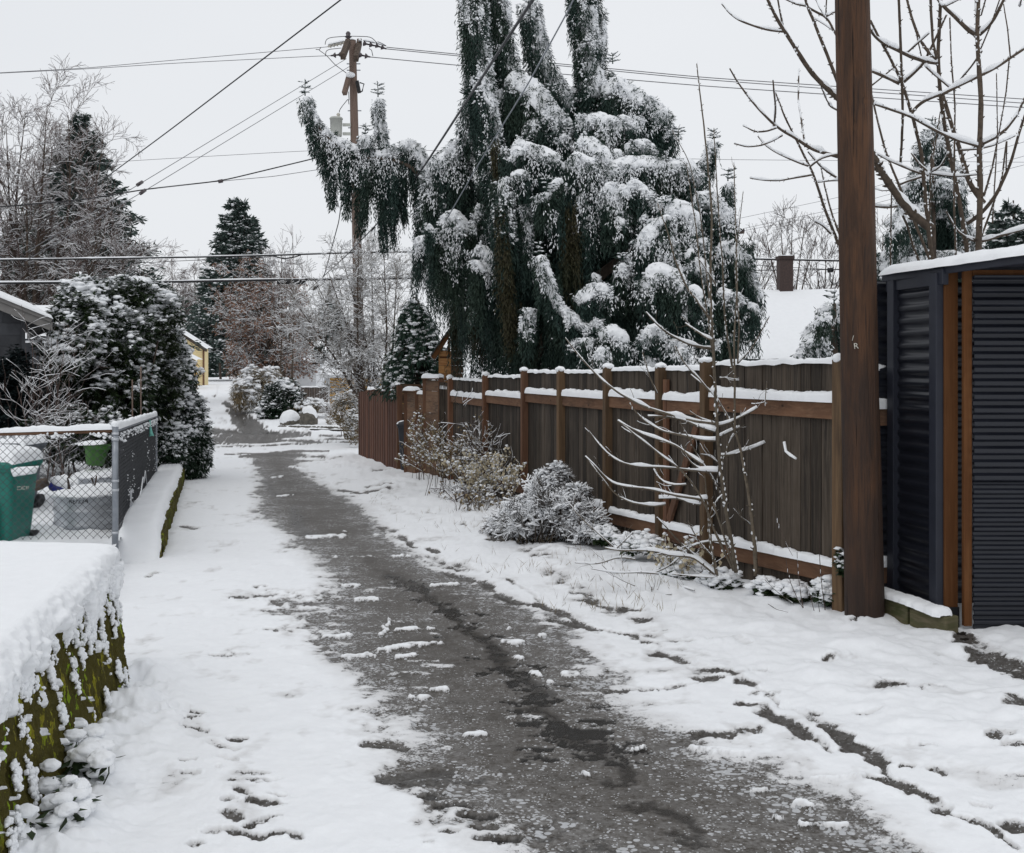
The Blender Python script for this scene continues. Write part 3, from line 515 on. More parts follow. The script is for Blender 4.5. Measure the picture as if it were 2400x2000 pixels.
def _build_ground():
    Ya = 1/np.linspace(1/2.5, 1/75., 660); Y = np.r_[-12, -4, 0, 1.4, Ya, np.geomspace(78, 900, 34)]
    u = np.r_[-3, -1.6, -1.0, -.75, np.linspace(-.56, .56, 860), .75, 1., 1.6, 3]
    X = u[None]*np.maximum(Y, 2.5)[:, None]; YY = np.repeat(Y[:, None], len(u), 1)
    base = np.repeat(gz(Y)[:, None], len(u), 1)
    P = np.stack([X, YY, np.zeros_like(X)], -1)
    Yc = np.maximum(YY, 2.); px = HX+F*X/Yc; py = HY+F*(CZ-base)/Yc
    # wandering of the outlines, measured in metres on the ground
    n1 = fbm(P, 1.7, 4, 3); n2 = fbm(P, 6., 4, 9); n3 = fbm(P, 24., 3, 21)
    xl = np.interp(py, LEFT[:, 0], LEFT[:, 1]); xr = np.interp(py, RIGHT[:, 0], RIGHT[:, 1])
    d = np.minimum(px-xl, xr-px)*Yc/F                   # + inside the bare strip (m)
    d = np.where(py < 1062, -1.5, d)
    d = d+.17*n1+.17*n2+.07*n3
    s = np.interp(d, [-.42, -.20, -.02, .07, .22, .8], [.92, .72, .34, .02, -.24, -.42])
    s = s+(.20*n1+.15*n2)*(s > .1)+.05*n3
    st_ = fbm(P*np.array([1., .55, 1]), 2.3, 3, 91)+.9*fbm(P*np.array([1., .6, 1]), 9., 3, 92)+.35*n3
    alley = sst(-4.2, -2.6, -np.abs(X+.27*YY-.2)-0*X)*sst(70, 50, YY); s = s-.62*np.clip(st_-.22, 0, 1)*alley*(d < .05)
    bare = np.zeros_like(s); dip = np.zeros_like(s)
    wrx, wry = px+n2*F/Yc*.06, py+n3*F/Yc*.012
    for tr, w, k in THIN:
        c = _cap(wrx, wry, tr, w, 1.9); s = s-k*1.25*np.clip(1.3-c, 0, 1)*np.clip(.75+1.9*n2+.8*n1+.6*n3, 0, 2.2)
    for tr, w, k in BARE:
        c = _cap(wrx+n3*F/Yc*.02, wry, tr, w); e = k*(1-sst(.45, 1.7, c+.5*n3+.45*n2))*np.clip(.95+1.3*n2+.7*n1, .25, 1.25); s = np.where(c < 2.2, s-1.2*e, s); bare = np.maximum(bare, np.where(c < 2.2, np.clip(e, 0, 1), 0)); dip = np.where(c < 4, np.maximum(dip, np.exp(-(c/1.1)**2)*min(k, 1.2))-.45*np.exp(-((c-1.75)/.45)**2), dip)
    lump = np.zeros_like(s)
    for tr, w in SNOWY:
        c = _cap(wrx+n3*F/Yc*.02, wry, tr, np.asarray(w)*2.2, 3.0); e = 1-sst(.2, 1.2, c+.5*n3+.5*n2); q_ = hash(tr[0]) % 10 < 4; s = np.maximum(s, -.35+(.62 if q_ else 1.15)*e); lump = np.maximum(lump, e*(.15 if q_ else 1))
    wet = np.zeros_like(s)
    for tr, w in WET:
        c = _cap(wrx+n2*F/Yc*.05, wry+n3*F/Yc*.02, tr, w); wet = np.maximum(wet, (1-sst(.1, 1.75, c+.75*n2+.35*n3+.3*n1)))
    ring = np.zeros_like(s)
    wet = wet*.72
    for tr, w in PRINTS:      # boot prints and ruts pressed through the slush, each with a pale rim
        c = _cap(wrx+n2*F/Yc*.03, wry+n3*F/Yc*.01, tr, w); c = c+.30*n3+.25*n2; wet = np.maximum(wet, 1-sst(.75, 1.1, c)); ring = np.maximum(ring, np.exp(-((c-1.25)/.22)**2))
    ring = ring*(1-wet)
    wet = np.clip(wet+.25*np.clip(n2*2-.3, 0, 1), 0, 1)
    wet = np.maximum(wet, np.clip(.45*bare+.25*n2, 0, .6)); slush = (1-.45*bare)*np.clip(.55*ring+.62+.45*n1+.5*np.clip(1-d/.5, 0, 1)-.85*wet, 0, 1)
    # side yards and far fields are fully covered
    far = YY > 76; s = np.where(far, np.maximum(s, .6), s)
    s = np.clip(s, -.6, 1.1)
    thick = .011*sst(-.05, .55, s)+.016*lump
    und = .026*fbm(P, .9, 3, 41)+.013*fbm(P, 2.6, 3, 47)+.007*fbm(P, 7.5, 3, 43)+.0034*fbm(P, 26., 3, 44)
    verge = sst(0, 1.2, -d-.3)*sst(1., 2.4, X+.28*YY-1.0)              # right verge: drifts over rough grass
    und = und+verge*(.05+.05*fbm(P, 2.1, 4, 51)+.028*fbm(P, 5., 3, 52))
    lv = sst(.50, .02, X+.192*YY+.97)*sst(7.6, 6.3, YY)                      # drift along the near wall
    und = und+lv*(.05+.075*fbm(P, 4.2, 3, 61)+.055*fbm(P, 10., 3, 62)); s = np.where(lv > .15, np.maximum(s, .5+.9*lv), s)
    nearm = (YY < 80)
    inpath = sst(-.25, .35, d)
    z = base+thick+und*np.where(nearm, 1-.88*inpath, .6)+.006*fbm(P, 3., 3, 71)*nearm
    z = z-.004*wet-.011*dip+.004*ring
    P[..., 2] = z
    mb = MB(); mb.grid(P)
    o = mb.build('ground', M['ground'], smooth=True, attrs=dict(snow=s, wet=wet, slush=slush))
    # grid winding: make normals point up
    if o.data.polygons[5].normal.z < 0: o.data.flip_normals()
    struct(o)
    return o
_build_ground()
def ground_z(x, y): return float(gz(y))+.05
# raised yard behind the low wall and the chain link fence
def _yard():
    Y = np.linspace(8.5, 30, 150); b = np.linspace(0, 1, 130)
    xr = -3.84-.272*(Y-12.1)-.42
    X = xr[:, None]+(-13.)*b[None]**1.6; YY = np.repeat(Y[:, None], len(b), 1)
    P = np.stack([X, YY, X*0], -1)
    z = gz(Y)[:, None]+.20+.07*fbm(P, 1.1, 4, 81)+.05*fbm(P, 3.5, 3, 82)+.02*fbm(P, 9, 3, 83)
    hx, hy = -4.9, 14.8
    z = z+.42*np.exp(-(((X+6.0)/1.0)**2+((YY-16.3)/1.1)**2))*(1+.8*fbm(P, 2.5, 3, 85))
    P[..., 2] = z
    mb = MB(); mb.grid(P); o = mb.build('yard_ground', SNOW, smooth=True)
    if o.data.polygons[5].normal.z < 0: o.data.flip_normals()
    struct(o)
_yard()
# ------------------------------------------------ near mossy retaining wall with its snow cap
def _near_wall():
    A0, B0 = np.array([-1.52, 2.2]), np.array([-2.33, 6.42]); e = (B0-A0)/np.linalg.norm(B0-A0); n = np.array([e[1], -e[0]])   # n points to the alley
    Ln = np.linalg.norm(B0-A0); zt = .86
    root = thing('retaining_wall', 'near mossy concrete retaining wall block capped with thick snow', 'wall', (-2.0, 4.5, .2))
    def pt(a, b, z): # a along, b inward
        return np.stack([A0[0]+e[0]*a-n[0]*b, A0[1]+e[1]*a-n[1]*b, z], -1)
    nu, nv = 460, 150
    a = np.linspace(0, Ln, nu); v = np.linspace(0, 1, nv)
    aa, vv = np.meshgrid(a, v, indexing='ij'); z0 = gz(A0[1]+e[1]*aa)-.15; zz = zt-vv*(zt-z0)
    bat = -.13*vv
    q = np.stack([aa*1.0, zz*.45, aa*0], -1)
    moss = .022*fbm(q, 9., 4, 5)+.022*np.abs(fbm(q, 22., 3, 6))+.008*fbm(np.stack([aa, zz, aa*0], -1), 60, 2, 7)
    rounde = .05*sst(.06, 0, vv)
    mb = MB(); mb.grid(pt(aa, bat-moss+rounde, zz))
    # top, back and far end of the block
    bk = 3.2; top = np.linspace(0, bk, 8); ta, tb = np.meshgrid(np.linspace(0, Ln, 8), top, indexing='ij')
    mb.grid(pt(ta+.5*tb*(ta/Ln), tb, ta*0+zt))
    ea, ez = np.meshgrid(top, np.linspace(zt, -.2, 6), indexing='ij'); mb.grid(pt(Ln+.5*ea, ea, ez))
    o = mb.build('wall', M['moss'], root, smooth=True)
    # snow skin: top -> rounded lip -> clinging patches down the face
    nt_, nl, nf = 70, 14, 170
    r = np.random.default_rng(5)
    drip_u = r.random(40)*Ln; drip_l = .05+.14*r.random(40)**2; drip_w = .014+.026*r.random(40)
    drip_l *= np.where(drip_u < Ln*.55, 1.25, 1.)
    blob_u = r.random(150)*Ln; blob_v = r.random(150)**.9*.8; blob_r = .006+.020*r.random(150)**2.4
    keep = (r.random(150) < np.where(blob_u < Ln*.75, .95, .75)-.35*(blob_v > .55)); blob_u, blob_v, blob_r = blob_u[keep], blob_v[keep], blob_r[keep]
    V = []
    fz = np.linspace(0, .80, nf)
    aa, ff = np.meshgrid(a, fz, indexing='ij')
    w1 = fbm(np.stack([aa, ff, aa*0], -1), 14, 3, 15)*.022; w2 = fbm(np.stack([aa, ff, aa*0+5], -1), 14, 3, 16)*.03; w3 = fbm(np.stack([aa, ff, aa*0], -1), 55, 3, 17)
    s = np.full_like(aa, -.05)
    for u_, l_, w_ in zip(drip_u, drip_l, drip_w):
        m = np.abs(aa-u_) < .2; t = np.clip(1-(ff/l_)**2, 0, 1)
        k_ = np.sqrt(np.clip(1-((aa+w1-u_)/(w_*1.5))**2, 0, 1))*np.sqrt(np.clip(1-(ff+w2)/l_, 0, 1)); s = np.where(m & (k_ > 0), np.maximum(s, .06*k_+.012*(k_ > .1)), s)
    for u_, v_, r_ in zip(blob_u, blob_v, blob_r):
        d2 = ((aa+w1*1.3-u_)/r_)**2+((ff+w2-v_)/(r_*(1.35)))**2
        s = np.where(d2 < 1, np.maximum(s, r_*.85*np.sqrt(np.clip(1-d2, 0, 1))+.008), s)
    ll = .03+.035*(noise(np.stack([aa, aa*0, aa*0], -1), 7., 19)*.5+.5); lip = np.where(ff < ll, .05*np.sqrt(np.clip(1-ff/ll, 0, 1))-.01, -.05)
    s = np.maximum(s, lip); s = s+.012*w3*(s > 0)
    zf = zt+.02-ff; bf = -.13*(zt-zf)/(zt-.1)
    face = pt(aa, bf-s-.012, zf)
    # lip and top
    th = np.linspace(math.pi/2, 0, nl+1)[:-1]
    aL, tL = np.meshgrid(a, th, indexing='ij'); R_ = .105
    ez = (noise(np.stack([aL, tL*.3, aL*0], -1), 4., 23)*.020+noise(np.stack([aL, tL*.3, aL*0], -1), 13., 24)*.012+noise(np.stack([aL, tL*.2, aL*0], -1), 40., 25)*.006)*np.cos(tL)
    lipg = pt(aL, .045-R_*np.cos(tL)-ez, zt+.02+R_*np.sin(tL)+ez*.5)
    tb = np.r_[np.linspace(3.2, .4, 24), np.linspace(.37, .05, 46)]
    aT, bT = np.meshgrid(a, tb, indexing='ij'); aTe = aT+.52*bT*(aT/Ln)**2
    Pt = pt(aTe, bT, aT*0+zt)
    zT = zt+.125+(.03*fbm(Pt*(1, 1, 0), .9, 3, 33)+.009*fbm(Pt*(1, 1, 0), 3.5, 3, 34)+.05*np.exp(-((bT-.9)/.5)**2)*noise(np.stack([bT*0+1, aT, aT*0], -1), .8, 35))*sst(.04, .45, bT)
    Pt[..., 2] = zT
    full = np.concatenate([Pt, lipg, face], 1)
    # round the far end over
    k = 18; endw = np.linspace(0, 1, k)
    last = full[-1]; ext = []
    for t in endw[1:]:
        c = last.copy(); ang = t*math.pi/2; push = .13*math.sin(ang)
        c[:, 0] += e[0]*push; c[:, 1] += e[1]*push
        top_part = np.arange(len(c)) < len(tb)+nl
        c[top_part, 2] = zt-.1+(c[top_part, 2]-zt+.1)*math.cos(ang)**.6
        cen = pt(np.array(Ln), np.array(.3), np.array(zt-.1))
        c[~top_part, :2] = c[~top_part, :2]*(1-t*.12)+cen[:2]*(t*.12)
        ext.append(c)
    full = np.concatenate([full, np.array(ext)], 0)
    mb = MB(); mb.grid(full); o = mb.build('snow_cap', SNOW, root, smooth=True)
    # ragged crust where the skin meets the moss: little crumbs of snow
    mb = MB(); m = 420; cu = r.random(m)*Ln; cv = r.random(m)**1.3*.75
    si = np.array([s[int(x/Ln*(nu-1)), min(nf-1, int(y/.8*(nf-1)))] for x, y in zip(cu, cv)])
    ok = si > -.04; cu, cv = cu[ok], cv[ok]
    C = pt(cu, -.13*cv/.75-.012-np.maximum(si[ok], 0)*.8, zt+.02-cv); mb.blobs(C, (.004+.012*r.random((len(C), 1))**2)*np.array([[1, 1, 1.2]]), 1, .3)
    # fluffy clumps clinging to the moss, in ragged vertical streaks
    m = 42000; cu = r.random(m)*Ln; cv = r.random(m)**1.35*.80
    q = np.stack([cu, cv*.42, cu*0], -1); fld = .95*noise(q, 7.5, 51)+.55*noise(q, 17., 52)+.45*noise(np.stack([cu, cv, cu*0], -1), 34., 53)+.12*np.sin(cu*2.1)-1.15*sst(.03, .50, cv)+.02-.15*sst(2.6, 4.2, cu)*sst(.25, .5, cv)
    ok = fld > .30; cu, cv, fl = cu[ok], cv[ok], fld[ok]; rad = (.0030+.0105*np.clip(fl-.28, 0, .8))*(.5+1.0*r.random(len(cu))**1.5)
    mb.blobs(pt(cu, -.13*cv/.75-.010-rad*.8-.012*np.clip(fl-.3, 0, 1), zt+.01-cv), rad[:, None]*np.array([[1.0, 1.0, 1.1]]), 1, .24)
    for _ in range(34):
        u0, v0 = r.random()*Ln, .08+.62*r.random()**1.2; m = int(40+110*r.random()); sz = .010+.020*r.random()**1.5; du, dv = r.normal(0, sz, m), r.normal(0, sz*1.5, m)
        mb.blobs(pt(u0+du, -.13*(v0+dv)/.75-.014-.010*r.random(m), zt-v0-dv), (.0035+.0095*r.random((m, 1))**1.6)*np.array([[1, 1, 1.1]]), 1, .24)
    mb.build('snow_clumps', SNOW, root, smooth=True)
_near_wall()
# low plants at the foot of the near wall, bowed under lumps of snow
def _foot_plant(px, py, n, spread, label, seed):
    r = np.random.default_rng(seed); Y = 4.6
    for _ in range(30): Y = F*(CZ-gz(Y))/(py-HY)
    c = G(px, Y); root = thing('snowy_plant', label, 'plant', c, 'low plants along the near wall')
    lf = MB(); sn = MB()
    C = c+r.normal(0, 1, (n, 3))*(spread, spread*1.5, 0)+np.array([0, 0, .08])+r.random((n, 1))*(0, 0, .10)
    k = 5; a = r.random((n, k))*6.28; D = np.stack([np.cos(a), np.sin(a), r.normal(-.25, .3, (n, k))], -1)
    S = np.cross(D, [0, 0, 1.])+r.normal(0, .3, D.shape)
    lf.cards(np.repeat(C[:, None], k, 1).reshape(-1, 3)+D.reshape(-1, 3)*.015, D.reshape(-1, 3), S.reshape(-1, 3), .055+.03*r.random(n*k), .035, fold=.06)
    P = np.stack([np.repeat(c[None], n, 0)+np.array([0, 0, -.05])+(C-c)*(.3, .3, 0), C-np.array([0, 0, .06]), C], 1); lf.tubes(P, np.full((n, 3), .003), 4)
    lf.build('leaves', M['rhodo'], root, smooth=False)
    bv, bf = ICO[3]
    for j in range(n):
        for q_ in range(2):
            rad = (.022+.028*r.random())*np.array([1.15+.3*r.random(), 1.1+.3*r.random(), .72]); cc = C[j]+r.normal(0, .02, 3)+(0, 0, .012-.03*q_)
            sn.add(bv*rad*(1+.30*fbm(bv*1.0+j*5.3+q_, 1.7, 4, seed))[:, None]+cc, t=bf)
    sn.build('snow_lumps', SNOW, root, smooth=True)
_foot_plant(205, 1850, 11, .06, 'snow laden leafy plant at the foot of the near mossy wall', 1)
_foot_plant(175, 1965, 10, .06, 'lowest snow covered plant at the bottom left beside the near wall', 2)
# ------------------------------------------------ low mossy kerb wall further back
def LW(Y): return -3.84-.272*(Y-12.1)
def _low_wall():
    root = thing('low_wall', 'long low mossy retaining wall with snow on top beside the alley', 'wall', (LW(15.), 15., float(gz(15.))))
    Y = np.linspace(11.6, 22.8, 240); x = LW(Y); h = -.16+.45*sst(11.2, 13.0, Y); zt = gz(Y)+h
    n = np.array([1, .272])/math.hypot(1, .272)
    def P(b, z): return np.stack([x-b*n[0], Y-b*n[1], z], -1)
    bump = .02*fbm(np.stack([Y, Y*0, Y*0], -1), 3., 4, 3)
    V = np.stack([P(-.02-bump+i*.0+.01*noise(np.stack([Y, Y*0+i, Y*0], -1), 9., 8), zt-(h+.2)*i/5) for i in range(6)], 1)
    mb = MB(); mb.grid(V); mb.grid(np.stack([P(-.02, zt), P(.5, zt)], 1)); mb.build('wall', M['moss'], root, smooth=True)
    th = np.linspace(0, 1, 16); ov = .03*fbm(np.stack([Y, Y*0+4, Y*0], -1), 4., 3, 9)
    rows = []
    for t in th:
        b = -.004+t*.50; edge = np.sqrt(np.clip(min(t, 1-t)*6, 0, 1)); q = np.stack([Y, Y*0+b, Y*0], -1)
        rows.append(P(b-ov*(1-t), zt+.01+(.10+.02*fbm(q, 2.2, 3, 12))*edge*(.35+.65*sst(11.6, 12.6, Y))-.02*(1-edge)))
    mb = MB(); mb.grid(np.stack(rows, 1)); mb.build('snow_cap', SNOW, root, smooth=True)
_low_wall()
# ------------------------------------------------ chain link fence
def _chain_fence():
    c = W(270, 1265, 11.5); zt = CZ-(1003-HY)/F*11.5; zb = CZ-(1262-HY)/F*11.5
    root = thing('chain_link_fence', 'grey chain link fence with snowy top rails and dark slats along the alley', 'fence', (c[0], 11.5, zb))
    far = np.array([W(365, 970, 20.1)[0], 20.1]); zt2 = CZ-(972-HY)/F*20.1; zb2 = CZ-(1118-HY)/F*20.1
    lef = np.array([W(-60, 1000, 11.35)[0], 11.35]); zt3 = CZ-(1012-HY)/F*11.35
    MB().tubes(np.array([[c[0], 11.5, zb-.15], [c[0], 11.5, (zt+zb)/2], [c[0], 11.5, zt+.02]]), np.full(3, .033), 16).build('post', M['pipe'], root, smooth=True)
    for z in (zt-.06, zt-.12, zt-.55, zb+.5, zb+.06): MB().tubes(np.array([[c[0], 11.5, z-.012], [c[0], 11.5, z+.012]]), np.full(2, .038), 14).build('post_band', M['galv'], root, smooth=True)
    P = np.array([[far[0], far[1], zb2-.1], [far[0], far[1], zt2]]); MB().tubes(P, np.full(2, .03), 10).build('post', M['pipe'], root, smooth=True)
    mid = np.array([(c[0]+far[0])/2, (11.5+far[1])/2]); MB().tubes(np.array([[mid[0]-.04, mid[1], (zb+zb2)/2-.1], [mid[0]-.04, mid[1], (zt+zt2)/2-.02]]), np.full(2, .025), 10).build('post', M['pipe'], root, smooth=True)
    MB().tubes(np.array([[lef[0], lef[1], zt3-.03], [c[0], 11.5, zt-.03]]), np.full(2, .021), 10).build('top_rail', M['rail'], root, smooth=True)
    MB().tubes(np.array([[c[0], 11.5, zt-.03], [far[0], far[1], zt2-.03]]), np.full(2, .021), 10).build('top_rail', M['pipe'], root, smooth=True)
    mb = MB(); snow_bar(mb, [[lef[0], lef[1], zt3-.016], [c[0]-.02, 11.5, zt-.014]], .055, .055, 3, step=.015); snow_bar(mb, [[c[0], 11.5, zt-.014], [far[0], far[1], zt2-.014]], .06, .07, 4, step=.03)
    mb.blobs(np.array([[c[0], 11.5, zt+.035]]), np.array([[.04, .04, .04]]), 2, .08)
    # snow caught in the wire just under the rail
    m = 110; t = rng.random(m); C = np.stack([lef[0]+(c[0]-lef[0])*t, np.full(m, 11.42), zt-.055-.05*rng.random(m)**2], 1)
    k = t < .99; mb.blobs(C[k & (noise(np.stack([t, t, t], 1), 9., 2) > -.2)], np.array([[.022, .012, .012]]), 1, .4) if False else None
    kk = noise(np.stack([t, t*0, t*0], 1), 9., 2) > -.15; mb.blobs(C[kk], np.repeat(np.array([[.020, .010, .012]]), kk.sum(), 0)*(.4+rng.random((kk.sum(), 1))), 1, .35)
    m = 240; t = rng.random(m); z = zt+(zt2-zt)*t-.07-.10*rng.random(m)**2; C = np.stack([c[0]+(far[0]-c[0])*t+.035, 11.5+(far[1]-11.5)*t, z], 1)
    mb.blobs(C, np.array([.006, .014, .009])*(.4+rng.random((m, 1))), 1, .35)
    m = 300; t = rng.random(m); tt = rng.random(m)**.5; C = np.stack([c[0]+(far[0]-c[0])*t+.03, 11.5+(far[1]-11.5)*t, (zt+(zt2-zt)*t)*(1-tt)+(zb+(zb2-zb)*t)*tt], 1)
    kk = noise(C, 1.6, 5)+.25*noise(C, 6, 6) > .12; mb.blobs(C[kk], np.array([.004, .009, .008])*(.3+rng.random((kk.sum(), 1))), 0, .35)
    mb.build('snow', SNOW, root, smooth=True)
    # woven wire: crossing zigzags
    def mesh_panel(a, b, za0, za1, zb0, zb1, pitch, r):
        a = np.asarray(a); b = np.asarray(b); Lh = np.linalg.norm(b-a); mb = MB(); H = za1-za0
        nd = int((Lh+H)/pitch); Ps = []
        for sgn in (1, -1):
            for i in range(-int(H/pitch)-1, int(Lh/pitch)+1):
                s0 = i*pitch; p = [];
                t0, t1 = max(0, -s0), min(H, Lh-s0)
                if t1 <= t0: continue
                tt = np.linspace(t0, t1, 8); l = s0+tt; hh = tt if sgn > 0 else H-tt
                f = l/Lh; z = (za0+(zb0-za0)*f)+hh/H*((za1+(zb1-za1)*f)-(za0+(zb0-za0)*f))
                Ps.append(np.concatenate([a+(b-a)*f[:, None]+np.array([0, -.004*sgn]), z[:, None]], 1))
        mb.tubes(np.array(Ps), np.full((len(Ps), 8), r), 4, cap=False); return mb
    mesh_panel(lef, [c[0], 11.5], zb, zt-.04, zb, zt-.04, .078, .0024).build('wire_mesh', M['wire'], root)
    mesh_panel([c[0], 11.5], far, zb+.02, zt-.04, zb2, zt2-.04, .085, .0024).build('wire_mesh', M['wire'], root)
    # privacy slats: narrow strips leaning along the weave
    mb = MB(); d = far-np.array([c[0], 11.5]); L_ = np.linalg.norm(d); ns = int(L_/.068); ang = math.atan2(d[1], d[0])
    for i in range(ns):
        f = (i+.5)/ns; x, y = c[0]+d[0]*f-.012, 11.5+d[1]*f; z0 = zb+(zb2-zb)*f+.05+.05*rng.random(); z1 = zt+(zt2-zt)*f-.07-.02*rng.random()
        if rng.random() < .03: z0 += .1
        mb.box((x, y, (z0+z1)/2), .027, .002, (z1-z0)/2, ang+rng.normal(0, .05))
    mb.build('privacy_slats', M['slat'], root)
    # ribbon caught on the rail
    x, y, z = W(347, 985, 18.4-.02); pts = np.array([W(346, 984, 17.6), W(347, 1000, 17.6), W(349, 1015, 17.6), W(350, 1022, 17.6)])+(.05, -.05, 0)
    mb = MB(); mb.tubes(pts, np.array([.012, .016, .028, .045]), 6); o = mb.build('ribbon', M['tarp'], None, smooth=True, origin=pts[0]); tag(o, 'pale teal ribbon hanging from the slatted chain link fence', 'ribbon')
_chain_fence()
# ------------------------------------------------ bins, tanks and pots in the yard
def wheelie(name, label, cx, cy, zb, w, d, h, mats, group=None, snow=.12, ang=0., wheels=True, marks=None, lidsnow=True):
    root = thing(name, label, 'bin', (cx, cy, zb), group); ca, sa = math.cos(ang), math.sin(ang)
    def T(v): v = np.asarray(v, float); return np.stack([cx+v[..., 0]*ca-v[..., 1]*sa, cy+v[..., 0]*sa+v[..., 1]*ca, zb+v[..., 2]], -1)
    # body: rounded rectangle rings
    def ring(hx, hy, z, r=.06, k=6):
        p = []
        for qx, qy, a0 in ((1, 1, 0), (-1, 1, 90), (-1, -1, 180), (1, -1, 270)):
            for a in np.linspace(a0, a0+90, k): p.append((qx*(hx-r)+r*math.cos(math.radians(a)), qy*(hy-r)+r*math.sin(math.radians(a)), z))
        return p
    R = [ring(w*.36, d*.36, .06), ring(w*.40, d*.40, h*.3), ring(w*.46, d*.46, h*.80), ring(w*.47, d*.47, h*.86), ring(w*.5, d*.5, h*.865), ring(w*.5, d*.5, h*.92), ring(w*.44, d*.44, h*.92)]
    V = np.array(R); mb = MB(); mb.grid(T(V), closed=True); mb.poly_prism(T(np.array(ring(w*.36, d*.36, .06))), (0, 0, .01)); mb.build('body', mats[0], root, smooth=False)
    mb = MB(); L_ = [ring(w*.53, d*.53, h*.90), ring(w*.53, d*.53, h*.935), ring(w*.48, d*.5, h*.97), ring(w*.3, d*.4, h*.99), ring(.06, .06, h*1.0)]; mb.grid(T(np.array(L_)), closed=True); mb.build('lid', mats[0], root, smooth=False)
    mb = MB(); mb.tubes(T(np.array([(-w*.42, d*.5, h*.87), (-w*.42, d*.62, h*.88), (w*.42, d*.62, h*.88), (w*.42, d*.5, h*.87)])), np.full(4, .018), 8); mb.build('handle', mats[0], root, smooth=True)
    if wheels:
        for sx in (-1, 1):
            mb = MB(); p = T(np.array([(sx*w*.33, d*.40, .12), (sx*w*.45, d*.40, .12)])); mb.tubes(p, np.full(2, .12), 20); mb.build('wheel', M['black'], root)
    if lidsnow:
        g = np.linspace(-1, 1, 30); gx, gy = np.meshgrid(g, g, indexing='ij'); e = np.clip(1-np.maximum(np.abs(gx), np.abs(gy))**4, 0, 1)**.5
        q = np.stack([gx, gy, gx*0+cx], -1); z = h*.955+(snow*(1+.25*fbm(q, 1.5, 3, 3)))*e-.02*(1-e)
        mb = MB(); mb.grid(T(np.stack([gx*w*.54*(1-.03*(1-e)), gy*d*.52, z], -1))); mb.build('snow', SNOW, root, smooth=True)
    return root, T
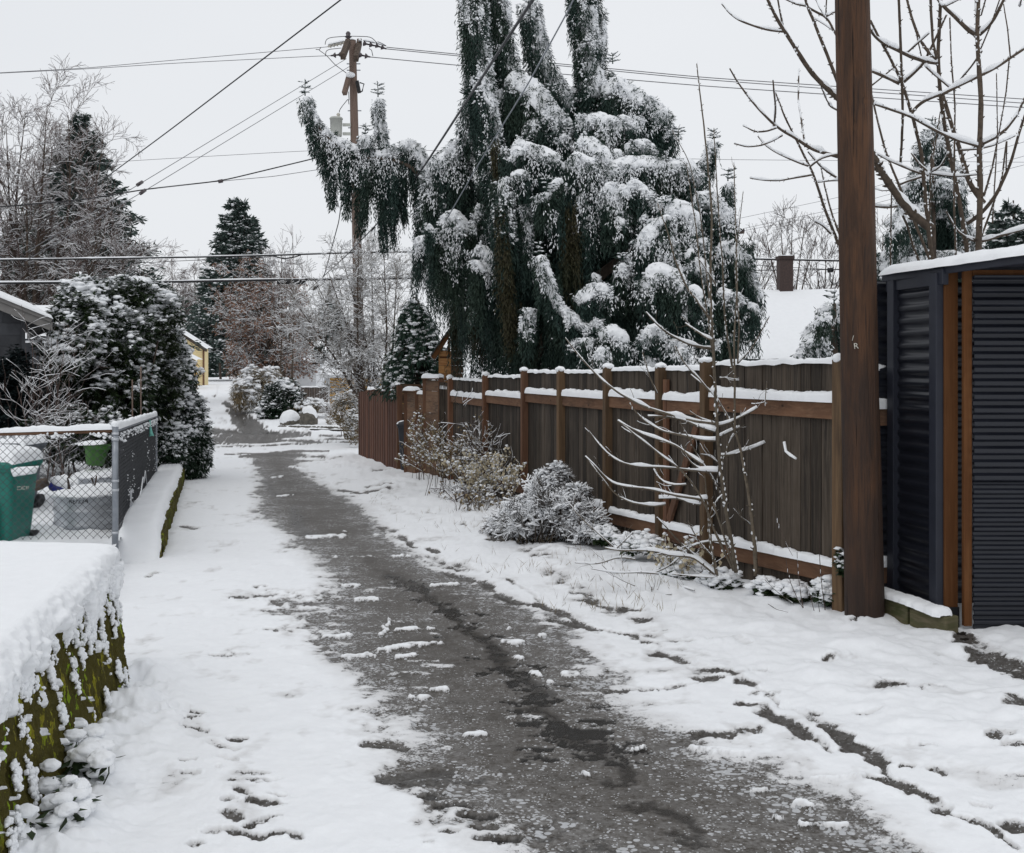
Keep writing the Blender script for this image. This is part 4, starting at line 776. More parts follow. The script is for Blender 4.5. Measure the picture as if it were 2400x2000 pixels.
def _yard_things():
    # teal bin behind the wire
    Y = 12.25; x0 = W(-40, 0, Y)[0]; x1 = W(94, 0, Y)[0]; zt = CZ-(1068-HY)/F*Y; zb = float(gz(Y))+.0; h = (zt-zb)/1.0
    w = .66; cx = x1-w*.5-.13
    root, T = wheelie('wheeled_bin', 'teal wheeled bin with snowy lid behind the chain link fence', cx, Y, zb, w, .72, h, (M['teal'],), snow=.16)
    mb = MB(); mb.box(T(np.array([.10, -.345, h*.28])), .05, .008, .30, 0); mb.build('recess', M['tealdark'], root)
    mb = MB(); mb.box(T(np.array([.09, -.36, h*.42])), .06, .006, .016); mb.build('bar', M['tagm'], root)
    mb = MB(); V = [W(31, 1118, Y-.34), W(84, 1110, Y-.34), W(92, 1092, Y-.34), W(22, 1096, Y-.34)]
    g = np.linspace(0, 1, 24); gu, gv = np.meshgrid(g, g, indexing='ij'); V = [np.array(v) for v in V]
    S = (V[3]*(1-gu[..., None])+V[2]*gu[..., None])*(1-gv[..., None])+(V[0]*(1-gu[..., None])+V[1]*gu[..., None])*gv[..., None]
    S[..., 1] -= .05*np.sqrt(np.clip(np.minimum(gu, 1-gu)*np.minimum(gv, 1-gv)*16, 0, 1))*(1+.4*fbm(S, 12, 3)); mb.grid(S); mb.build('snow_shelf', SNOW, root, smooth=True)
    # pale embossed lettering, too worn to read
    mb = MB()
    for i, (a, b) in enumerate(((41, 48), (50, 52.5), (54, 59), (61, 64), (65.5, 67))):
        y0, y1 = 1141-.4*i, 1148-.4*i
        if i in (0, 2):
            for s_ in ([(b, y0), (a, y0+.5), (a, y1), (b, y1-.5)], ): mb.tubes(WP(s_, Y-.30), np.full(len(s_), .0045), 4)
        else: mb.tubes(WP([((a+b)/2, y0), ((a+b)/2, y1)], Y-.30), np.full(2, .0045), 4)
    mb.build('lettering', M['tagm'], root)
    # second, grey bin further back
    Y2 = 14.6; x1 = W(83, 0, Y2)[0]; zt = CZ-(1030-HY)/F*Y2; zb = float(gz(Y2))+.2
    wheelie('wheeled_bin', 'grey wheeled bin standing behind the teal one', x1-.35, Y2, zb, .70, .7, zt-zb, (M['greybin'],), snow=.11)
    # galvanised stock tanks
    def tank(label, cx, cy, zt, zb, rx, ry, mark=None, stalks=0):
        root = thing('stock_tank', label, 'tank', (cx, cy, zb), 'galvanised stock tanks used as planters'); H = zt-zb
        prof = [(.93, 0), (.955, .01), (.955, H*.30), (.985, H*.33), (.985, H*.37), (.955, H*.40), (.965, H*.62), (.995, H*.65), (.995, H*.69), (.965, H*.72), (.975, H-.035), (1.0, H-.03), (1.02, H-.012), (1.0, H), (.96, H), (.96, H-.1)]
        mb = MB(); mb.lathe([(r_, z) for r_, z in prof], (0, 0, 0), 64); v = mb.v[0]; v[:, 0] *= rx; v[:, 1] *= ry; v += (cx, cy, zb); mb.build('tank', M['galv'], root, smooth=True)
        mb = MB(); a = np.linspace(0, 2*math.pi, 60, endpoint=False); rr = np.linspace(.965, 0.01, 14); A, R_ = np.meshgrid(a, rr, indexing='ij'); q = np.stack([np.cos(A)*R_*rx+cx, np.sin(A)*R_*ry+cy, A*0], -1)
        q[..., 2] = zt-.01+.06*np.sqrt(np.clip((.97-R_)*6, 0, 1))+.025*fbm(q, 2.5, 3, 4); mb.grid(q.transpose(1, 0, 2), closed=True)
        for i in range(40):
            t = math.radians(180+180*i/40); mb.blobs(np.array([[cx+rx*math.cos(t), cy+ry*math.sin(t), zt+.008]]), np.array([[.035, .02, .016]])*(.5+rng.random()), 1, .3)
        mb.build('snow', SNOW, root, smooth=True)
        if stalks:
            mb = MB()
            for px_, py_, tx, ty in ((153, 1170, 148, 1150), (160, 1155, 158, 1120), (160, 1120, 168, 1108), (165, 1160, 160, 1125), (145, 1178, 150, 1163), (222, 1138, 226, 1115), (214, 1120, 219, 1135)):
                mb.tubes(np.array([W(px_, py_, cy-.1), W((px_+tx)/2+1, (py_+ty)/2, cy-.1), W(tx, ty, cy-.1)]), np.array([.011, .010, .008]), 6)
            mb.build('cut_stalks', M['twig'], root)
        return root
    Y = 13.1; x0 = W(99, 0, Y)[0]; x1 = W(272, 0, Y)[0]
    t1 = tank('round galvanised stock tank planter nearest the wire, filled with snow', (x0+x1)/2, Y+.45, CZ-(1163-HY)/F*13.1, float(gz(Y))+.05, (x1-x0)/2, .62, stalks=1)
    cu = bpy.data.curves.new('marking', 'FONT'); cu.body = 'RE/224'; cu.size = .075; cu.extrude = .001
    tmp = bpy.data.objects.new('marking', cu); COL.objects.link(tmp); bpy.context.view_layer.update()
    me = bpy.data.meshes.new_from_object(tmp.evaluated_get(bpy.context.evaluated_depsgraph_get())); bpy.data.objects.remove(tmp)
    v = np.array([x.co for x in me.vertices]); cx = (x0+x1)/2; rx = (x1-x0)/2; x = W(146, 0, 12.75)[0]+v[:, 0]
    yy = (13.1+.45)-.62*.985*np.sqrt(np.clip(1-((x-cx)/rx)**2, 0, 1))-.012; zz = CZ-(1185-HY)/F*12.75+v[:, 1]
    me.vertices.foreach_set('co', (np.stack([x, yy, zz], 1)-np.array(t1['_w'])).astype(np.float32).ravel()); me.update(); me.materials.append(M['black'])
    o = bpy.data.objects.new('marking', me); COL.objects.link(o); o.parent = t1
    Y = 15.4; x0 = W(167, 0, Y)[0]; x1 = W(262, 0, Y)[0]
    tank('galvanised stock tank planter further back, half hidden by the nearer tank', (x0+x1)/2, Y+.45, CZ-(1120-HY)/F*Y, float(gz(Y))+.15, (x1-x0)/2, .6)
    # tipped green pot
    Y = 16.0; c = W(222, 1090, Y); root = thing('flower_pot', 'green plastic flower pot on the snow behind the tanks', 'pot', c)
    mb = MB(); mb.lathe([(.01, 0), (.115, 0), (.12, .01), (.165, .24), (.185, .24), (.19, .30), (.175, .30), (.16, .25), (.01, .25)], (0, 0, 0), 32); v = mb.v[0]
    a = math.radians(7); v[:] = v@np.array([[math.cos(a), 0, -math.sin(a)], [0, 1, 0], [math.sin(a), 0, math.cos(a)]]); v += c; mb.build('pot', M['greenpot'], root, smooth=False)
    mb = MB(); snow_bar(mb, [c+(-.16, .0, .29), c+(0, -.05, .30), c+(.17, 0, .315)], .3, .05, 9, step=.02); mb.build('snow', SNOW, root, smooth=True)
    # blue bag and a log half under snow
    c = W(135, 1140, 15.0); mb = MB(); mb.blobs(np.array([c]), np.array([[.12, .1, .08]]), 3, .03); o = mb.build('bundle', M['bluebin'], None, smooth=True, origin=c); tag(o, 'blue bundle mostly buried in yard snow between bin and tank', 'bundle')
    mb = MB(); C = np.array([c+(.05, -.02, .06), c+(.13, -.03, .03), c+(-.02, .05, .08)]); mb.blobs(C, np.array([[.12, .1, .07], [.1, .08, .06], [.1, .1, .06]]), 3, .04); o2 = mb.build('snow', SNOW, None, smooth=True, origin=c); o2.parent = o; o2.location = (0, 0, 0)
    c = W(90, 1138, 13.9); mb = MB(); mb.tubes(np.array([c+(-.10, 0, -.03), c, c+(.10, .05, .05)]), np.array([.06, .065, .055]), 10); o = mb.build('log', M['bark'], None, smooth=True, origin=c); tag(o, 'short dark log lying in yard snow beside the teal bin', 'log')
_yard_things()
# ------------------------------------------------ grey house at the left edge
def _grey_house():
    Y = 19.; xr = W(58, 0, Y)[0]; xl = xr-9.; root = thing('grey_house', 'grey shingled house corner with snowy roof at the left edge', 'house', (xr, Y, float(gz(Y))))
    root.rotation_euler = (0, 0, math.radians(27))
    zb = float(gz(Y))-.2; ze = CZ-(745-HY)/F*Y; sl = .42; zr = ze+(xr-xl)/2*sl
    mb = MB(); rows = int((zr-zb)/.2)
    for i in range(rows+1):
        z0 = zb+i*.2; half = (xr-xl)/2 if z0 < ze else (xr-xl)/2-(z0-ze)/sl
        if half < .2: break
        xm = (xl+xr)/2; x = xm-half
        while x < xm+half-.02:
            w = min(.28+.2*rng.random(), xm+half-x); mb.box((x+w/2, Y+.05, z0+.1), w/2-.002, .018, .102, 0, tilt=np.array([[1, 0, 0], [0, 1, -.09], [0, .09, 1]])); x += w
    mb.build('gable_wall', M['siding'], root)
    mb = MB(); mb.box((xr-.02, Y+3, (zb+ze)/2), .03, 3., (ze-zb)/2); mb.box(((xl+xr)/2, Y+.14, (zb+ze)/2), (xr-xl)/2-.03, .03, (ze-zb)/2); mb.build('side_wall', M['siding'], root)
    ov = .40; xe = xr+ov; zf = ze-ov*sl+.02
    xm = (xl+xr)/2
    mb = MB()
    for dy, dz, hh in ((-.32, 0, .16), (-.36, .09, .06)): mb.beam((xe+.0, Y+dy, zf+dz), (xm, Y+dy, zf+dz+(xe-xm)*sl), .03, hh)
    mb.beam((xe, Y-.34, zf), (xe, Y+6, zf), .03, .14); mb.build('fascia', M['gutter'], root, bevel=.004)
    mb = MB(); mb.hexa([(xm, Y-.34, zf+.08+(xe-xm)*sl), (xe+.03, Y-.34, zf+.06), (xm, Y+6, zf+.08+(xe-xm)*sl), (xe+.03, Y+6, zf+.06), (xm, Y-.34, zf+.14+(xe-xm)*sl), (xe+.03, Y-.34, zf+.12), (xm, Y+6, zf+.14+(xe-xm)*sl), (xe+.03, Y+6, zf+.12)]); mb.build('roof', M['shingle'], root)
    gx = np.linspace(0, 1, 60); gy = np.linspace(0, 1, 60); A, B = np.meshgrid(gx, gy, indexing='ij'); X = xm+(xe-.06-xm)*A; YY = Y-.36+B*6.3
    ed = np.sqrt(np.clip(np.minimum(B*20, (1-A)*18), 0, 1)); q = np.stack([X, YY, X*0], -1)
    Z = zf+.14+(xe-X)*sl+(.13+.02*fbm(q, 1.5, 3, 3))*ed
    mb = MB(); mb.grid(np.stack([X, YY, Z], -1)); mb.build('snow', SNOW, root, smooth=True)
    # ledge snow on the rake board
    mb = MB(); snow_bar(mb, [(xm, Y-.38, zf+.12+(xe-xm)*sl), (xe+.02, Y-.38, zf+.12)], .07, .05, 5); mb.build('snow_ledge', SNOW, root, smooth=True)
    # snowy roof of a neighbour behind
    Y2 = 34.; root = thing('neighbour_house', 'snow covered roof of a house behind the grey one', 'house', G(80, Y2)); a = W(40, 735, Y2); b = W(175, 770, Y2)
    mb = MB(); mb.hexa([(a[0]-3, Y2, -.5), (b[0]-.4, Y2, -.5), (a[0]-3, Y2+5, -.5), (b[0]-.4, Y2+5, -.5), (a[0]-3, Y2, b[2]-.1), (b[0]-.4, Y2, b[2]-.1), (a[0]-3, Y2+5, b[2]-.1), (b[0]-.4, Y2+5, b[2]-.1)]); mb.build('wall', M['siding'], root)
    mb = MB(); z0 = CZ-(795-HY)/F*Y2; gxx = np.linspace(0, 1, 30); A, B = np.meshgrid(gxx, gxx, indexing='ij'); X = a[0]-3.3+(b[0]-a[0]+3.3)*A; V = np.stack([X, Y2-.4+B*3.2, z0+B*1.15+.05*np.sqrt(np.clip(B*10, 0, 1))], -1); mb.grid(V); mb.grid(V[:, :2]-np.array([[0, 0, 0], [0, 0, .0]])[None, :2]*0-(0, 0, .12)); mb.build('snowy_roof', SNOW, root, smooth=True)
_grey_house()
# ------------------------------------------------ wooden fence along the right of the alley
def FZ(x): return F*1.83/(.3765*(x-490))
def _fence():
    # post x in the photo, top y, colour
    posts = [(1993, 843, 'post'), (1660, 847, 'post'), (1553, 860, 'post'), (1428, 861, 'post'), (1318, 868, 'post'), (1232, 868, 'redpost'), (1140, 879, 'redpost'), (1058, 886, 'redpost')]
    root = thing('wooden_fence', 'tall weathered board fence with snowy rails along the right of the alley', 'fence', (1.0, 13., float(gz(13))))
    pos = []
    for px, ty, m in posts:
        Y = 8.80 if px > 1900 else FZ(px); pos.append((W(px-17 if px > 1900 else px, ty, Y), m))
    # one more post hidden behind the pole and panel to the shed
    p0 = pos[0][0]; p1 = pos[1][0]; d = (p0-p1)/np.linalg.norm((p0-p1)[:2]); pos.insert(0, (W(2112, 850, 9.05), 'post'))
    for i, (p, m) in enumerate(pos):
        g = float(gz(p[1])); zt = p[2]; a, b = pos[max(0, i-1)][0], pos[min(len(pos)-1, i+1)][0]; ang = math.atan2((b-a)[1], (b-a)[0])
        mb = MB(); h = (zt-g+.3)/2; mb.box((p[0]-.02, p[1]-.005, zt-h), .05, .05, h, ang, tilt=np.eye(3)); o = mb.build('post', M[m], root, bevel=.005)
        mb = MB(); bv, bf = ICO[3]; q = bv*np.array([.066+.008*rng.random(), .066+.008*rng.random(), .034+.022*rng.random()]); q[:, :2] *= 1-.18*np.clip(bv[:, 2:3], 0, 1)**2; q = q*(1+.22*fbm(bv+i*3.7, 1.6, 4, 7))[:, None]; mb.add(q+np.array([p[0]-.02+rng.normal(0, .006), p[1], zt+.010]), t=bf); mb.build('snow', SNOW, root, smooth=True)
    for i in range(len(pos)-1):
        a, b = pos[i][0], pos[i+1][0]; zt = b[2]-.035 if i else b[2]-.03
        if i == 0: zt = a[2]-.06
        if i == 1: zt = a[2]-.03
        d = (b-a)[:2]; L_ = np.linalg.norm(d); u = d/L_; n = np.array([u[1], -u[0]]);
        if (n[0] > 0 and i) or (i == 0 and n[1] > 0): n = -n                       # n towards the alley (left)
        ang = math.atan2(u[1], u[0]); gate = (i == 2)
        sag = lambda f: 0.
        mb = MB(); nb = max(4, round((L_-.1)/.142)); w = (L_-.06)/nb
        zb0, zb1 = float(gz(a[1])), float(gz(b[1])); tops = []
        for k in range(nb):
            f = (k+.5)/nb; c = a[:2]+u*(.03+w*(k+.5))-n*(.033+.010*rng.random()); zz = zt+.012*rng.normal()*.5; zb = zb0+(zb1-zb0)*f-.02+.03*rng.random()
            mb.box((c[0], c[1], (zz+zb)/2), w/2-.003-.003*rng.random(), .011, (zz-zb)/2, ang+rng.normal(0, .006)); tops.append((c[0], c[1], zz))
        par = root; mb.build('board_panel', M['board'], par)
        mb = MB(); t0 = np.array(tops); t0[0, :2] -= u*.05; t0[-1, :2] += u*.05; snow_bar(mb, t0-(0, 0, .004), .075, .048, i+20, step=.02)
        mb.build('snow', SNOW, par, smooth=True)
        # upper and lower rails with their ledge of snow
        zr_top = zt-.36+.05; drop = zb1-zb0
        lo = [(CZ-(1349-HY)/F*8.5)+.0, None]
        for which, z0, z1 in (('u', zr_top, zr_top+(-.0 if i != 1 else .0)), ('l', zb0+.36+.03, zb1+.36)):
            pa = np.array([*(a[:2]+u*.05+n*.0), z0]); pb = np.array([*(b[:2]-u*.05+n*.0), z1])
            mb = MB(); mb.beam(pa-(0, 0, .07), pb-(0, 0, .07), .045, .14); mb.build('rail', M['rail'], par, bevel=.004)
            mb = MB(); off = np.array([*(n*.004), 0]); snow_bar(mb, [pa+off, pb+off], .078, .088 if which == 'u' else .07, i*3+(which == 'l'), step=.018, over=1.12); mb.build('snow', SNOW, par, smooth=True)
        if gate:   # diagonal brace of the gate
            pa = np.array([*(a[:2]+u*.12+n*.02), zt-.42]); pb = np.array([*(b[:2]-u*.22+n*.02), zb1+.45]); mb = MB(); mb.beam(pa, pb, .035, .10); mb.build('brace', M['redpost'], par, bevel=.003)
            mb = MB(); mb.box((*(b[:2]-u*.12+n*.01), (zt+zb1)/2), .045, .02, (zt-zb1)/2-.1, ang); mb.build('gate_stile', M['redpost'], par, bevel=.003)
    # pale bare patch and a twig stuck on the nearest panel
    p = W(1832, 1036, FZ(1832)-.06)
    mb = MB(); mb.tubes(np.array([W(1838, 1036, FZ(1838)-.09), W(1842, 1058, FZ(1842)-.10), W(1852, 1066, FZ(1850)-.11), W(1866, 1075, FZ(1860)-.11)]), np.array([.012, .012, .014, .010]), 7); o = mb.build('hanging_twig', SNOW, None, smooth=True, origin=p); tag(o, 'short crooked twig coated in snow against the nearest fence panel', 'twig')
    return pos
FPOS = _fence()
def _enclosure():
    # horizontal board enclosure, stepping down, at the far end of the fence
    root = thing('bin_enclosure', 'low horizontal board enclosure at the far end of the weathered fence', 'fence', G(990, 24.5))
    P = [(1034, 23.2, 889, 1115), (997, 24.0, 889, 1105), (979, 24.35, 918, 1100), (953, 24.9, 918, 1094)]
    pts = [(W(x, t, Y), CZ-(b-HY)/F*Y) for x, Y, t, b in P]
    for i in (0, 1, 2, 3):
        p, zb = pts[i]; zt = p[2] if i != 2 else pts[3][0][2]
        mb = MB(); mb.box((p[0], p[1], (zt+zb-.2)/2), .05, .05, (zt-zb+.2)/2, -.25); mb.build('post', M['redpost'], root, bevel=.005)
    for i, j in ((0, 1), (2, 3)):
        a, b = pts[i][0], pts[j][0]; zt = min(a[2], b[2])-.02; zb = float(gz(a[1]))-.02; nb = 9; h = (zt-zb)/nb; d = nrm(b-a)
        mb = MB()
        for k in range(nb):
            z = zb+h*(k+.5); mb.beam((a[0], a[1], z), (b[0], b[1], z), .022, h-.006)
        mb.build('board_panel', M['oldboard'], root)
        mb = MB(); mb.beam((a[0]-.02, a[1], zt+.035), (b[0]-.02, b[1], zt+.035), .14, .03); mb.build('cap_board', M['rail'], root, bevel=.003)
        mb = MB(); snow_bar(mb, [(a[0], a[1], zt+.05), (b[0]-.03, b[1], zt+.05)], .17, .085, 40+i, step=.02); mb.build('snow', SNOW, root, smooth=True)
    a, b = pts[1][0], pts[2][0]; zt = b[2]-.02; zb = float(gz(24.2))
    mb = MB(); h = (zt-zb)/8
    for k in range(8): mb.beam((a[0], a[1], zb+h*(k+.5)), (b[0], b[1], zb+h*(k+.5)), .02, h-.006)
    mb.build('board_panel', M['oldboard'], root)
    mb = MB(); snow_bar(mb, [(a[0]+.03, a[1], zt-.03), (b[0], b[1], zt-.03)], .1, .07, 47, step=.02); mb.build('snow', SNOW, root, smooth=True)
    # return panel joining the long fence
    a = FPOS[-1][0]; b = pts[0][0]; zt = a[2]-.1
    mb = MB(); n = 8
    for k in range(n):
        f0, f1 = k/n, (k+.94)/n; q = a+(b-a)*f0; r = a+(b-a)*f1; zb = float(gz(q[1])); mb.beam((q[0]*.5+r[0]*.5, q[1]*.5+r[1]*.5, zb), (q[0]*.5+r[0]*.5, q[1]*.5+r[1]*.5+.001, zt), .11, .02)
    mb.build('board_panel', M['board'], root)
    mb = MB(); mb.beam(a+(0, 0, -.30), b*(1, 1, 0)+(0, 0, a[2]-.30), .045, .14); mb.build('rail', M['rail'], root)
    mb = MB(); snow_bar(mb, [a+(0, 0, -.23), b*(1, 1, 0)+(0, 0, a[2]-.23)], .08, .08, 50); mb.build('snow', SNOW, root, smooth=True)
    # far fence of upright red-brown boards, with snow and its return wall
    root = thing('board_fence', 'red brown upright board fence at the street end of the alley', 'fence', G(890, 28.))
    a, b = W(841, 917, 31.6), W(936, 909, 25.4); L_ = np.linalg.norm((b-a)[:2]); u = (b-a)[:2]/L_; ang = math.atan2(u[1], u[0]); nb = 36; mb = MB()
    for k in range(nb):
        f = (k+.5)/nb; c = a[:2]+u*L_*f; zt = a[2]+(b[2]-a[2])*f+(.07 if f > .83 else 0)+(-.03 if f < .2 else 0)+.012*rng.normal(); zb = float(gz(c[1]))-.02
        mb.box((c[0]+.012*(k % 2), c[1], (zt+zb)/2), L_/nb/2-.003, .012, (zt-zb)/2, ang)
    mb.build('board_panel', M['redboard'], root)
    mb = MB(); c = b; mb.box((c[0], c[1], (c[2]+.05+float(gz(c[1])))/2-.05), .06, .06, (c[2]+.05-float(gz(c[1])))/2+.05, ang); mb.build('post', M['redpost'], root, bevel=.005)
    mb = MB()
    for k in range(9):
        zb = float(gz(25.5)); zt = b[2]+.08; h = (zt-zb)/9; mb.beam((b[0], b[1]+.1, zb+h*(k+.5)), (b[0]+1.6, b[1]+.9, zb+h*(k+.5)), .022, h-.006)
    mb.build('return_panel', M['oldboard'], root)
    mb = MB()
    for f0, f1 in ((.28, .42), (.55, .7), (.72, .86), (.84, .99)): snow_bar(mb, [(*(a[:2]+u*L_*f0), a[2]+(b[2]-a[2])*f0+.01+(.06 if f0 > .8 else 0)), (*(a[:2]+u*L_*f1), a[2]+(b[2]-a[2])*f1+.01+(.06 if f0 > .8 else 0))], .08, .075, int(f0*100))
    mb.build('snow', SNOW, root, smooth=True)
    # bin in the gap
    zt = CZ-(985-HY)/F*25.3; c = W(950, 985, 25.3); wheelie('wheeled_bin', 'dark wheeled bin tucked in the gap between two board fences', c[0]+.12, 25.3, float(gz(25.3)), .56, .6, zt-float(gz(25.3)), (M['darkbin'],), snow=.05)
_enclosure()
# ------------------------------------------------ near utility pole with its number tags
def _near_pole():
    b = np.array([W(2027, 1466, 8.5)[0], 8.5, float(gz(8.5))]); t = W(1997, -40, 8.5)
    root = thing('utility_pole', 'thick brown wooden utility pole with number tags beside the shed', 'utility pole', b)
    n = 200; k = 56; f = np.linspace(-.06, 1, n); P = b[None]+(t-b)[None]*f[:, None]; R = .147-.018*f
    th = np.arange(k)*2*math.pi/k; A, Z = np.meshgrid(th, f, indexing='xy'); q = np.stack([np.cos(A)*1.0, np.sin(A)*1.0, Z*1.2], -1)
    disp = .006*fbm(q, 4.5, 4, 3)+.004*np.minimum(0, fbm(q*(1, 1, .35), 9., 3, 4))*2
    for (az, z, r_, dp) in ((4.75, .60, .04, .012), (4.6, .855, .05, .012), (5.0, .81, .025, .01), (4.4, .77, .03, .008), (4.3, .62, .05, .008)):
        dd = ((np.angle(np.exp(1j*(A-az))))/.16)**2+((Z-z)/(r_*.22))**2; disp -= dp*np.exp(-dd)
    V = P[:, None]+((R[:, None]+disp)[..., None])*np.stack([np.cos(A), np.sin(A), 0*A], -1)
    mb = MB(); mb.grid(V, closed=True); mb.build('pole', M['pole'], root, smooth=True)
    def on(px, py, out=.004):
        y = 8.5; f_ = (HY+F*(CZ-b[2])/8.5-py)/(HY+F*(CZ-b[2])/8.5+40); c = b+(t-b)*f_; r = .147-.018*f_
        x = (px-HX)/F*8.36; dx = np.clip((x-c[0])/r, -.97, .97); yy = c[1]-math.sqrt(1-dx*dx)*r; x = (px-HX)/F*yy; z = CZ-(py-HY)/F*yy
        nx = np.array([dx, -math.sqrt(1-dx*dx), 0]); return np.array([x, yy, z])+nx*out, nx
    def plate(px, py, w, h, name='number_tag'):
        c, nx = on(px, py, .006); sd = np.array([-nx[1], nx[0], 0]); a = np.linspace(0, 6.283, 16, endpoint=False)
        pts = c+np.cos(a)[:, None]*np.sign(1)*sd*w+np.sin(a)[:, None]*np.array([0, 0, h]); mb = MB(); mb.poly_prism(pts, nx*.002); return mb.build(name, M['tagm'], root), c+nx*.004, sd, nx
    def glyph(ch, px, py, size, mat, rot=0., lean=0.):
        cu = bpy.data.curves.new('numeral', 'FONT'); cu.body = ch; cu.size = size; cu.extrude = .0015; cu.align_x = 'CENTER'; cu.align_y = 'CENTER'
        tmp = bpy.data.objects.new('numeral', cu); COL.objects.link(tmp); bpy.context.view_layer.update()
        me = bpy.data.meshes.new_from_object(tmp.evaluated_get(bpy.context.evaluated_depsgraph_get())); bpy.data.objects.remove(tmp)
        c, nx = on(px, py, .007); sd = np.array([-nx[1], nx[0], 0]); v = np.array([x.co for x in me.vertices])
        if sd[0] < 0: sd = -sd
        x = v[:, 0]*math.cos(rot)-v[:, 1]*math.sin(rot); z = v[:, 0]*math.sin(rot)+v[:, 1]*math.cos(rot)
        w = c+x[:, None]*sd+z[:, None]*np.array([0, 0, 1.])+v[:, 2:]*nx
        me.vertices.foreach_set('co', (w-b).astype(np.float32).ravel()); me.update(); me.materials.append(mat); o = bpy.data.objects.new('numeral', me); COL.objects.link(o); o.parent = root
    k = 1940; s = 160/933.
    glyph('2', 1940+255*s, 700+345*s, .062, M['tagm'], .05); glyph('2', 1940+297*s, 700+440*s, .062, M['tagm'], -.1); glyph('/', 1940+349*s, 700+545*s, .055, M['tagm'], .0); glyph('R', 1940+390*s, 700+652*s, .062, M['tagm'], .1)
    for px, py, w, h in ((1940+262*s, 700+515*s, .011, .024), (1940+268*s, 700+630*s, .013, .022), (1940+272*s, 700+1298*s, .011, .022), (1940+277*s, 700+1475*s, .012, .030)):
        plate(px, py, w, h)
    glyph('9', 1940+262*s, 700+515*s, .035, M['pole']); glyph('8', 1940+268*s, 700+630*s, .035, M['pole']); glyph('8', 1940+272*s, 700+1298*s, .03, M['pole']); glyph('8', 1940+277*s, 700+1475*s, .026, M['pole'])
    # snow pressed against the foot
_near_pole()
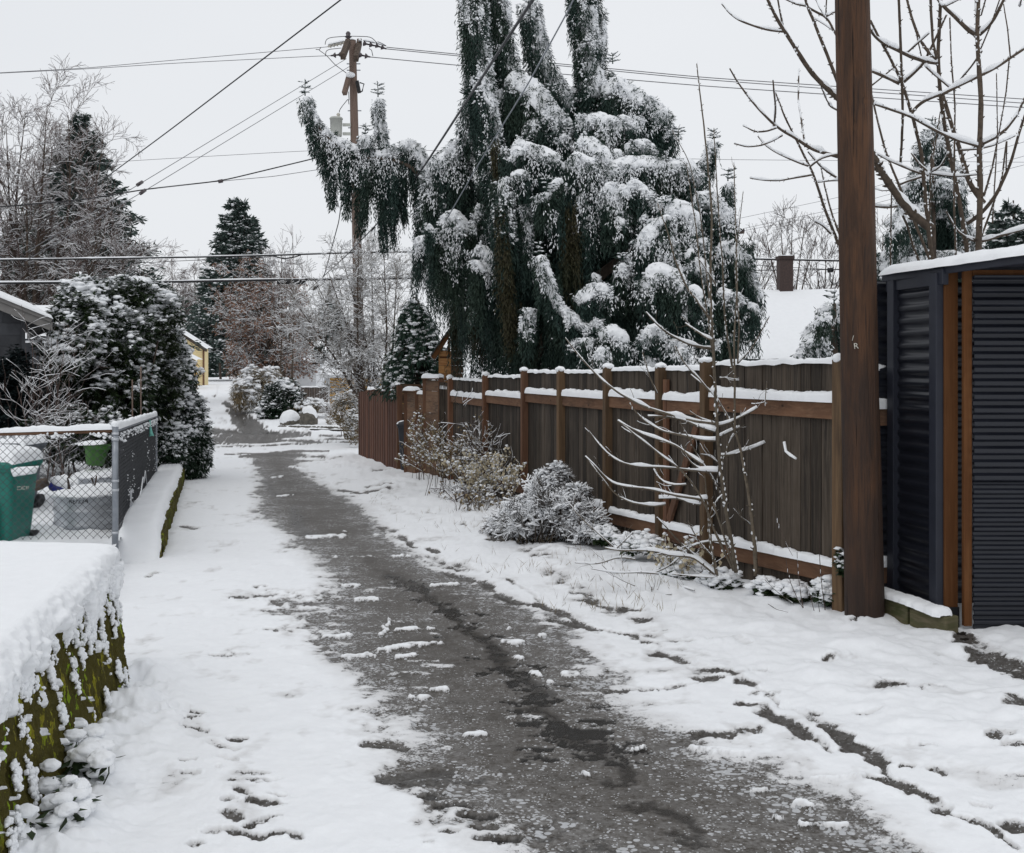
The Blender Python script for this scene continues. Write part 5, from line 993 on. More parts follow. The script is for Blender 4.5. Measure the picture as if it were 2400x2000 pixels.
# ------------------------------------------------ corrugated shed
def _shed():
    p1 = np.array([W(2098, 0, 8.85)[0], 8.85]); p2 = np.array([W(2198, 0, 8.27)[0], 8.27]); g = float(gz(8.4))
    root = thing('corrugated_shed', 'dark navy corrugated metal shed with snow on its flat roof', 'shed', (p2[0]+.6, 8.4, g))
    zr = CZ-(657-HY)/F*8.9       # roof underside at the far corner
    def corr(a, b, z0, z1, amp, pitch, outn, name, mat=M['navy'], zb1=None):
        L_ = np.linalg.norm(b-a); nz = int((z1-z0)/pitch*12); z = np.linspace(z0, z1, nz); t = np.linspace(0, 1, 14); T, Z = np.meshgrid(t, z, indexing='ij')
        ph = Z/pitch*2*math.pi; prof = np.clip(np.sin(ph)*1.5, -1, 1)*amp
        V = np.stack([a[0]+(b[0]-a[0])*T+outn[0]*prof, a[1]+(b[1]-a[1])*T+outn[1]*prof, Z+.0012*np.sin(T*7+Z*3)], -1); mb = MB(); mb.grid(V)
        mb.grid(V-np.array([outn[0], outn[1], 0])*.004); return mb.build(name, mat, root, smooth=True)
    u = (p2-p1)/np.linalg.norm(p2-p1); n = np.array([u[1], -u[0]]);
    if n[0] > 0: n = -n
    zb = g+.10
    corr(p1+u*.05, p2-u*.03, CZ-(1425-HY)/F*8.6, zr-.02, .0085, .098, n, 'side_cladding')
    for p, zz in ((p1, g-.02), (p2, g-.02)):
        mb = MB(); mb.box((p[0], p[1], (zz+zr)/2), .048, .045, (zr-zz)/2, math.atan2(u[1], u[0])); mb.build('post', M['navytrim'], root, bevel=.004)
    # rear corrugated end seen edge on
    r = np.array([.975, .22]); q = p1-u*.06; corr(q+np.array([-.10, .05]), q+r*1.4, g, zr, .012, .098, np.array([-.22, .97])*-1, 'end_cladding')
    # cedar board beside the near post and its dark plinth
    c = W(2228, 0, 8.22); zb1 = CZ-(1423-HY)/F*8.22
    mb = MB(); mb.box((c[0], 8.23, (zb1+zr+.05)/2), .052, .02, (zr+.05-zb1)/2, .12); mb.build('cedar_board', M['orange'], root, bevel=.003)
    mb = MB(); mb.box((c[0]+.01, 8.26, (zb1+g)/2-.03), .05, .05, (zb1-g)/2+.03, .12); mb.build('base_bracket', M['black'], root, bevel=.003)
    # door panel facing the camera, standing open: cedar frame and corrugated skin
    Yd = 8.12; x0 = W(2262, 0, Yd)[0]; x1 = x0+1.25; z0 = CZ-(1474-HY)/F*Yd; z1 = CZ-(640-HY)/F*Yd
    d = thing('shed_door', '', None, (0, 0, 0)); bpy.data.objects.remove(d)
    dm = MB(); V = []; nz = 640; z = np.linspace(z0, z1-.02, nz); ph = z/.0985*2*math.pi; prof = .014*np.clip(np.sin(ph)*1.7, -1, 1)
    prof = np.where(z < z0+(z1-z0)*.41, .010*np.clip(np.sin(z/.068*2*math.pi)*1.7, -1, 1), prof)
    t = np.linspace(0, 1, 12); T, Z = np.meshgrid(t, z, indexing='ij'); V = np.stack([x0+.05+(x1-x0-.05)*T, Yd-.03-prof[None]+0*T, Z], -1); dm.grid(V); dm.grid(V+(0, .01, 0)); door = dm.build('door', M['navy'], root, smooth=True)
    for nm, cx, cz, hx, hz in (('frame_stile', x0+.018, (z0+z1)/2+.02, .03, (z1-z0)/2+.0), ('frame_rail', (x0+x1)/2+.05, z1, (x1-x0)/2-.0, .022)):
        mb = MB(); mb.box((cx, Yd+.012, cz), hx, .022, hz); o = mb.build(nm, M['orange'], root, bevel=.003)
    mb = MB(); zz = np.linspace(z0, z1, 500); mb.grid(np.stack([np.stack([x0-.045+.010*np.sin(zz/.0985*2*math.pi), 0*zz+8.32, zz], -1), np.stack([x0-.02+0*zz, 0*zz+8.36, zz], -1)], 1)); mb.build('edge_strip', M['galv'], root, smooth=True)
    # roof slab: dark fascia along the alley and snow above
    ra = np.array([W(2072, 0, 8.95)[0], 8.95]); dr = np.array([.27, -1.]); dr /= np.linalg.norm(dr); rb = ra+dr*2.9; inn = np.array([1., .27])/math.hypot(1, .27)
    zf = zr+.005; th = .055
    def quad(a, b, w, z0_, z1_): return [(*a, z0_), (*b, z0_), (*(a+inn*w), z0_), (*(b+inn*w), z0_), (*a, z1_), (*b, z1_), (*(a+inn*w), z1_), (*(b+inn*w), z1_)]
    mb = MB(); mb.hexa(quad(ra, rb, 2.2, zf+.025, zf+th)); mb.build('roof', M['navytrim'], root, bevel=.004)
    mb = MB(); mb.hexa(quad(ra-inn*.022, rb-inn*.022, .02, zf-.015, zf+th+.012)); mb.build('fascia', M['navytrim'], root, bevel=.004)
    A, B = np.meshgrid(np.linspace(0, 1, 220), np.r_[np.linspace(0, .12, 20), np.linspace(.15, 1, 25)], indexing='ij')
    X = ra[0]-inn[0]*.062+dr[0]*2.9*A+inn[0]*2.1*B; YY = ra[1]-inn[1]*.062+dr[1]*2.9*A+inn[1]*2.1*B; q = np.stack([X, YY, X*0], -1)
    e = np.sqrt(np.clip(np.minimum(B*26, np.minimum(A, 1-A)*30), 0, 1)); Z = zf+th+.0+(.062+.010*fbm(q, 2.5, 3, 3)+.006*fbm(q, 12., 3, 4))*e-.022*(1-e)
    sh = .02*noise(q, 6., 7)*(1-e); mb = MB(); mb.grid(np.stack([X-sh, YY, Z], -1)); mb.build('snow', SNOW, root, smooth=True)
    mb = MB(); mb.beam((*(p1-u*.1), zr-.03), (*(p2+u*.1), zr-.03), .05, .12); mb.build('header', M['navytrim'], root, bevel=.003)
    # interior back wall so nothing shows through
    mb = MB(); mb.box((p2[0]+1.2, 9.6, (g+zr)/2), 1.3, .03, (zr-g)/2); mb.build('back_wall', M['navytrim'], root)
    # timber kerb in front with snow
    a, b = W(2050, 1440, 8.75), W(2216, 1503, 7.95); rt = thing('timber_kerb', 'mossy timber sleepers topped with snow at the foot of the shed', 'kerb', (a[0]*.5+b[0]*.5, 8.3, g))
    m = a*.42+b*.58; za = g+.19; zb_ = g+.17
    mb = MB(); mb.beam((a[0], a[1], za-.08), (m[0], m[1], za-.08), .13, .19); mb.build('sleeper', M['timber'], rt, bevel=.008)
    mb = MB(); mb.beam((m[0]+.004, m[1]-.02, zb_-.085), (b[0]+.05, b[1], zb_-.085), .13, .19); mb.build('sleeper', M['timber'], rt, bevel=.008)
    mb = MB(); snow_bar(mb, [(a[0]-.01, a[1], za+.012), (m[0], m[1], za+.012), (b[0]+.0, b[1], zb_+.008)], .155, .055, 77, step=.012); mb.build('snow', SNOW, rt, smooth=True)
    # dark soil spilling from under the corner
    mb = MB(); n_ = 500; t = rng.random(n_); c = np.array([W(2230, 1500, 8.0)])+(W(2300, 1540, 7.7)-W(2230, 1500, 8.0))[None]*t[:, None]; c[:, 2] = gz(c[:, 1])+.02; c = c+rng.normal(0, 1, (n_, 3))*(.05, .06, .008)
    mb.blobs(c, .006+.016*rng.random((n_, 1))**2, 0, .35); o = mb.build('soil_litter', M['soil'], None, origin=(c[:, 0].mean(), c[:, 1].mean(), g)); tag(o, 'dark soil and leaf litter bared at the foot of the shed corner', 'soil', kind='stuff')
_shed()
# ------------------------------------------------ cedar playhouse behind the fence
def _playhouse():
    Y = 23.8; root = thing('playhouse', 'small cedar shingled playhouse with a steep roof beside the weeping conifer', 'playhouse', G(1045, Y))
    xl, xr = W(1028, 0, Y)[0], W(1085, 0, Y)[0]; xw = W(1057, 0, Y)[0]
    zl = CZ-(838-HY)/F*Y; zt = CZ-(779-HY)/F*Y; zb = float(gz(Y))
    # front (facing left of the camera): wall slope from low eave at left up to the ridge at right
    mb = MB(); h = .16; k = 0; z = zb
    while z < zl:
        x = xl
        while x < xw:
            w = min(.1+.1*rng.random(), xw-x); mb.box((x+w/2, Y-.01*rng.random(), z+h/2), w/2-.003, .012, h/2-.003); x += w
        z += h
    mb.build('front_wall', M['cedar'], root)
    mb = MB(); z = zb
    while z < zt-.02: mb.box(((xw+xr)/2, Y+.0, z+h/2), (xr-xw)/2, .014, h/2-.003); z += h
    mb.build('side_wall', M['oldboard'], root)
    a = np.array([xl-.12, Y-.06, zl-.02]); b = np.array([xw-.02, Y-.06, zt]);
    mb = MB(); mb.beam(a, b, .05, .10); mb.build('rake_board', M['orange'], root, bevel=.003)
    mb = MB(); mb.hexa([a+(-.04, -.06, .05), b+(0, -.06, .06), a+(-.04, 1., .05), b+(0, 1., .06), a+(-.04, -.06, .09), b+(0, -.06, .10), a+(-.04, 1., .09), b+(0, 1., .10)]); mb.hexa([b+(0, -.06, .06), (xr+.1, Y-.12, zt+.0), b+(0, 1, .06), (xr+.1, Y+1, zt), b+(0, -.06, .10), (xr+.1, Y-.12, zt+.04), b+(0, 1, .10), (xr+.1, Y+1, zt+.04)]); mb.build('roof', M['shingle'], root)
    w0 = [(xl+.02, Y+.01, zl+.0), (xw-.06, Y+.01, zl), (xw-.06, Y+.01, zt-.28)]; mb = MB(); mb.poly_prism(np.array(w0), (0, .02, 0)); mb.build('window', M['glass'], root)
    mb = MB(); mb.beam((xl+.02, Y-.01, zl), (xw-.03, Y-.01, zl), .03, .045); mb.beam((xw-.04, Y-.01, zl), (xw-.04, Y-.01, zt-.12), .05, .03); mb.build('window_frame', M['orange'], root)
_playhouse()
# ------------------------------------------------ house behind the fence on the right
def _right_house():
    Y = 28.; root = thing('snowy_house', 'house behind the fence with a broad snow covered roof and brick chimney', 'house', G(1900, Y))
    xl = W(1738, 0, Y)[0]; xr = xl+9; ze = CZ-(842-HY)/F*Y; zt = CZ-(680-HY)/F*(Y+3.2)
    A, B = np.meshgrid(np.linspace(0, 1, 60), np.linspace(0, 1, 40), indexing='ij'); X = xl-.1+.9*B+(xr-xl-.9*B)*A; V = np.stack([X, Y+3.2*B, ze+(zt-ze)*B+.10*np.sqrt(np.clip(np.minimum(B*12, np.minimum(A*25, (1-B)*12)), 0, 1))+.03*fbm(np.stack([X, B*3, X*0], -1), 1., 3, 2)], -1); mb = MB(); mb.grid(V); mb.build('snow', SNOW, root, smooth=True)
    mb = MB(); mb.hexa([(xl-.1, Y, ze-.14), (xr, Y, ze-.14), (xl+.8, Y+3.2, zt-.1), (xr, Y+3.2, zt-.1), (xl-.1, Y, ze), (xr, Y, ze), (xl+.8, Y+3.2, zt), (xr, Y+3.2, zt)]); mb.build('roof', M['shingle'], root)
    mb = MB(); mb.box(((xl+xr)/2+.2, Y+3, ze/2-.4), (xr-xl)/2-.3, 2.6, ze/2+.3); mb.build('wall', M['siding'], root)
    Yc = 31.; a, b = W(1827, 600, Yc), W(1858, 682, Yc); mb = MB(); c = (a+b)/2; mb.box((c[0], Yc+.15, (a[2]+b[2])/2-.6), (b[0]-a[0])/2, .2, (a[2]-b[2])/2+.6); mb.box((c[0], Yc+.15, a[2]-.05), (b[0]-a[0])/2+.03, .23, .05); ch = mb.build('chimney', M['brick'], root)
    mb = MB(); snow_bar(mb, [(c[0]-.18, Yc+.1, a[2]), (c[0]+.18, Yc+.1, a[2])], .3, .03, 3); mb.build('chimney_snow', SNOW, root, smooth=True)
_right_house()
# ------------------------------------------------ weeping giant conifer
def mound(fol, sn, path, Y, w, L, snow, dens=1., seedy=0., hang=None, brown=None, ball=1., back=True):
    """a snow topped limb traced in the photo: path px, depth Y, half thickness w px and curtain length L px"""
    P = WP(path, Y); s = F/np.mean(Y); w = w/s; L = L/s
    n = max(6, int(np.linalg.norm(np.diff(P, axis=0), axis=1).sum()/.05)); Q = resample(P, n); T = nrm(np.gradient(Q, axis=0)); Ln = np.linalg.norm(np.diff(Q, axis=0), axis=1).sum()
    ns = int(dens*(Ln+2*w)*330*max(w, .12)/.2)
    t = rng.random(ns)*(n-1); i = t.astype(int); i = np.minimum(i, n-2); c = Q[i]+(Q[i+1]-Q[i])*(t-i)[:, None]; tg = T[i]
    a = rng.random(ns)*6.283; rr = np.sqrt(rng.random(ns))*w
    # offsets in the plane across the limb
    sx = nrm(np.cross(tg, np.array([.0, .2, 1.]))); sy = np.cross(sx, tg)
    off = np.cos(a)[:, None]*sx*rr[:, None]+np.sin(a)[:, None]*sy*rr[:, None]
    st = c+off
    ll = L*(.3+.7*rng.random(ns)**1.1)*(1-.25*(rr/w)**2)
    clump = .65+.6*np.clip(noise(st*(1, 1, 0)+c*0, 3.2, 5)+.3, -.5, 1); ll = ll*clump+.05
    m = np.maximum(2, (ll/.048).astype(int)); k = int(m.max())
    j = np.arange(k)[None]+rng.random((ns, k)); ok = j < m[:, None]
    z = j*.048
    sway = rng.normal(0, .05, (ns, 2))
    C = st[:, None]+np.stack([sway[:, :1]*z, sway[:, 1:]*z, -z], -1)
    flare = nrm(off+rng.normal(0, .03, off.shape))
    D = np.stack([rng.normal(0, .34, (ns, k)), rng.normal(0, .34, (ns, k)), -1+rng.normal(0, .25, (ns, k))], -1)+.22*flare[:, None]
    S = rng.normal(0, 1, (ns, k, 3))
    C, D, S = C[ok], D[ok], S[ok]
    fol.cards(C, D, S, .06+.06*rng.random(len(C)), .012+.010*rng.random(len(C)), rnd=np.clip(rng.random(len(C))*.8+.2*rng.random(), 0, 1))
    if snow > 0:
        # a ragged blanket of snow over the upper side
        def cover(pos, nz_, nx_, steep): return snow*1.35-.86+.66*nz_+(.24*nx_+.17)*steep+1.0*(.75*noise(pos*(1, 1, .6), 2.6, 9)+.6*noise(pos*(1, 1, .5), 7., 10)+.55*noise(pos*(1, 1, .55), 15., 12)+.35*noise(pos*(1, 1, .6), 34., 15))
        na = 44; nl = max(8, int(Ln/.022)); U = resample(P, nl) if nl >= n else Q; nl = len(U); TT = nrm(np.gradient(U, axis=0)); ext = np.clip(np.minimum(np.arange(nl), nl-1-np.arange(nl))/(nl*.5)*Ln/w*.5, 0, 1)**.5
        sx = nrm(np.cross(TT, np.array([0, .2, 1.]))); sy = np.cross(sx, TT); ph = np.arange(na)*2*math.pi/na
        nn = np.cos(ph)[None, :, None]*sx[:, None]+np.sin(ph)[None, :, None]*sy[:, None]; stp = np.abs(TT[:, 2])[:, None]*np.ones((1, na))
        pos = U[:, None]+nn*w; vv = cover(pos.reshape(-1, 3), nn[..., 2].ravel(), nn[..., 0].ravel(), stp.ravel()).reshape(nl, na)
        k_ = sst(.18, .42, vv)*((nn[..., 2] > -.35) | (stp > .75)); lump_ = .16*fbm(pos.reshape(-1, 3), 5.5, 3, 21).reshape(nl, na)+.05*noise(pos.reshape(-1, 3), 30., 22).reshape(nl, na)
        rad_ = w*(.5+(.46+1.7*lump_)*k_)*(.35+.65*ext[:, None]**.7); V = U[:, None]+nn*rad_[..., None]+np.array([0, 0, .08*w])*k_[..., None]
        sn.grid(V, closed=True)
        # crumbs and frosted sprays along its ragged edge
        m = int(ball*(Ln+1.2*w)*w*6.28*900)
        t = rng.random(m)*(n-1); i = np.minimum(t.astype(int), n-2); c = Q[i]+(Q[i+1]-Q[i])*(t-i)[:, None]; tg = T[i]
        sx = nrm(np.cross(tg, np.array([0, .2, 1.]))); sy = np.cross(sx, tg); a = rng.random(m)*6.283
        nn = np.cos(a)[:, None]*sx+np.sin(a)[:, None]*sy; pos = c+nn*w*(.98+.16*rng.random((m, 1))); steep = np.abs(tg[:, 2])
        val = cover(pos, nn[:, 2], nn[:, 0], steep); ok = (val > .10) & (val < .75) & ((nn[:, 2] > -.5) | (steep > .75)); pos, no = pos[ok], nn[ok]
        h_ = len(pos)//2; sn.blobs(pos[:h_], (.008+.018*rng.random((h_, 1))**2)*np.array([[1.2, 1.2, .75]]), 0, .35)
        d = np.stack([rng.normal(0, .4, len(pos)), rng.normal(0, .4, len(pos)), np.full(len(pos), -.8)], -1)+.7*no
        sn.cards(pos[h_:], d[h_:], np.cross(d[h_:], no[h_:])+rng.normal(0, .2, d[h_:].shape), .035+.035*rng.random(len(pos)-h_), .010+.012*rng.random(len(pos)-h_))
        # dark sprays lying over the snow
        m = int((Ln+1.2*w)*w*6.28*1500); t = rng.random(m)*(n-1); i = np.minimum(t.astype(int), n-2); c = Q[i]+(Q[i+1]-Q[i])*(t-i)[:, None]; tg = T[i]
        sx = nrm(np.cross(tg, np.array([0, .2, 1.]))); sy = np.cross(sx, tg); a = rng.random(m)*6.283; nn = np.cos(a)[:, None]*sx+np.sin(a)[:, None]*sy; pos = c+nn*w*(.97+.16*rng.random((m, 1)))
        kk = (nn[:, 2] > -.4) & (noise(pos*(1, 1, .6), 8., 61)+.7*noise(pos, 21., 62) > .22); pos, no = pos[kk], nn[kk]; m = len(pos)
        d = np.stack([rng.normal(0, .45, m), rng.normal(0, .45, m), -.75+.3*rng.normal(0, 1, m)], -1)+.55*no; fol.cards(pos, d, np.cross(d, no)+rng.normal(0, .4, d.shape), .05+.05*rng.random(m), .010+.009*rng.random(m))
        # dusting over the outside of the curtains, fading downwards
        m = int(snow*2.4*(Ln+2*w)*L*760)
        if m > 0:
            i = rng.integers(0, n, m); dd_ = rng.random(m)**1.5*L*.85; a = rng.random(m)*6.283
            no = np.stack([np.cos(a), np.sin(a), 0*a], -1); pos = Q[i]+no*w*1.04; pos[:, 2] -= dd_+.1*w; pos[:, :2] += T[i][:, :2]*rng.normal(0, .25, (m, 1))*w
            kk = .8*noise(pos*(1, 1, .5), 2.8, 9)+.5*noise(pos*(1, 1, .6), 8., 13)+.35*noise(pos, 20., 14)-1.0*dd_/(L*.75+.01)+.75*(snow-.55) > .10+.10*(snow < .56); pos, no = pos[kk], no[kk]; m = len(pos)
            d = np.stack([rng.normal(0, .3, m), rng.normal(0, .3, m), -np.ones(m)], -1)+.35*no
            sn.cards(pos, d, np.cross(d, no)+rng.normal(0, .25, d.shape), .035+.04*rng.random(m), .009+.012*rng.random(m)); h_ = m//4
            sn.blobs(pos[:h_], (.007+.017*rng.random((h_, 1))**2)*np.array([[1.1, 1.1, .9]]), 0, .35)
def leader(fol, sn, px, py, Y, h, n=3):
    """feathery shoot at the tip of an upright limb"""
    b = W(px, py, Y); s = F/Y; H = h/s
    P = np.array([b, b+(0, 0, H*.5), b+(rng.normal(0, .01), 0, H)]); fol.tubes(P, np.array([.012, .009, .005]), 4)
    for k in range(n):
        z = H*(.2+.75*k/(n-.0)); q = 6; a = rng.random(q)*6.28; l = .11+.05*rng.random(q)
        c = np.repeat((b+(0, 0, z))[None], q, 0); D = np.stack([np.cos(a), np.sin(a), .35-.3*rng.random(q)*(k < n-1)], -1)
        for e in (0, .33, .66): fol.cards(c+nrm(D)*l[:, None]*e, nrm(D)+rng.normal(0, .15, D.shape), rng.normal(0, 1, D.shape), l*.5, .024)
        sn.blobs(c+nrm(D)*l[:, None]*.55+(0, 0, .012), np.array([[.03, .03, .011]]), 0, .3)
def _unfenced(p, L, Y):
    """low curtains stay behind the fence line"""
    y = max(q[1] for q in p)+L; x = min(q[0] for q in p)-35
    return max(Y, FZ(x)+.5) if y > 850 and x > 1000 else Y
def _sequoia():
    root = thing('weeping_conifer', 'huge weeping conifer with drooping dark curtains and snow capped limbs behind the fence', 'tree', G(1230, 20.5))
    fol = MB(); sn = MB(); brn = MB()
    T = [  # path, depth, half width, curtain, snow
        ([(1106, -70), (1116, 100), (1130, 230), (1150, 350), (1172, 480), (1188, 600)], 20., 32, 130, .50), ([(1148, -70), (1166, 60), (1186, 170), (1212, 250)], 20.6, 33, 190, .52),
        ([(1185, 190), (1235, 225), (1285, 275), (1328, 338)], 20.3, 38, 190, .86), ([(1238, 8), (1254, 90), (1280, 165), (1312, 222), (1335, 255)], 20.8, 25, 90, .5), ([(1358, -70), (1368, 50), (1382, 150), (1392, 235)], 20.8, 31, 110, .5), ([(1384, -70), (1398, 60), (1400, 160)], 21.2, 22, 80, .4),
        ([(1097, 232), (1095, 285), (1088, 345)], 20.6, 20, 60, .5), ([(1086, 345), (1052, 378), (1022, 400)], 20.8, 28, 150, .85), ([(1018, 395), (1008, 430), (1030, 440)], 21., 24, 140, .8),
        # arm over the enclosure
        ([(715, 228), (722, 268), (742, 302), (775, 328)], 22., 17, 55, .62), ([(775, 328), (812, 348), (850, 364)], 22., 18, 115, .95), ([(850, 364), (898, 368), (934, 352)], 22., 17, 150, .95), ([(934, 352), (970, 350), (990, 388), (1000, 440)], 22., 20, 165, .72),
        ([(886, 232), (890, 290), (899, 348)], 22., 14, 30, .6), ([(856, 318), (860, 352)], 21.9, 17, 20, .7), ([(1000, 440), (1016, 492), (1042, 540)], 21.8, 18, 120, .8),
        ([(1010, 575), (1030, 568), (1060, 570), (1088, 548), (1118, 545)], 20.2, 25, 190, .97), ([(968, 578), (1000, 575), (1020, 572)], 20.6, 22, 130, .95), ([(1042, 540), (1060, 512), (1076, 530), (1088, 558)], 20.1, 22, 80, .95), ([(1010, 470), (1000, 520)], 21.6, 26, 200, .25),
        # middle mounds
        ([(1200, 344), (1256, 368), (1312, 388)], 19.3, 26, 180, .86), ([(1348, 300), (1400, 293), (1440, 302), (1496, 304)], 20., 28, 120, .88), ([(1412, 226), (1450, 214), (1482, 242), (1532, 270), (1552, 300)], 20.6, 32, 120, .84), ([(1556, 300), (1572, 335)], 20.6, 24, 120, .55),
        ([(1352, 334), (1392, 358), (1432, 400)], 19.4, 28, 170, .9), ([(1330, 388), (1360, 382), (1394, 412)], 19., 24, 230, .82), ([(1464, 360), (1504, 352), (1538, 374)], 19.8, 25, 110, .88), ([(1416, 424), (1460, 398), (1504, 394), (1560, 398)], 19.3, 28, 130, .9), ([(1560, 398), (1610, 402), (1638, 440)], 19.5, 27, 130, .86),
        ([(1420, 432), (1442, 480), (1456, 532)], 18.8, 26, 90, .97), ([(1472, 430), (1500, 456), (1530, 490)], 18.8, 25, 150, .92), ([(1196, 414), (1242, 418)], 19., 17, 150, .75), ([(1276, 455), (1280, 475)], 18.7, 27, 110, .75), ([(1290, 430), (1310, 470)], 19.2, 20, 150, .5),
        ([(1536, 498), (1556, 478), (1578, 504)], 18.7, 21, 70, .86), ([(1496, 590), (1530, 552), (1566, 520)], 18.4, 25, 170, .9), ([(1560, 520), (1592, 494), (1616, 522), (1626, 562)], 18.5, 27, 120, .93), ([(1624, 472), (1670, 480), (1696, 514), (1706, 548)], 19., 27, 140, .86), ([(1704, 428), (1708, 476)], 19., 13, 50, .6), ([(1672, 330), (1660, 372), (1640, 400)], 19.6, 14, 60, .5),
        ([(1568, 582), (1582, 622)], 18.3, 24, 120, .8), ([(1508, 684), (1546, 642), (1578, 662), (1602, 702)], 18., 27, 150, .93), ([(1600, 640), (1640, 632), (1658, 674)], 18.3, 26, 140, .9), ([(1680, 580), (1722, 600), (1750, 634)], 18.8, 24, 160, .6), ([(1748, 630), (1764, 682), (1782, 706)], 18.8, 18, 110, .55), ([(1680, 684), (1704, 702), (1740, 722)], 18.2, 24, 140, .88),
        ([(1456, 618), (1456, 650)], 18.4, 17, 100, .75), ([(1264, 600), (1282, 662), (1304, 722), (1340, 752), (1384, 792)], 18.2, 18, 115, .75), ([(1352, 714), (1398, 688), (1436, 694)], 18.3, 25, 60, .95), ([(1380, 766), (1416, 772)], 18.2, 20, 70, .85), ([(1404, 794), (1438, 784), (1468, 814)], 17.8, 22, 60, .96), ([(1372, 792), (1372, 815)], 17.8, 17, 50, .8),
        ([(1508, 818), (1530, 776), (1554, 802)], 17.8, 23, 70, .95), ([(1564, 834), (1584, 808), (1606, 842)], 17.8, 20, 50, .95), ([(1112, 584), (1136, 604), (1172, 622)], 19.6, 21, 170, .86), ([(1176, 420), (1180, 500), (1190, 580)], 18.9, 24, 170, .34), ([(1226, 480), (1232, 600)], 19.1, 18, 150, .34), ([(1240, 722), (1232, 800)], 18.4, 17, 70, .6), ([(1400, 700), (1390, 640)], 18.8, 14, 60, .6),
        ([(1340, 240), (1350, 210)], 21., 20, 110, .6), ([(1300, 320), (1290, 260)], 20.8, 24, 130, .55), ([(1410, 180), (1430, 210)], 21., 24, 70, .7), ([(1120, 480), (1130, 560)], 20.6, 20, 140, .4), ([(1640, 560), (1650, 600)], 18.4, 22, 100, .8), ([(1590, 740), (1640, 730), (1660, 770)], 18., 22, 90, .8), ([(1690, 790), (1720, 800)], 18.2, 20, 80, .5),
    ]
    for p, Y, w, L, s in T:
        L = L*(1.3 if s > .78 else 1.1); Y = _unfenced(p, L, Y); mound(fol, sn, p, Y, w, L, s)
        if s > .78 and w > 19 and min(q[0] for q in p) > 1040:      # smaller side limbs break up each big one
            for q in range(2):
                a = np.array(p, float); i = rng.integers(0, len(a)); c = a[i]+np.array([rng.normal(0, 24), 14+34*rng.random()]); sd = rng.choice([-1, 1]); l = 10+18*rng.random()
                mound(fol, sn, [tuple(c), (c[0]+sd*l*.6, c[1]-3+rng.normal(0, 3)), (c[0]+sd*l*1.3, c[1]+12+14*rng.random())], Y-.1+rng.normal(0, .2), w*(.38+.25*rng.random()), L*.7, s*(.75+.2*rng.random()))
    # long tassels under the left arm
    for x0, y0, x1, y1, w in ((752, 330, 779, 484, 13), (765, 350, 783, 470, 12), (800, 380, 814, 505, 12), (815, 390, 817, 480, 10), (838, 400, 845, 546, 15), (850, 400, 852, 520, 14), (858, 390, 855, 500, 10), (886, 395, 902, 585, 13), (900, 420, 898, 540, 11), (912, 400, 920, 560, 13), (925, 400, 926, 510, 9), (945, 400, 948, 516, 9), (940, 390, 936, 480, 9), (975, 400, 980, 566, 14), (990, 430, 990, 560, 12), (735, 280, 760, 404, 14), (722, 260, 737, 362, 13), (780, 340, 792, 440, 13), (866, 390, 868, 455, 10)):
        mound(fol, sn, [(x0, y0), ((x0+x1)/2, (y0+y1)/2), (x1, y1)], 22.+rng.normal(0, .1), w*.8, 22, 0., dens=1.5)
    # inner curtains: the deep dark mass
    for k in range(78):
        x = 1010+560*rng.random(); y = 400+150*rng.random()+max(0, (1100-x))*.9+max(0, x-1480)*.9; Lc = (900-y)*1.35 if x > 1085 else 775-y
        mound(fol, sn, [(x-20, y+10), (x, y), (x+22, y+12)], max(20.2+2.2*rng.random(), FZ(x-40)+.7+.8*rng.random()), 24, Lc, 0., dens=.6)
    for k in range(16):
        x = 1450+290*rng.random(); y = 560+140*rng.random(); mound(fol, sn, [(x-20, y+10), (x, y), (x+22, y+12)], 19.4+1.2*rng.random(), 24, (880-y)*1.3, 0., dens=.75)
    for k in range(26):
        x = 1095+430*rng.random(); y = 600+150*rng.random(); mound(fol, sn, [(x-20, y+8), (x+20, y+8)], max(18.7+1.2*rng.random(), FZ(x-40)+.6+.5*rng.random()), 22, (900-y)*1.35, 0., dens=.7)
    for k in range(12):
        x = 1085+300*rng.random(); y = 120+180*rng.random()+(x < 1110)*100; 
        if 1215 < x < 1250 and y < 230: continue
        if 1270 < x < 1345 and y < 260: continue
        mound(fol, sn, [(x-12, y+10), (x+12, y+10)], 21.3, 20, 200, 0., dens=.7)
    for x, y, h in ((715, 225, 40), (886, 228, 38), (856, 322, 34), (1095, 228, 34), (1290, 262, 30), (1293, 225, 32), (1264, 600, 36), (1281, 450, 38), (1330, 318, 28), (1590, 322, 26), (1674, 330, 30), (1706, 425, 32), (1436, 150, 26), (1232, 345, 28), (1372, 785, 26), (1238, 12, 24), (1560, 480, 20), (1460, 612, 18)):
        leader(fol, sn, x, y, 22. if x < 950 else (20. if y < 350 else 18.4), h)
    fol.build('foliage', M['seq'], root)
    for p, Y, w, L in (([(1170, 470), (1185, 600), (1190, 700)], 18.8, 16, 150), ([(1330, 470), (1345, 560)], 18.9, 20, 200), ([(1120, 700), (1130, 760)], 19., 26, 120), ([(1200, 700), (1210, 780)], 18.9, 22, 110), ([(1160, 320), (1172, 420)], 19.55, 10, 120), ([(1070, 700), (1080, 780)], 19.4, 20, 100)): mound(brn, sn, p, _unfenced(p, L, Y), w, L, 0., dens=.7)
    brn.build('old_foliage', M['seqbrown'], root); sn.build('snow', SNOWF, root, smooth=True)
    tr = MB(); z0 = gz(20.8)
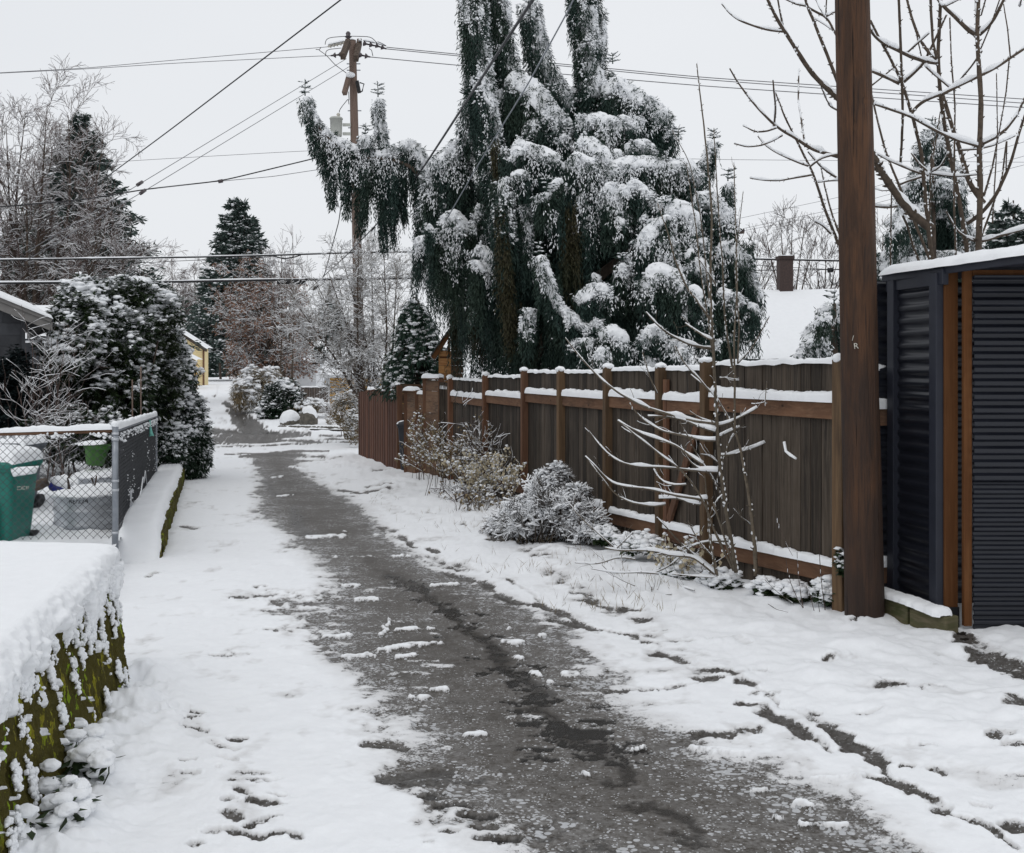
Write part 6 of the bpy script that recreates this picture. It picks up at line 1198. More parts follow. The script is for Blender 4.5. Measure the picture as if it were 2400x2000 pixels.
    for p, Y, r0, r1 in (([(1236, 960), (1225, 700), (1195, 480), (1150, 280), (1120, 80), (1108, -60)], 20.6, .24, .05), ([(1236, 900), (1290, 600), (1330, 360), (1372, 160), (1362, -40)], 21., .20, .05), ([(1236, 800), (1180, 600), (1100, 480), (1010, 460), (985, 398), (930, 368), (850, 376), (775, 340), (730, 275)], 21.9, .09, .012), ([(1236, 850), (1400, 650), (1520, 560), (1600, 520)], 19.8, .15, .05), ([(1195, 480), (1212, 300), (1180, 120), (1150, -60)], 20.6, .12, .04), ([(1300, 560), (1335, 300), (1270, 130), (1240, 10)], 20.9, .10, .03)):
        q = resample(WP(p, Y), 24); tr.tubes(q, np.linspace(r0, r1, 24), 9)
    tr.build('trunk', M['bark'], root, smooth=True)
_sequoia()
def _weeper(label, px, Y, top, bot, half, n, seed, group=None, name='weeping_conifer', snow=.8):
    root = thing(name, label, 'tree', G(px, Y), group); fol, sn, tr = MB(), MB(), MB()
    r = np.random.default_rng(seed)
    for k in range(n):
        f = (k+.5)/n; y = top+(bot-top)*f; hw = half*(.25+.75*min(1, f*1.25))*(.7+.45*r.random()); sd = -1 if k % 2 else 1; x0 = px+sd*hw*.1
        mound(fol, sn, [(x0, y-hw*.18), (x0+sd*hw*.5, y-hw*.15+r.normal(0, 4)), (x0+sd*hw*.95, y+hw*.28)], Y+r.normal(0, .5), 15*half/110, (.45+.25*r.random())*hw+22, snow, dens=.9)
    for k in range(int(n*.5)):
        f = .25+.75*r.random(); y = top+(bot-top)*f; mound(fol, sn, [(px+half*.7*r.normal(0, .4)*f-15, y+5), (px+half*r.normal(0, .35)*f+10, y)], Y+.5, 18*half/110, 110, .25, dens=.8)
    leader(fol, sn, px, top, Y, half*.35)
    fol.build('foliage', M['seq'], root); sn.build('snow', SNOWF, root, smooth=True)
    tr.tubes(np.array([[*G(px, Y)], W(px, top, Y)]), np.array([.16, .03]), 8); tr.build('trunk', M['bark'], root, smooth=True)
    return root
_weeper('tall drooping snowy conifer rising behind the shed and bare tree', 2185, 21., 310, 640, 112, 26, 3)
_weeper('low weeping conifer with long snowy fronds between fence top and pole', 1955, 16., 712, 850, 95, 12, 4, snow=.62)
# young cedar drooping under snow next to the playhouse
def _cedar():
    Y = 26.5; root = thing('young_cedar', 'bushy dark cedar with snow laden sprays left of the playhouse', 'tree', G(985, Y)); fol, sn, tr = MB(), MB(), MB()
    r = np.random.default_rng(8); s = F/Y
    for k in range(190):
        f = r.random()**.75; y = 700+205*f; hw = 26+98*f; a = r.random()*6.28; e = (.55+.45*r.random())
        tip = W(975+12*f+math.cos(a)*hw*e, y+26, Y-math.sin(a)*hw/s*e); b = W(975+12*f, y-6, Y); midp = (b+tip)/2+(0, 0, .16)
        Q = resample(np.array([b, midp, tip]), 10); T = nrm(np.gradient(Q, axis=0))
        n = 85; i = r.integers(3, 10, n); c = Q[i]+r.normal(0, .05, (n, 3)); D = T[i]*.8+r.normal(0, .45, (n, 3))+(0, 0, -.55)
        fol.cards(c, D, r.normal(0, 1, (n, 3)), .10+.10*r.random(n), .03)
        i = r.integers(4, 10, 9); c = Q[i]+r.normal(0, .05, (9, 3))+(0, 0, .045); sn.blobs(c[:8], (.018+.040*r.random((8, 1))**1.4)*np.array([[1.3, 1.3, .55]]), 1, .32)
        tr.tubes(Q, np.linspace(.02, .006, 10), 4)
    fol.build('foliage', M['cedarleaf'], root); sn.build('snow', SNOWF, root, smooth=True); tr.tubes(np.array([G(985, Y), W(976, 700, Y)]), np.array([.10, .02]), 8); tr.build('trunk', M['bark'], root)
_cedar()
# ------------------------------------------------ leafless trees and snowy twigs
def sprout(P, R, m, ang, ln, n=7, up=.25, t0=.25, t1=1., wig=.18, rr=.6, taper=.35, r=None, side=None):
    """m children per parent branch; returns polylines and radii"""
    B, N, _ = P.shape; r = r or rng
    pi = np.repeat(np.arange(B), m); t = t0+(t1-t0)*r.random(len(pi)); f = t*(N-1); i = np.minimum(f.astype(int), N-2); w = (f-i)[:, None]
    st = P[pi, i]*(1-w)+P[pi, i+1]*w; tg = nrm(P[pi, i+1]-P[pi, i]); pr = R[pi, i]
    q = nrm(np.cross(tg, r.normal(0, 1, tg.shape))); a = (ang*(.7+.6*r.random(len(pi))))[:, None]
    d = nrm(tg*np.cos(a)+q*np.sin(a)+np.array([0, 0, up])); L = ln*(.55+.75*r.random(len(pi)))*(1.15-.5*t)
    out = [st]; cur = d
    for k in range(n-1):
        cur = nrm(cur+r.normal(0, wig, cur.shape)+np.array([0, 0, up*.16])); out.append(out[-1]+cur*(L/(n-1))[:, None])
    r0 = pr*rr*(1-.3*t); return np.stack(out, 1), r0[:, None]*np.linspace(1, taper, n)[None]
def bare_tree(name, label, stems, levels, mat, twigmat=None, seed=0, group=None, snow=1.0, leaves=None, minr=.004, base=None, ysq=1., snowmin=.004, thickk=1.):
    """stems: list of (3D polyline, r0, r1); levels: tuples for sprout"""
    global rng
    r = np.random.default_rng(seed); root = thing(name, label, 'tree' if 'tree' in name else 'shrub', base if base is not None else stems[0][0][0], group)
    S = np.array([resample(np.array(p), 14) for p, _, _ in stems]); R = np.array([np.linspace(a, b, 14) for _, a, b in stems])
    tr, tw, sn = MB(), MB(), MB(); tr.tubes(S, R, 8); snow_on(sn, S, R, .8*thickk, 5, brk=.3) if snow else None
    P, Q = S, R; last = None
    for li, lv in enumerate(levels):
        P, Q = sprout(P, Q, r=r, **lv); Q = np.maximum(Q, minr); big = li == 0 and len(levels) > 2
        (tr if big else tw).tubes(P, Q, 6 if big else (4 if li == 1 else 3), cap=big)
        if snow: snow_on(sn, P, Q, (.85+.1*li)*thickk, 4 if li < 2 else 3, keep=.93*snow, minr=snowmin, brk=.35)
        last = (P, Q)
    if leaves:
        P, Q = last; k = leaves['n']; i = r.integers(0, len(P), k); j = r.integers(2, P.shape[1], k); c = P[i, j]+r.normal(0, .02, (k, 3))
        if 'where' in leaves: ok = leaves['where'](c); c = c[ok]; k = len(c)
        D = r.normal(0, .6, (k, 3))+(0, 0, -.8); lf = MB(); s_ = leaves['size']; lf.cards(c, D, r.normal(0, 1, (k, 3)), s_*(.6+.8*r.random(k)), s_*.55, fold=.08); lf.build('withered_leaves', leaves['mat'], root)
    tr.build('trunk', mat, root, smooth=True); tw.build('twigs', twigmat or mat, root); 
    if snow: sn.build('snow', SNOWF, root, smooth=True)
    return root
def L_(m, ang, ln, **k): return dict(m=m, ang=ang, ln=ln, **k)
def _far_trees():
    # wide leafless tree over the street corner, leaning left
    Y = 37.3; b = G(880, Y)
    st = []
    for tx, ty, dy in ((700, 720, -1.5), (735, 650, 1.), (770, 640, -.5), (800, 600, .5), (840, 585, -1), (870, 590, 1.), (900, 600, -.5), (930, 640, .5), (690, 770, -.8)):
        e = W(tx, ty, Y+dy); m = b*.5+e*.5+np.array([rng.normal(0, .15)+(.25 if tx < 760 else 0), 0, .35]); st.append(([b+rng.normal(0, .1, 3)*(1, 1, 0), m, e], .055, .012))
    bare_tree('leafless_tree', 'wide leafless tree with frosted twigs leaning over the red brown board fence', st, [L_(16, .7, 1.35, up=.10, t0=.22), L_(8, .75, .72, n=6, up=.03), L_(6, .8, .36, n=5, up=.0)], M['bark'], M['paletwig'], 21, minr=.0045, snowmin=.005, base=b)
    # oak with withered leaves
    Y = 70.; b = G(641, Y); st = [([b, b+(0, 0, 2.0), W(640, 860, Y)], .20, .16)]
    for tx, ty, dy in ((525, 760, -1), (525, 700, 1), (560, 650, 0), (610, 625, 1), (660, 630, -1), (690, 690, 1), (705, 760, -1), (560, 830, -1.5), (600, 720, -2), (690, 840, 0)):
        e = W(tx, ty, Y+dy); s0 = W(640, 880-30*rng.random(), Y); st.append(([s0, s0*.5+e*.5+np.array([0, 0, .1]), e], .09, .025))
    cx, cz = b[0], 4.5
    bare_tree('oak_tree', 'spreading oak keeping rusty withered leaves under snow beyond the street', st, [L_(13, .75, 1.9, up=.05, t0=.15), L_(7, .8, 1.0, n=6, up=.0), L_(5, .8, .5, n=5, up=0)], M['bark'], M['twig'], 22, minr=.009, snowmin=.010, base=b, leaves=dict(n=15000, size=.13, mat=M['oakleaf'], where=lambda c: (c[:, 2]-(CZ-(700-HY)/F*Y)+.9*fbm(c, .35, 2, 5)*4 < 1.6)))
    # small leafless saplings beside it
    for px, ty, Y, lab in ((682, 545, 62., 'slender leafless tree with upright shoots right of the dark conifer'), (655, 590, 66., 'thin bare sapling in front of the dark far conifer')):
        b = G(px, Y); e = W(px+4, ty, Y); bare_tree('leafless_tree', lab, [([b, b*.5+e*.5+(.1, 0, 0), e], .06, .012), ([b+(0, 0, 3.), W(px-22, ty+60, Y)], .03, .01)], [L_(12, .5, 1.6, up=.3, t0=.45), L_(6, .5, .8, n=5, up=.2)], M['bark'], M['redtwig'], int(px), minr=.007, snowmin=.004, base=b)
    # big leafless tree at the left with several stems
    Y = 47.; b = G(70, Y); st = []
    for x0, tx, ty, dy in ((60, 15, 300, 0), (55, 60, 265, 1), (90, 110, 250, -1), (100, 160, 270, 0), (130, 240, 350, 1), (140, 270, 470, -1), (20, -40, 330, 0), (60, 60, 420, -1), (130, 230, 560, -2), (40, -20, 520, -1), (110, 290, 640, -1)):
        s0 = G(x0, Y); e = W(tx, ty, Y+dy); st.append(([s0, s0*.62+e*.38+np.array([rng.normal(0, .25)-.15, 0, .5]), s0*.3+e*.7+np.array([rng.normal(0, .3), 0, .1]), e], .15, .012))
    bare_tree('leafless_tree', 'big many stemmed leafless tree with snow lined limbs at the upper left', st, [L_(20, .62, 2.5, up=.14, t0=.2, wig=.22), L_(8, .65, 1.2, n=7, up=.10, wig=.24), L_(6, .65, .6, n=5, up=.06)], M['bark'], M['redtwig'], 23, minr=.0065, snow=.8, snowmin=.0045, base=b)
    # reddish birches far off
    for px, ty, w, Y, sd in ((402, 608, 60, 150., 31), (455, 640, 40, 150., 32), (355, 660, 40, 140., 33)):
        b = G(px, Y); e = W(px, ty, Y); bare_tree('birch_tree', {31: 'tall reddish leafless birch far beyond the rhododendron', 32: 'shorter reddish birch beside the dark far conifer', 33: 'low reddish birch crown behind the big shrub at left'}[sd], [([b, b*.5+e*.5+(.3, 0, 0), e], .22, .03), ([b+(.4, 0, 0), W(px+w*.5, ty+70, Y)], .15, .03), ([b-(.4, 0, 0), W(px-w*.5, ty+90, Y)], .15, .03)], [L_(16, .55, 3.2, up=.15, t0=.3), L_(8, .7, 2.0, n=7, up=-.35), L_(5, .6, 1.2, n=5, up=-.5)], M['paletwig'], M['redtwig'], sd, minr=.016, snow=.5, snowmin=.006, base=b)
    # twiggy crowns on the right skyline
    for px, ty, w, Y, sd, lab in ((1850, 505, 70, 44., 41, 'leafless tree behind the brick chimney'), (1760, 590, 60, 42., 42, 'low twiggy bare tree between the weeping conifer and chimney'), (1930, 600, 60, 40., 43, 'twiggy bare tree beside the near pole and chimney'), (2065, 545, 50, 38., 44, 'small bare tree right of the near pole')):
        b = G(px, Y); st = [([b, W(px+dx*.4, 690, Y), W(px+dx, ty+abs(dx)*.8, Y)], .08, .012) for dx in (-w*.8, -w*.3, w*.1, w*.5, w*.9)]
        bare_tree('leafless_tree', lab, st, [L_(8, .5, 1.2, up=.25, t0=.4), L_(6, .6, .7, n=5, up=.1), L_(3, .6, .4, n=4)], M['bark'], M['twig'], sd, minr=.006, snowmin=.003, snow=.6, base=b)
_far_trees()
def conifer(name, label, px, Y, top, bot, half, nb, seed, snow=.5, ncard=46, cl=.34, cw=.10, lean=0., twin=False, droop=.35, mat=None, group=None, ragged=.3):
    r = np.random.default_rng(seed); b = G(px, Y); s = F/Y; root = thing(name, label, 'tree', b, group); fol, sn, tr = MB(), MB(), MB()
    zt, zb = CZ-(top-HY)/s, max(b[2]+.3, CZ-(bot-HY)/s); H = zt-zb
    f = r.random(nb)**.72; rad = half/s*(f**.85)*(1-ragged+2*ragged*r.random(nb))+.15; a = r.random(nb)*6.283; z = zt-f*H
    if twin: off = np.where(r.random(nb) < .5, 1, -1)*twin/s*np.clip(1-f*1.8, 0, 1)
    else: off = np.zeros(nb)
    t = np.linspace(0, 1, 8); P = np.stack([b[0]+off[:, None]+np.cos(a)[:, None]*rad[:, None]*t, Y+np.sin(a)[:, None]*rad[:, None]*t, z[:, None]-droop*rad[:, None]*t**1.4+.22*rad[:, None]*t**4], -1)
    tr.tubes(P, np.linspace(.035, .012, 8)[None]*np.ones((nb, 1))*(H/12), 3, cap=False)
    i = np.repeat(np.arange(nb), ncard); j = 1+6.9*r.random(len(i))**.7; k = np.minimum(j.astype(int), 6); w = (j-k)[:, None]; c = P[i, k]*(1-w)+P[i, k+1]*w
    wid = (rad[i]*.22*(1.1-j/9)); c = c+r.normal(0, 1, c.shape)*np.stack([wid, wid, wid*.35], -1)
    d = np.stack([np.cos(a[i]), np.sin(a[i]), np.full(len(i), -.35)], -1)+r.normal(0, .55, c.shape); fol.cards(c, d, r.normal(0, 1, c.shape)+(0, 0, .0), cl*(.6+.7*r.random(len(i))), cw)
    m = r.random(len(i)) < snow*.34; cc = c[m]+(0, 0, cl*.12); patch = noise(cc, .8, 5)+.5*noise(cc, 2.2, 6) > -.35-snow*.3; cc = cc[patch]
    sn.blobs(cc, (cl*.10+cl*.20*r.random((len(cc), 1)))*np.array([[1.4, 1.4, .5]]), 0, .4)
    tr.tubes(np.array([b, [b[0], Y, zt]]), np.array([H*.022, .02]), 8)
    fol.build('foliage', mat or M['fir'], root); sn.build('snow', SNOWF, root, smooth=True); tr.build('trunk', M['bark'], root); return root
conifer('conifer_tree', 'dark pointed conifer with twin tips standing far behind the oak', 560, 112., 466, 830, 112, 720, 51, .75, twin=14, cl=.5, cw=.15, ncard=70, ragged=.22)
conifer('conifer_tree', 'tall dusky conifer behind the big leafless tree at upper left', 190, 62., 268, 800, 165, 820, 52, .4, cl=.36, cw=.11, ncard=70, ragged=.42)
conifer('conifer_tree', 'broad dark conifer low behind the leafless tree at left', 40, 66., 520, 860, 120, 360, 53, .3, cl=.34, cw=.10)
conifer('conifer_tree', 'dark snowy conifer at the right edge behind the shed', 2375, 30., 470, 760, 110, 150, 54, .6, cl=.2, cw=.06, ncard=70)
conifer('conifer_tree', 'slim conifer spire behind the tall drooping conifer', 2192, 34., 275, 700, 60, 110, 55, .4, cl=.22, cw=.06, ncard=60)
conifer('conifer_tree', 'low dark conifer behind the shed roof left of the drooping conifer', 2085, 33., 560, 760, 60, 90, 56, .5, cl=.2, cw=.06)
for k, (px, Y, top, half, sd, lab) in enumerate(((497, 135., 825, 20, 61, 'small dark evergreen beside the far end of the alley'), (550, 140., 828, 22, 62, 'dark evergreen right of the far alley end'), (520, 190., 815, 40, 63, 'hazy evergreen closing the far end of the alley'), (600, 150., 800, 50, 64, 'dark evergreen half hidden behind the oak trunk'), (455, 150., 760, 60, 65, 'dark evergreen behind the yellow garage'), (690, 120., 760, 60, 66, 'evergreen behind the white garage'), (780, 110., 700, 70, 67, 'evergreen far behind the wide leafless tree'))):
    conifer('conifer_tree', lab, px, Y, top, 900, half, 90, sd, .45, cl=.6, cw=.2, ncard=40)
# ------------------------------------------------ evergreen shrubs under snow
def leafy(name, label, lobes, n, leafl, leafw, mat, seed, snow=.6, whorl=8, group=None, droop=.5, lump=.05, cat='shrub', shell=.55, base=None, stems=None, subs=1, leaves_snow=.0):
    """clusters of leaves spread through the outer volume of several lobes: lobes = (centre, radii)"""
    r = np.random.default_rng(seed); root = thing(name, label, cat, base if base is not None else (lobes[0][0][0], lobes[0][0][1], float(gz(lobes[0][0][1]))), group); lf, sn = MB(), MB()
    vol = np.array([np.prod(np.array(x[1]))**(2/3) for x in lobes]); vol = vol/vol.sum()
    for (c, rad), v in zip(lobes, vol):
        m = int(n*v); d = nrm(r.normal(0, 1, (m, 3))); rr = (shell+(1-shell)*r.random((m, 1))**.6); bump = 1+.22*noise(d*2.3+np.asarray(c), 1., seed)[:, None]+.14*noise(d*5+np.asarray(c), 1., seed+1)[:, None]
        C = np.asarray(c)+d*rr*bump*np.asarray(rad); okz = C[:, 2] > gz(C[:, 1])+.02; C = C[okz]; rr = rr[okz]; m = len(C); dd = nrm((C-np.asarray(c))/np.asarray(rad))
        k = whorl; a = r.random((m, k))*6.283; D = np.stack([np.cos(a), np.sin(a), -droop+r.normal(0, .35, (m, k))], -1)+.6*dd[:, None]
        S = np.cross(D, np.array([0, 0, 1.]))+r.normal(0, .35, D.shape)
        lf.cards(np.repeat(C[:, None], k, 1).reshape(-1, 3)+r.normal(0, leafl*.15, (m*k, 3)), D.reshape(-1, 3), S.reshape(-1, 3), leafl*(.6+.7*r.random(m*k)), leafw, fold=.05)
        top = dd[:, 2]; p = noise(C, 1.5, seed+3)+.6*noise(C, 4., seed+4); ok = (top*.85+.85*p+rr[:, 0]*.9 > 1.32-snow) & (rr[:, 0]*1. > shell+.35*(1-shell))
        J = C[ok]; q = len(J)
        for s_ in range(subs):
            gq = np.clip(.55+1.0*p[ok]+.35*top[ok], .35, 1.7)[:, None] if snow < .8 else 1.; jj = J+r.normal(0, leafl*.28, (q, 3))+(0, 0, leafl*.14); sn.blobs(jj, (lump*gq*(.45+.75*r.random((q, 1))))*np.array([[1.25, 1.25, .62]]), 1 if lump > .045 else 0, .36)
        if leaves_snow:
            e = ok | (r.random(m) < .25); i = np.where(e)[0] if leaves_snow <= 1.05 else np.arange(m); i = np.repeat(i, 4 if leaves_snow <= 1.05 else 7); a2 = r.random(len(i))*6.283; D2 = np.stack([np.cos(a2), np.sin(a2), -droop*.8+r.normal(0, .3, len(i))], -1)+.6*dd[i]
            sn.cards(C[i]+(0, 0, .012), D2, np.cross(D2, [0, 0, 1.])+r.normal(0, .2, D2.shape), leafl*leaves_snow*(.7+.6*r.random(len(i))), leafw*1.15)
    lf.build('foliage', mat, root); sn.build('snow', SNOWF, root, smooth=True)
    if stems:
        st = MB(); st.tubes(np.array([resample(np.array(x), 8) for x in stems]), np.linspace(.035, .015, 8)[None]*np.ones((len(stems), 1)), 6); st.build('stems', M['bark'], root, smooth=True)
    return root
def E_(px, py, Y, rx, ry, rz=None):
    s = F/Y; return (W(px, py, Y), (rx/s, (rz or rx)/s, ry/s))
leafy('rhododendron', 'large rhododendron bowed under clumps of snow behind the chain link fence', [E_(150, 830, 19.6, 55, 60), E_(370, 730, 22.5, 50, 45), E_(200, 690, 21.2, 60, 40), E_(300, 690, 21.8, 70, 35), E_(250, 780, 21., 105, 85), E_(180, 760, 20., 70, 75), E_(320, 800, 22., 90, 90), E_(250, 900, 21.3, 130, 110), E_(340, 900, 22.3, 90, 110), E_(240, 700, 21.5, 90, 40)], 6200, .13, .04, M['rhodo'], 71, .52, 8, lump=.062, leaves_snow=1.0, stems=[[G(x, 21.2), W(x+dx, 900, 21.2), W(x+2*dx, 800, 21.2)] for x, dx in ((220, -10), (250, 5), (300, 15), (330, 20))])
leafy('evergreen_shrub', 'snow frosted evergreen shrub rising behind the rhododendron', [E_(330, 720, 27., 85, 60), E_(362, 790, 27., 48, 85), E_(290, 690, 28., 60, 35)], 3000, .12, .05, M['hedge'], 72, .62, 7, lump=.06, leaves_snow=.8)
leafy('yew_hedge', 'dark drooping evergreen hedge spilling over the low wall beside the alley', [E_(395, 900, 23.2, 62, 130), E_(430, 1010, 23.2, 52, 110), E_(455, 1050, 23.4, 42, 75), E_(395, 1050, 22.6, 50, 85), E_(370, 850, 24.5, 60, 90)], 5600, .11, .032, M['hedge'], 73, .46, 8, lump=.045, droop=.9, leaves_snow=.9)
leafy('low_evergreen', 'dark leafy plants with snowy leaves under the rhododendron behind the yard fence', [E_(150, 1020, 18.5, 90, 60), E_(250, 1030, 18.8, 70, 60), E_(60, 1000, 18.3, 70, 50)], 2000, .12, .04, M['rhodo'], 74, .26, 7, lump=.04, leaves_snow=.7)
leafy('ivy', 'dark ivy mass climbing the corner of the grey house', [E_(50, 930, 18.2, 60, 110), E_(15, 960, 18., 50, 110), E_(90, 960, 18.6, 50, 90)], 2600, .08, .06, M['ivy'], 75, .0, 6, lump=.03, cat='climber')
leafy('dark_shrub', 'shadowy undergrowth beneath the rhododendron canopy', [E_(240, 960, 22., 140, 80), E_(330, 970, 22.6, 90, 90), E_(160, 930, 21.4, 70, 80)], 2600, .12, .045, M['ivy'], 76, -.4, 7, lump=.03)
# far side of the street
leafy('round_shrub', 'round clipped evergreen shrub speckled with snow beside the boulders', [E_(662, 938, 53., 50, 52), E_(640, 958, 52.6, 36, 36)], 1800, .13, .07, M['hedge'], 81, .72, 7, lump=.075, leaves_snow=.5)
leafy('bamboo_thicket', 'pale snowy thicket left of the round evergreen shrub', [E_(600, 908, 58., 50, 42), E_(575, 925, 57., 32, 34), E_(632, 900, 59., 34, 34)], 1500, .30, .03, M['podleaf'], 82, .75, 7, lump=.08, droop=.9, leaves_snow=1.)
leafy('snowy_shrub', 'low snowy shrub above the boulders', [E_(718, 955, 53., 42, 14), E_(735, 948, 54., 30, 12)], 500, .16, .03, M['podleaf'], 83, .8, 6, lump=.08, leaves_snow=1.)
leafy('corner_shrub', 'pale leafy snowy shrub at the end of the red brown board fence', [E_(810, 960, 36., 32, 42), E_(826, 1000, 35., 22, 38)], 900, .085, .028, M['podleaf'], 84, .55, 6, lump=.04, leaves_snow=1.)
leafy('garden_tuft', 'tiny bare tuft in the snow right of the two boulders', [E_(772, 985, 49., 8, 10)], 40, .10, .03, M['podleaf'], 85, .4, 5, lump=.03)
# shrubs along the right fence
leafy('heather_mound', 'mound of heather weighed down by snow beside the fence', [E_(1250, 1235, 13.4, 66, 50), E_(1330, 1215, 13.2, 60, 55), E_(1195, 1235, 13.7, 44, 32), E_(1280, 1160, 14.1, 40, 55), E_(1310, 1120, 14.3, 26, 32), E_(1380, 1240, 12.8, 40, 28), E_(1160, 1250, 13.9, 30, 18), E_(1230, 1200, 13.7, 36, 30), E_(1355, 1170, 13.3, 30, 34)], 3400, .085, .012, M['heather'], 91, 1.25, 9, lump=.024, droop=.45, leaves_snow=1.15, subs=3)
leafy('ground_cover', 'snow buried leafy ground cover at the fence foot by the bare sapling', [E_(1500, 1275, 11.6, 50, 18), E_(1600, 1335, 10.6, 50, 18), E_(1690, 1360, 9.9, 40, 18), E_(1420, 1255, 12.4, 30, 16)], 420, .07, .045, M['rhodo'], 92, .9, 5, lump=.042, subs=3)
leafy('ground_cover', 'snow lumps over small plants between the sapling and near pole', [E_(1800, 1380, 9.5, 34, 14), E_(1860, 1385, 9.2, 34, 16), E_(1935, 1390, 8.9, 22, 22)], 260, .06, .045, M['rhodo'], 93, .9, 5, lump=.038, subs=3)
leafy('climber_tuft', 'tuft of snowy leaves clinging to the fence post beside the near pole', [E_(1974, 1318, 8.68, 12, 26)], 60, .05, .03, M['rhodo'], 94, .8, 5, lump=.022)
def honesty(label, px, py, Y, w, h, ns, seed, group=None, npod=900, pods=True):
    """stems with papery round seed pods"""
    r = np.random.default_rng(seed); b = W(px, py, Y); b[2] = gz(Y); s = F/Y; root = thing('seed_pod_plant', label, 'plant', b, group)
    st, pd, sn = MB(), MB(), MB()
    P = []
    for k in range(ns):
        x = r.normal(0, .5)*w/s; hh = h/s*(.5+.6*r.random()); tip = b+np.array([x*1.5+r.normal(0, .1), r.normal(0, .2), hh]); P.append(resample(np.array([b+(x, r.normal(0, .15), 0), b*.5+tip*.5+r.normal(0, .04, 3), tip]), 8))
    P = np.array(P); R = np.linspace(.005, .0025, 8)[None]*np.ones((ns, 1)); st.tubes(P, R, 4)
    C, Q = sprout(P, R, 6, .7, .30*h/s/1.2, n=6, up=.25, t0=.35, r=r); st.tubes(C, np.maximum(Q, .002), 3, cap=False); snow_on(sn, C, np.maximum(Q, .003), 1.1, 3, minr=.003); snow_on(sn, P, R, 1.1, 3, minr=.002)
    i = r.integers(0, len(C), npod); j = r.integers(1, 6, npod); c = C[i, j]+r.normal(0, .02, (npod, 3))
    pd.cards(c, r.normal(0, .5, (npod, 3))+(0, 0, -.8), r.normal(0, 1, (npod, 3)), .045+.02*r.random(npod), .036, mid=.5)
    k = int(npod*.35); sn.blobs(c[:k]+(0, 0, .012), (.010+.014*r.random((k, 1)))*np.array([[1.2, 1.2, .7]]), 0, .4)
    st.build('stems', M['twig'], root); pd.build('seed_pods', M['pod'] if pods else M['podleaf'], root); sn.build('snow', SNOWF, root, smooth=True)
honesty('bushy brown plant with papery leaves against the horizontal board enclosure', 1075, 1140, 19.2, 70, 170, 34, 101, 'seed pod plants along the fence', 1500, False)
honesty('plant with round papery seed pods beside the heather mound', 1140, 1150, 17.6, 50, 120, 22, 102, 'seed pod plants along the fence', 1000)
honesty('tall thin seed pod stem against the fence between two reddish posts', 1200, 1130, 16.9, 16, 170, 5, 103, 'seed pod plants along the fence', 170)
honesty('pale plant with papery pods at the gap of the board enclosure', 985, 1130, 22.5, 30, 170, 12, 104, 'seed pod plants along the fence', 420, False)
honesty('clump of large round papery seed pods low beside the gate brace', 1600, 1290, 10.55, 40, 110, 9, 105, 'seed pod plants along the fence', 150)
honesty('dry grassy stems in the snow before the heather mound', 1120, 1180, 16.4, 70, 60, 30, 106, None, 160, False)
for px, py, w, h, ns, sd, lab in ((1255, 1280, 90, 150, 16, 121, 'loose snowy sprigs spreading out of the heather mound'), (1340, 1275, 60, 120, 10, 122, 'snow laden sprigs at the fence side of the heather mound')):
    s_ = F/13.0; b_ = W(px, py, 13.0); b_[2] = gz(13.0); r_ = np.random.default_rng(sd); st_ = []
    for k in range(ns):
        a_ = (r_.random()*2-1); e_ = b_+np.array([a_*w/s_*1.15, r_.normal(-.1, .25), h/s_*(.35+.65*r_.random())*(1.05-.5*abs(a_))]); st_.append(([b_+np.array([a_*w/s_*.35, r_.normal(0, .1), 0]), b_*.45+e_*.55+np.array([0, 0, .10]), e_], .008, .004))
    bare_tree('snowy_shrub', lab, st_, [L_(12, .6, .28, up=.06, t0=.25, n=6), L_(7, .7, .13, n=4, up=0.)], M['heather'], M['heather'], sd, 'sprigs of the heather mound', minr=.0028, snowmin=.0062, base=b_)
# twiggy frosted shrubs at the left house and along the enclosure
def twiggy(name, label, px, py, Y, w, h, ns, seed, mat=None, m1=7, m2=6, minr=.003, smin=.006, depth=.5, lean=0., keep=1., group=None):
    r = np.random.default_rng(seed); s = F/Y; b = W(px, py, Y); b[2] = gz(Y)
    st = []
    for k in range(ns):
        e = b+np.array([(r.random()*2-1)*w/s+lean/s, r.normal(0, depth), h/s*(.45+.6*r.random())]); s0 = b+np.array([r.normal(0, .2)*w/s, r.normal(0, depth*.4), 0]); st.append(([s0, s0*.5+e*.5+np.array([0, 0, .12]), e], .014, .005))
    return bare_tree(name, label, st, [L_(m1, .7, .42*h/s, up=.1, t0=.2, n=6), L_(m2, .8, .22*h/s, n=5, up=0.)], mat or M['redtwig'], mat or M['redtwig'], seed, group, minr=minr, snowmin=smin, base=b, snow=keep)
twiggy('twiggy_shrub', 'reddish twiggy shrub lined with snow at the corner of the grey house', 105, 1000, 18.0, 55, 370, 6, 111, m1=7, m2=6, minr=.0026, smin=.003)
twiggy('twiggy_shrub', 'frosted bare shrub between the grey house and the rhododendron', 170, 1010, 18.6, 45, 320, 5, 112, m1=7, m2=6, minr=.0026, smin=.003)
twiggy('twiggy_shrub', 'drooping snow crusted twigs in front of the dark undergrowth', 150, 1010, 17.8, 30, 240, 3, 113, m1=8, m2=5, minr=.003, smin=.008)
twiggy('twiggy_shrub', 'bare twigs hanging over the yellow garage behind the hedge', 405, 900, 33., 30, 190, 4, 114, m1=8, m2=6, minr=.005, smin=.008)
twiggy('twiggy_shrub', 'low arching bare shrub in front of the white garage', 790, 905, 50., 45, 50, 5, 115, m1=8, m2=5, minr=.005, smin=.006)
twiggy('twiggy_shrub', 'frosted bare shrub under the wide leafless tree by the fence end', 815, 940, 42., 40, 70, 5, 116, m1=7, m2=5, minr=.006, smin=.008)
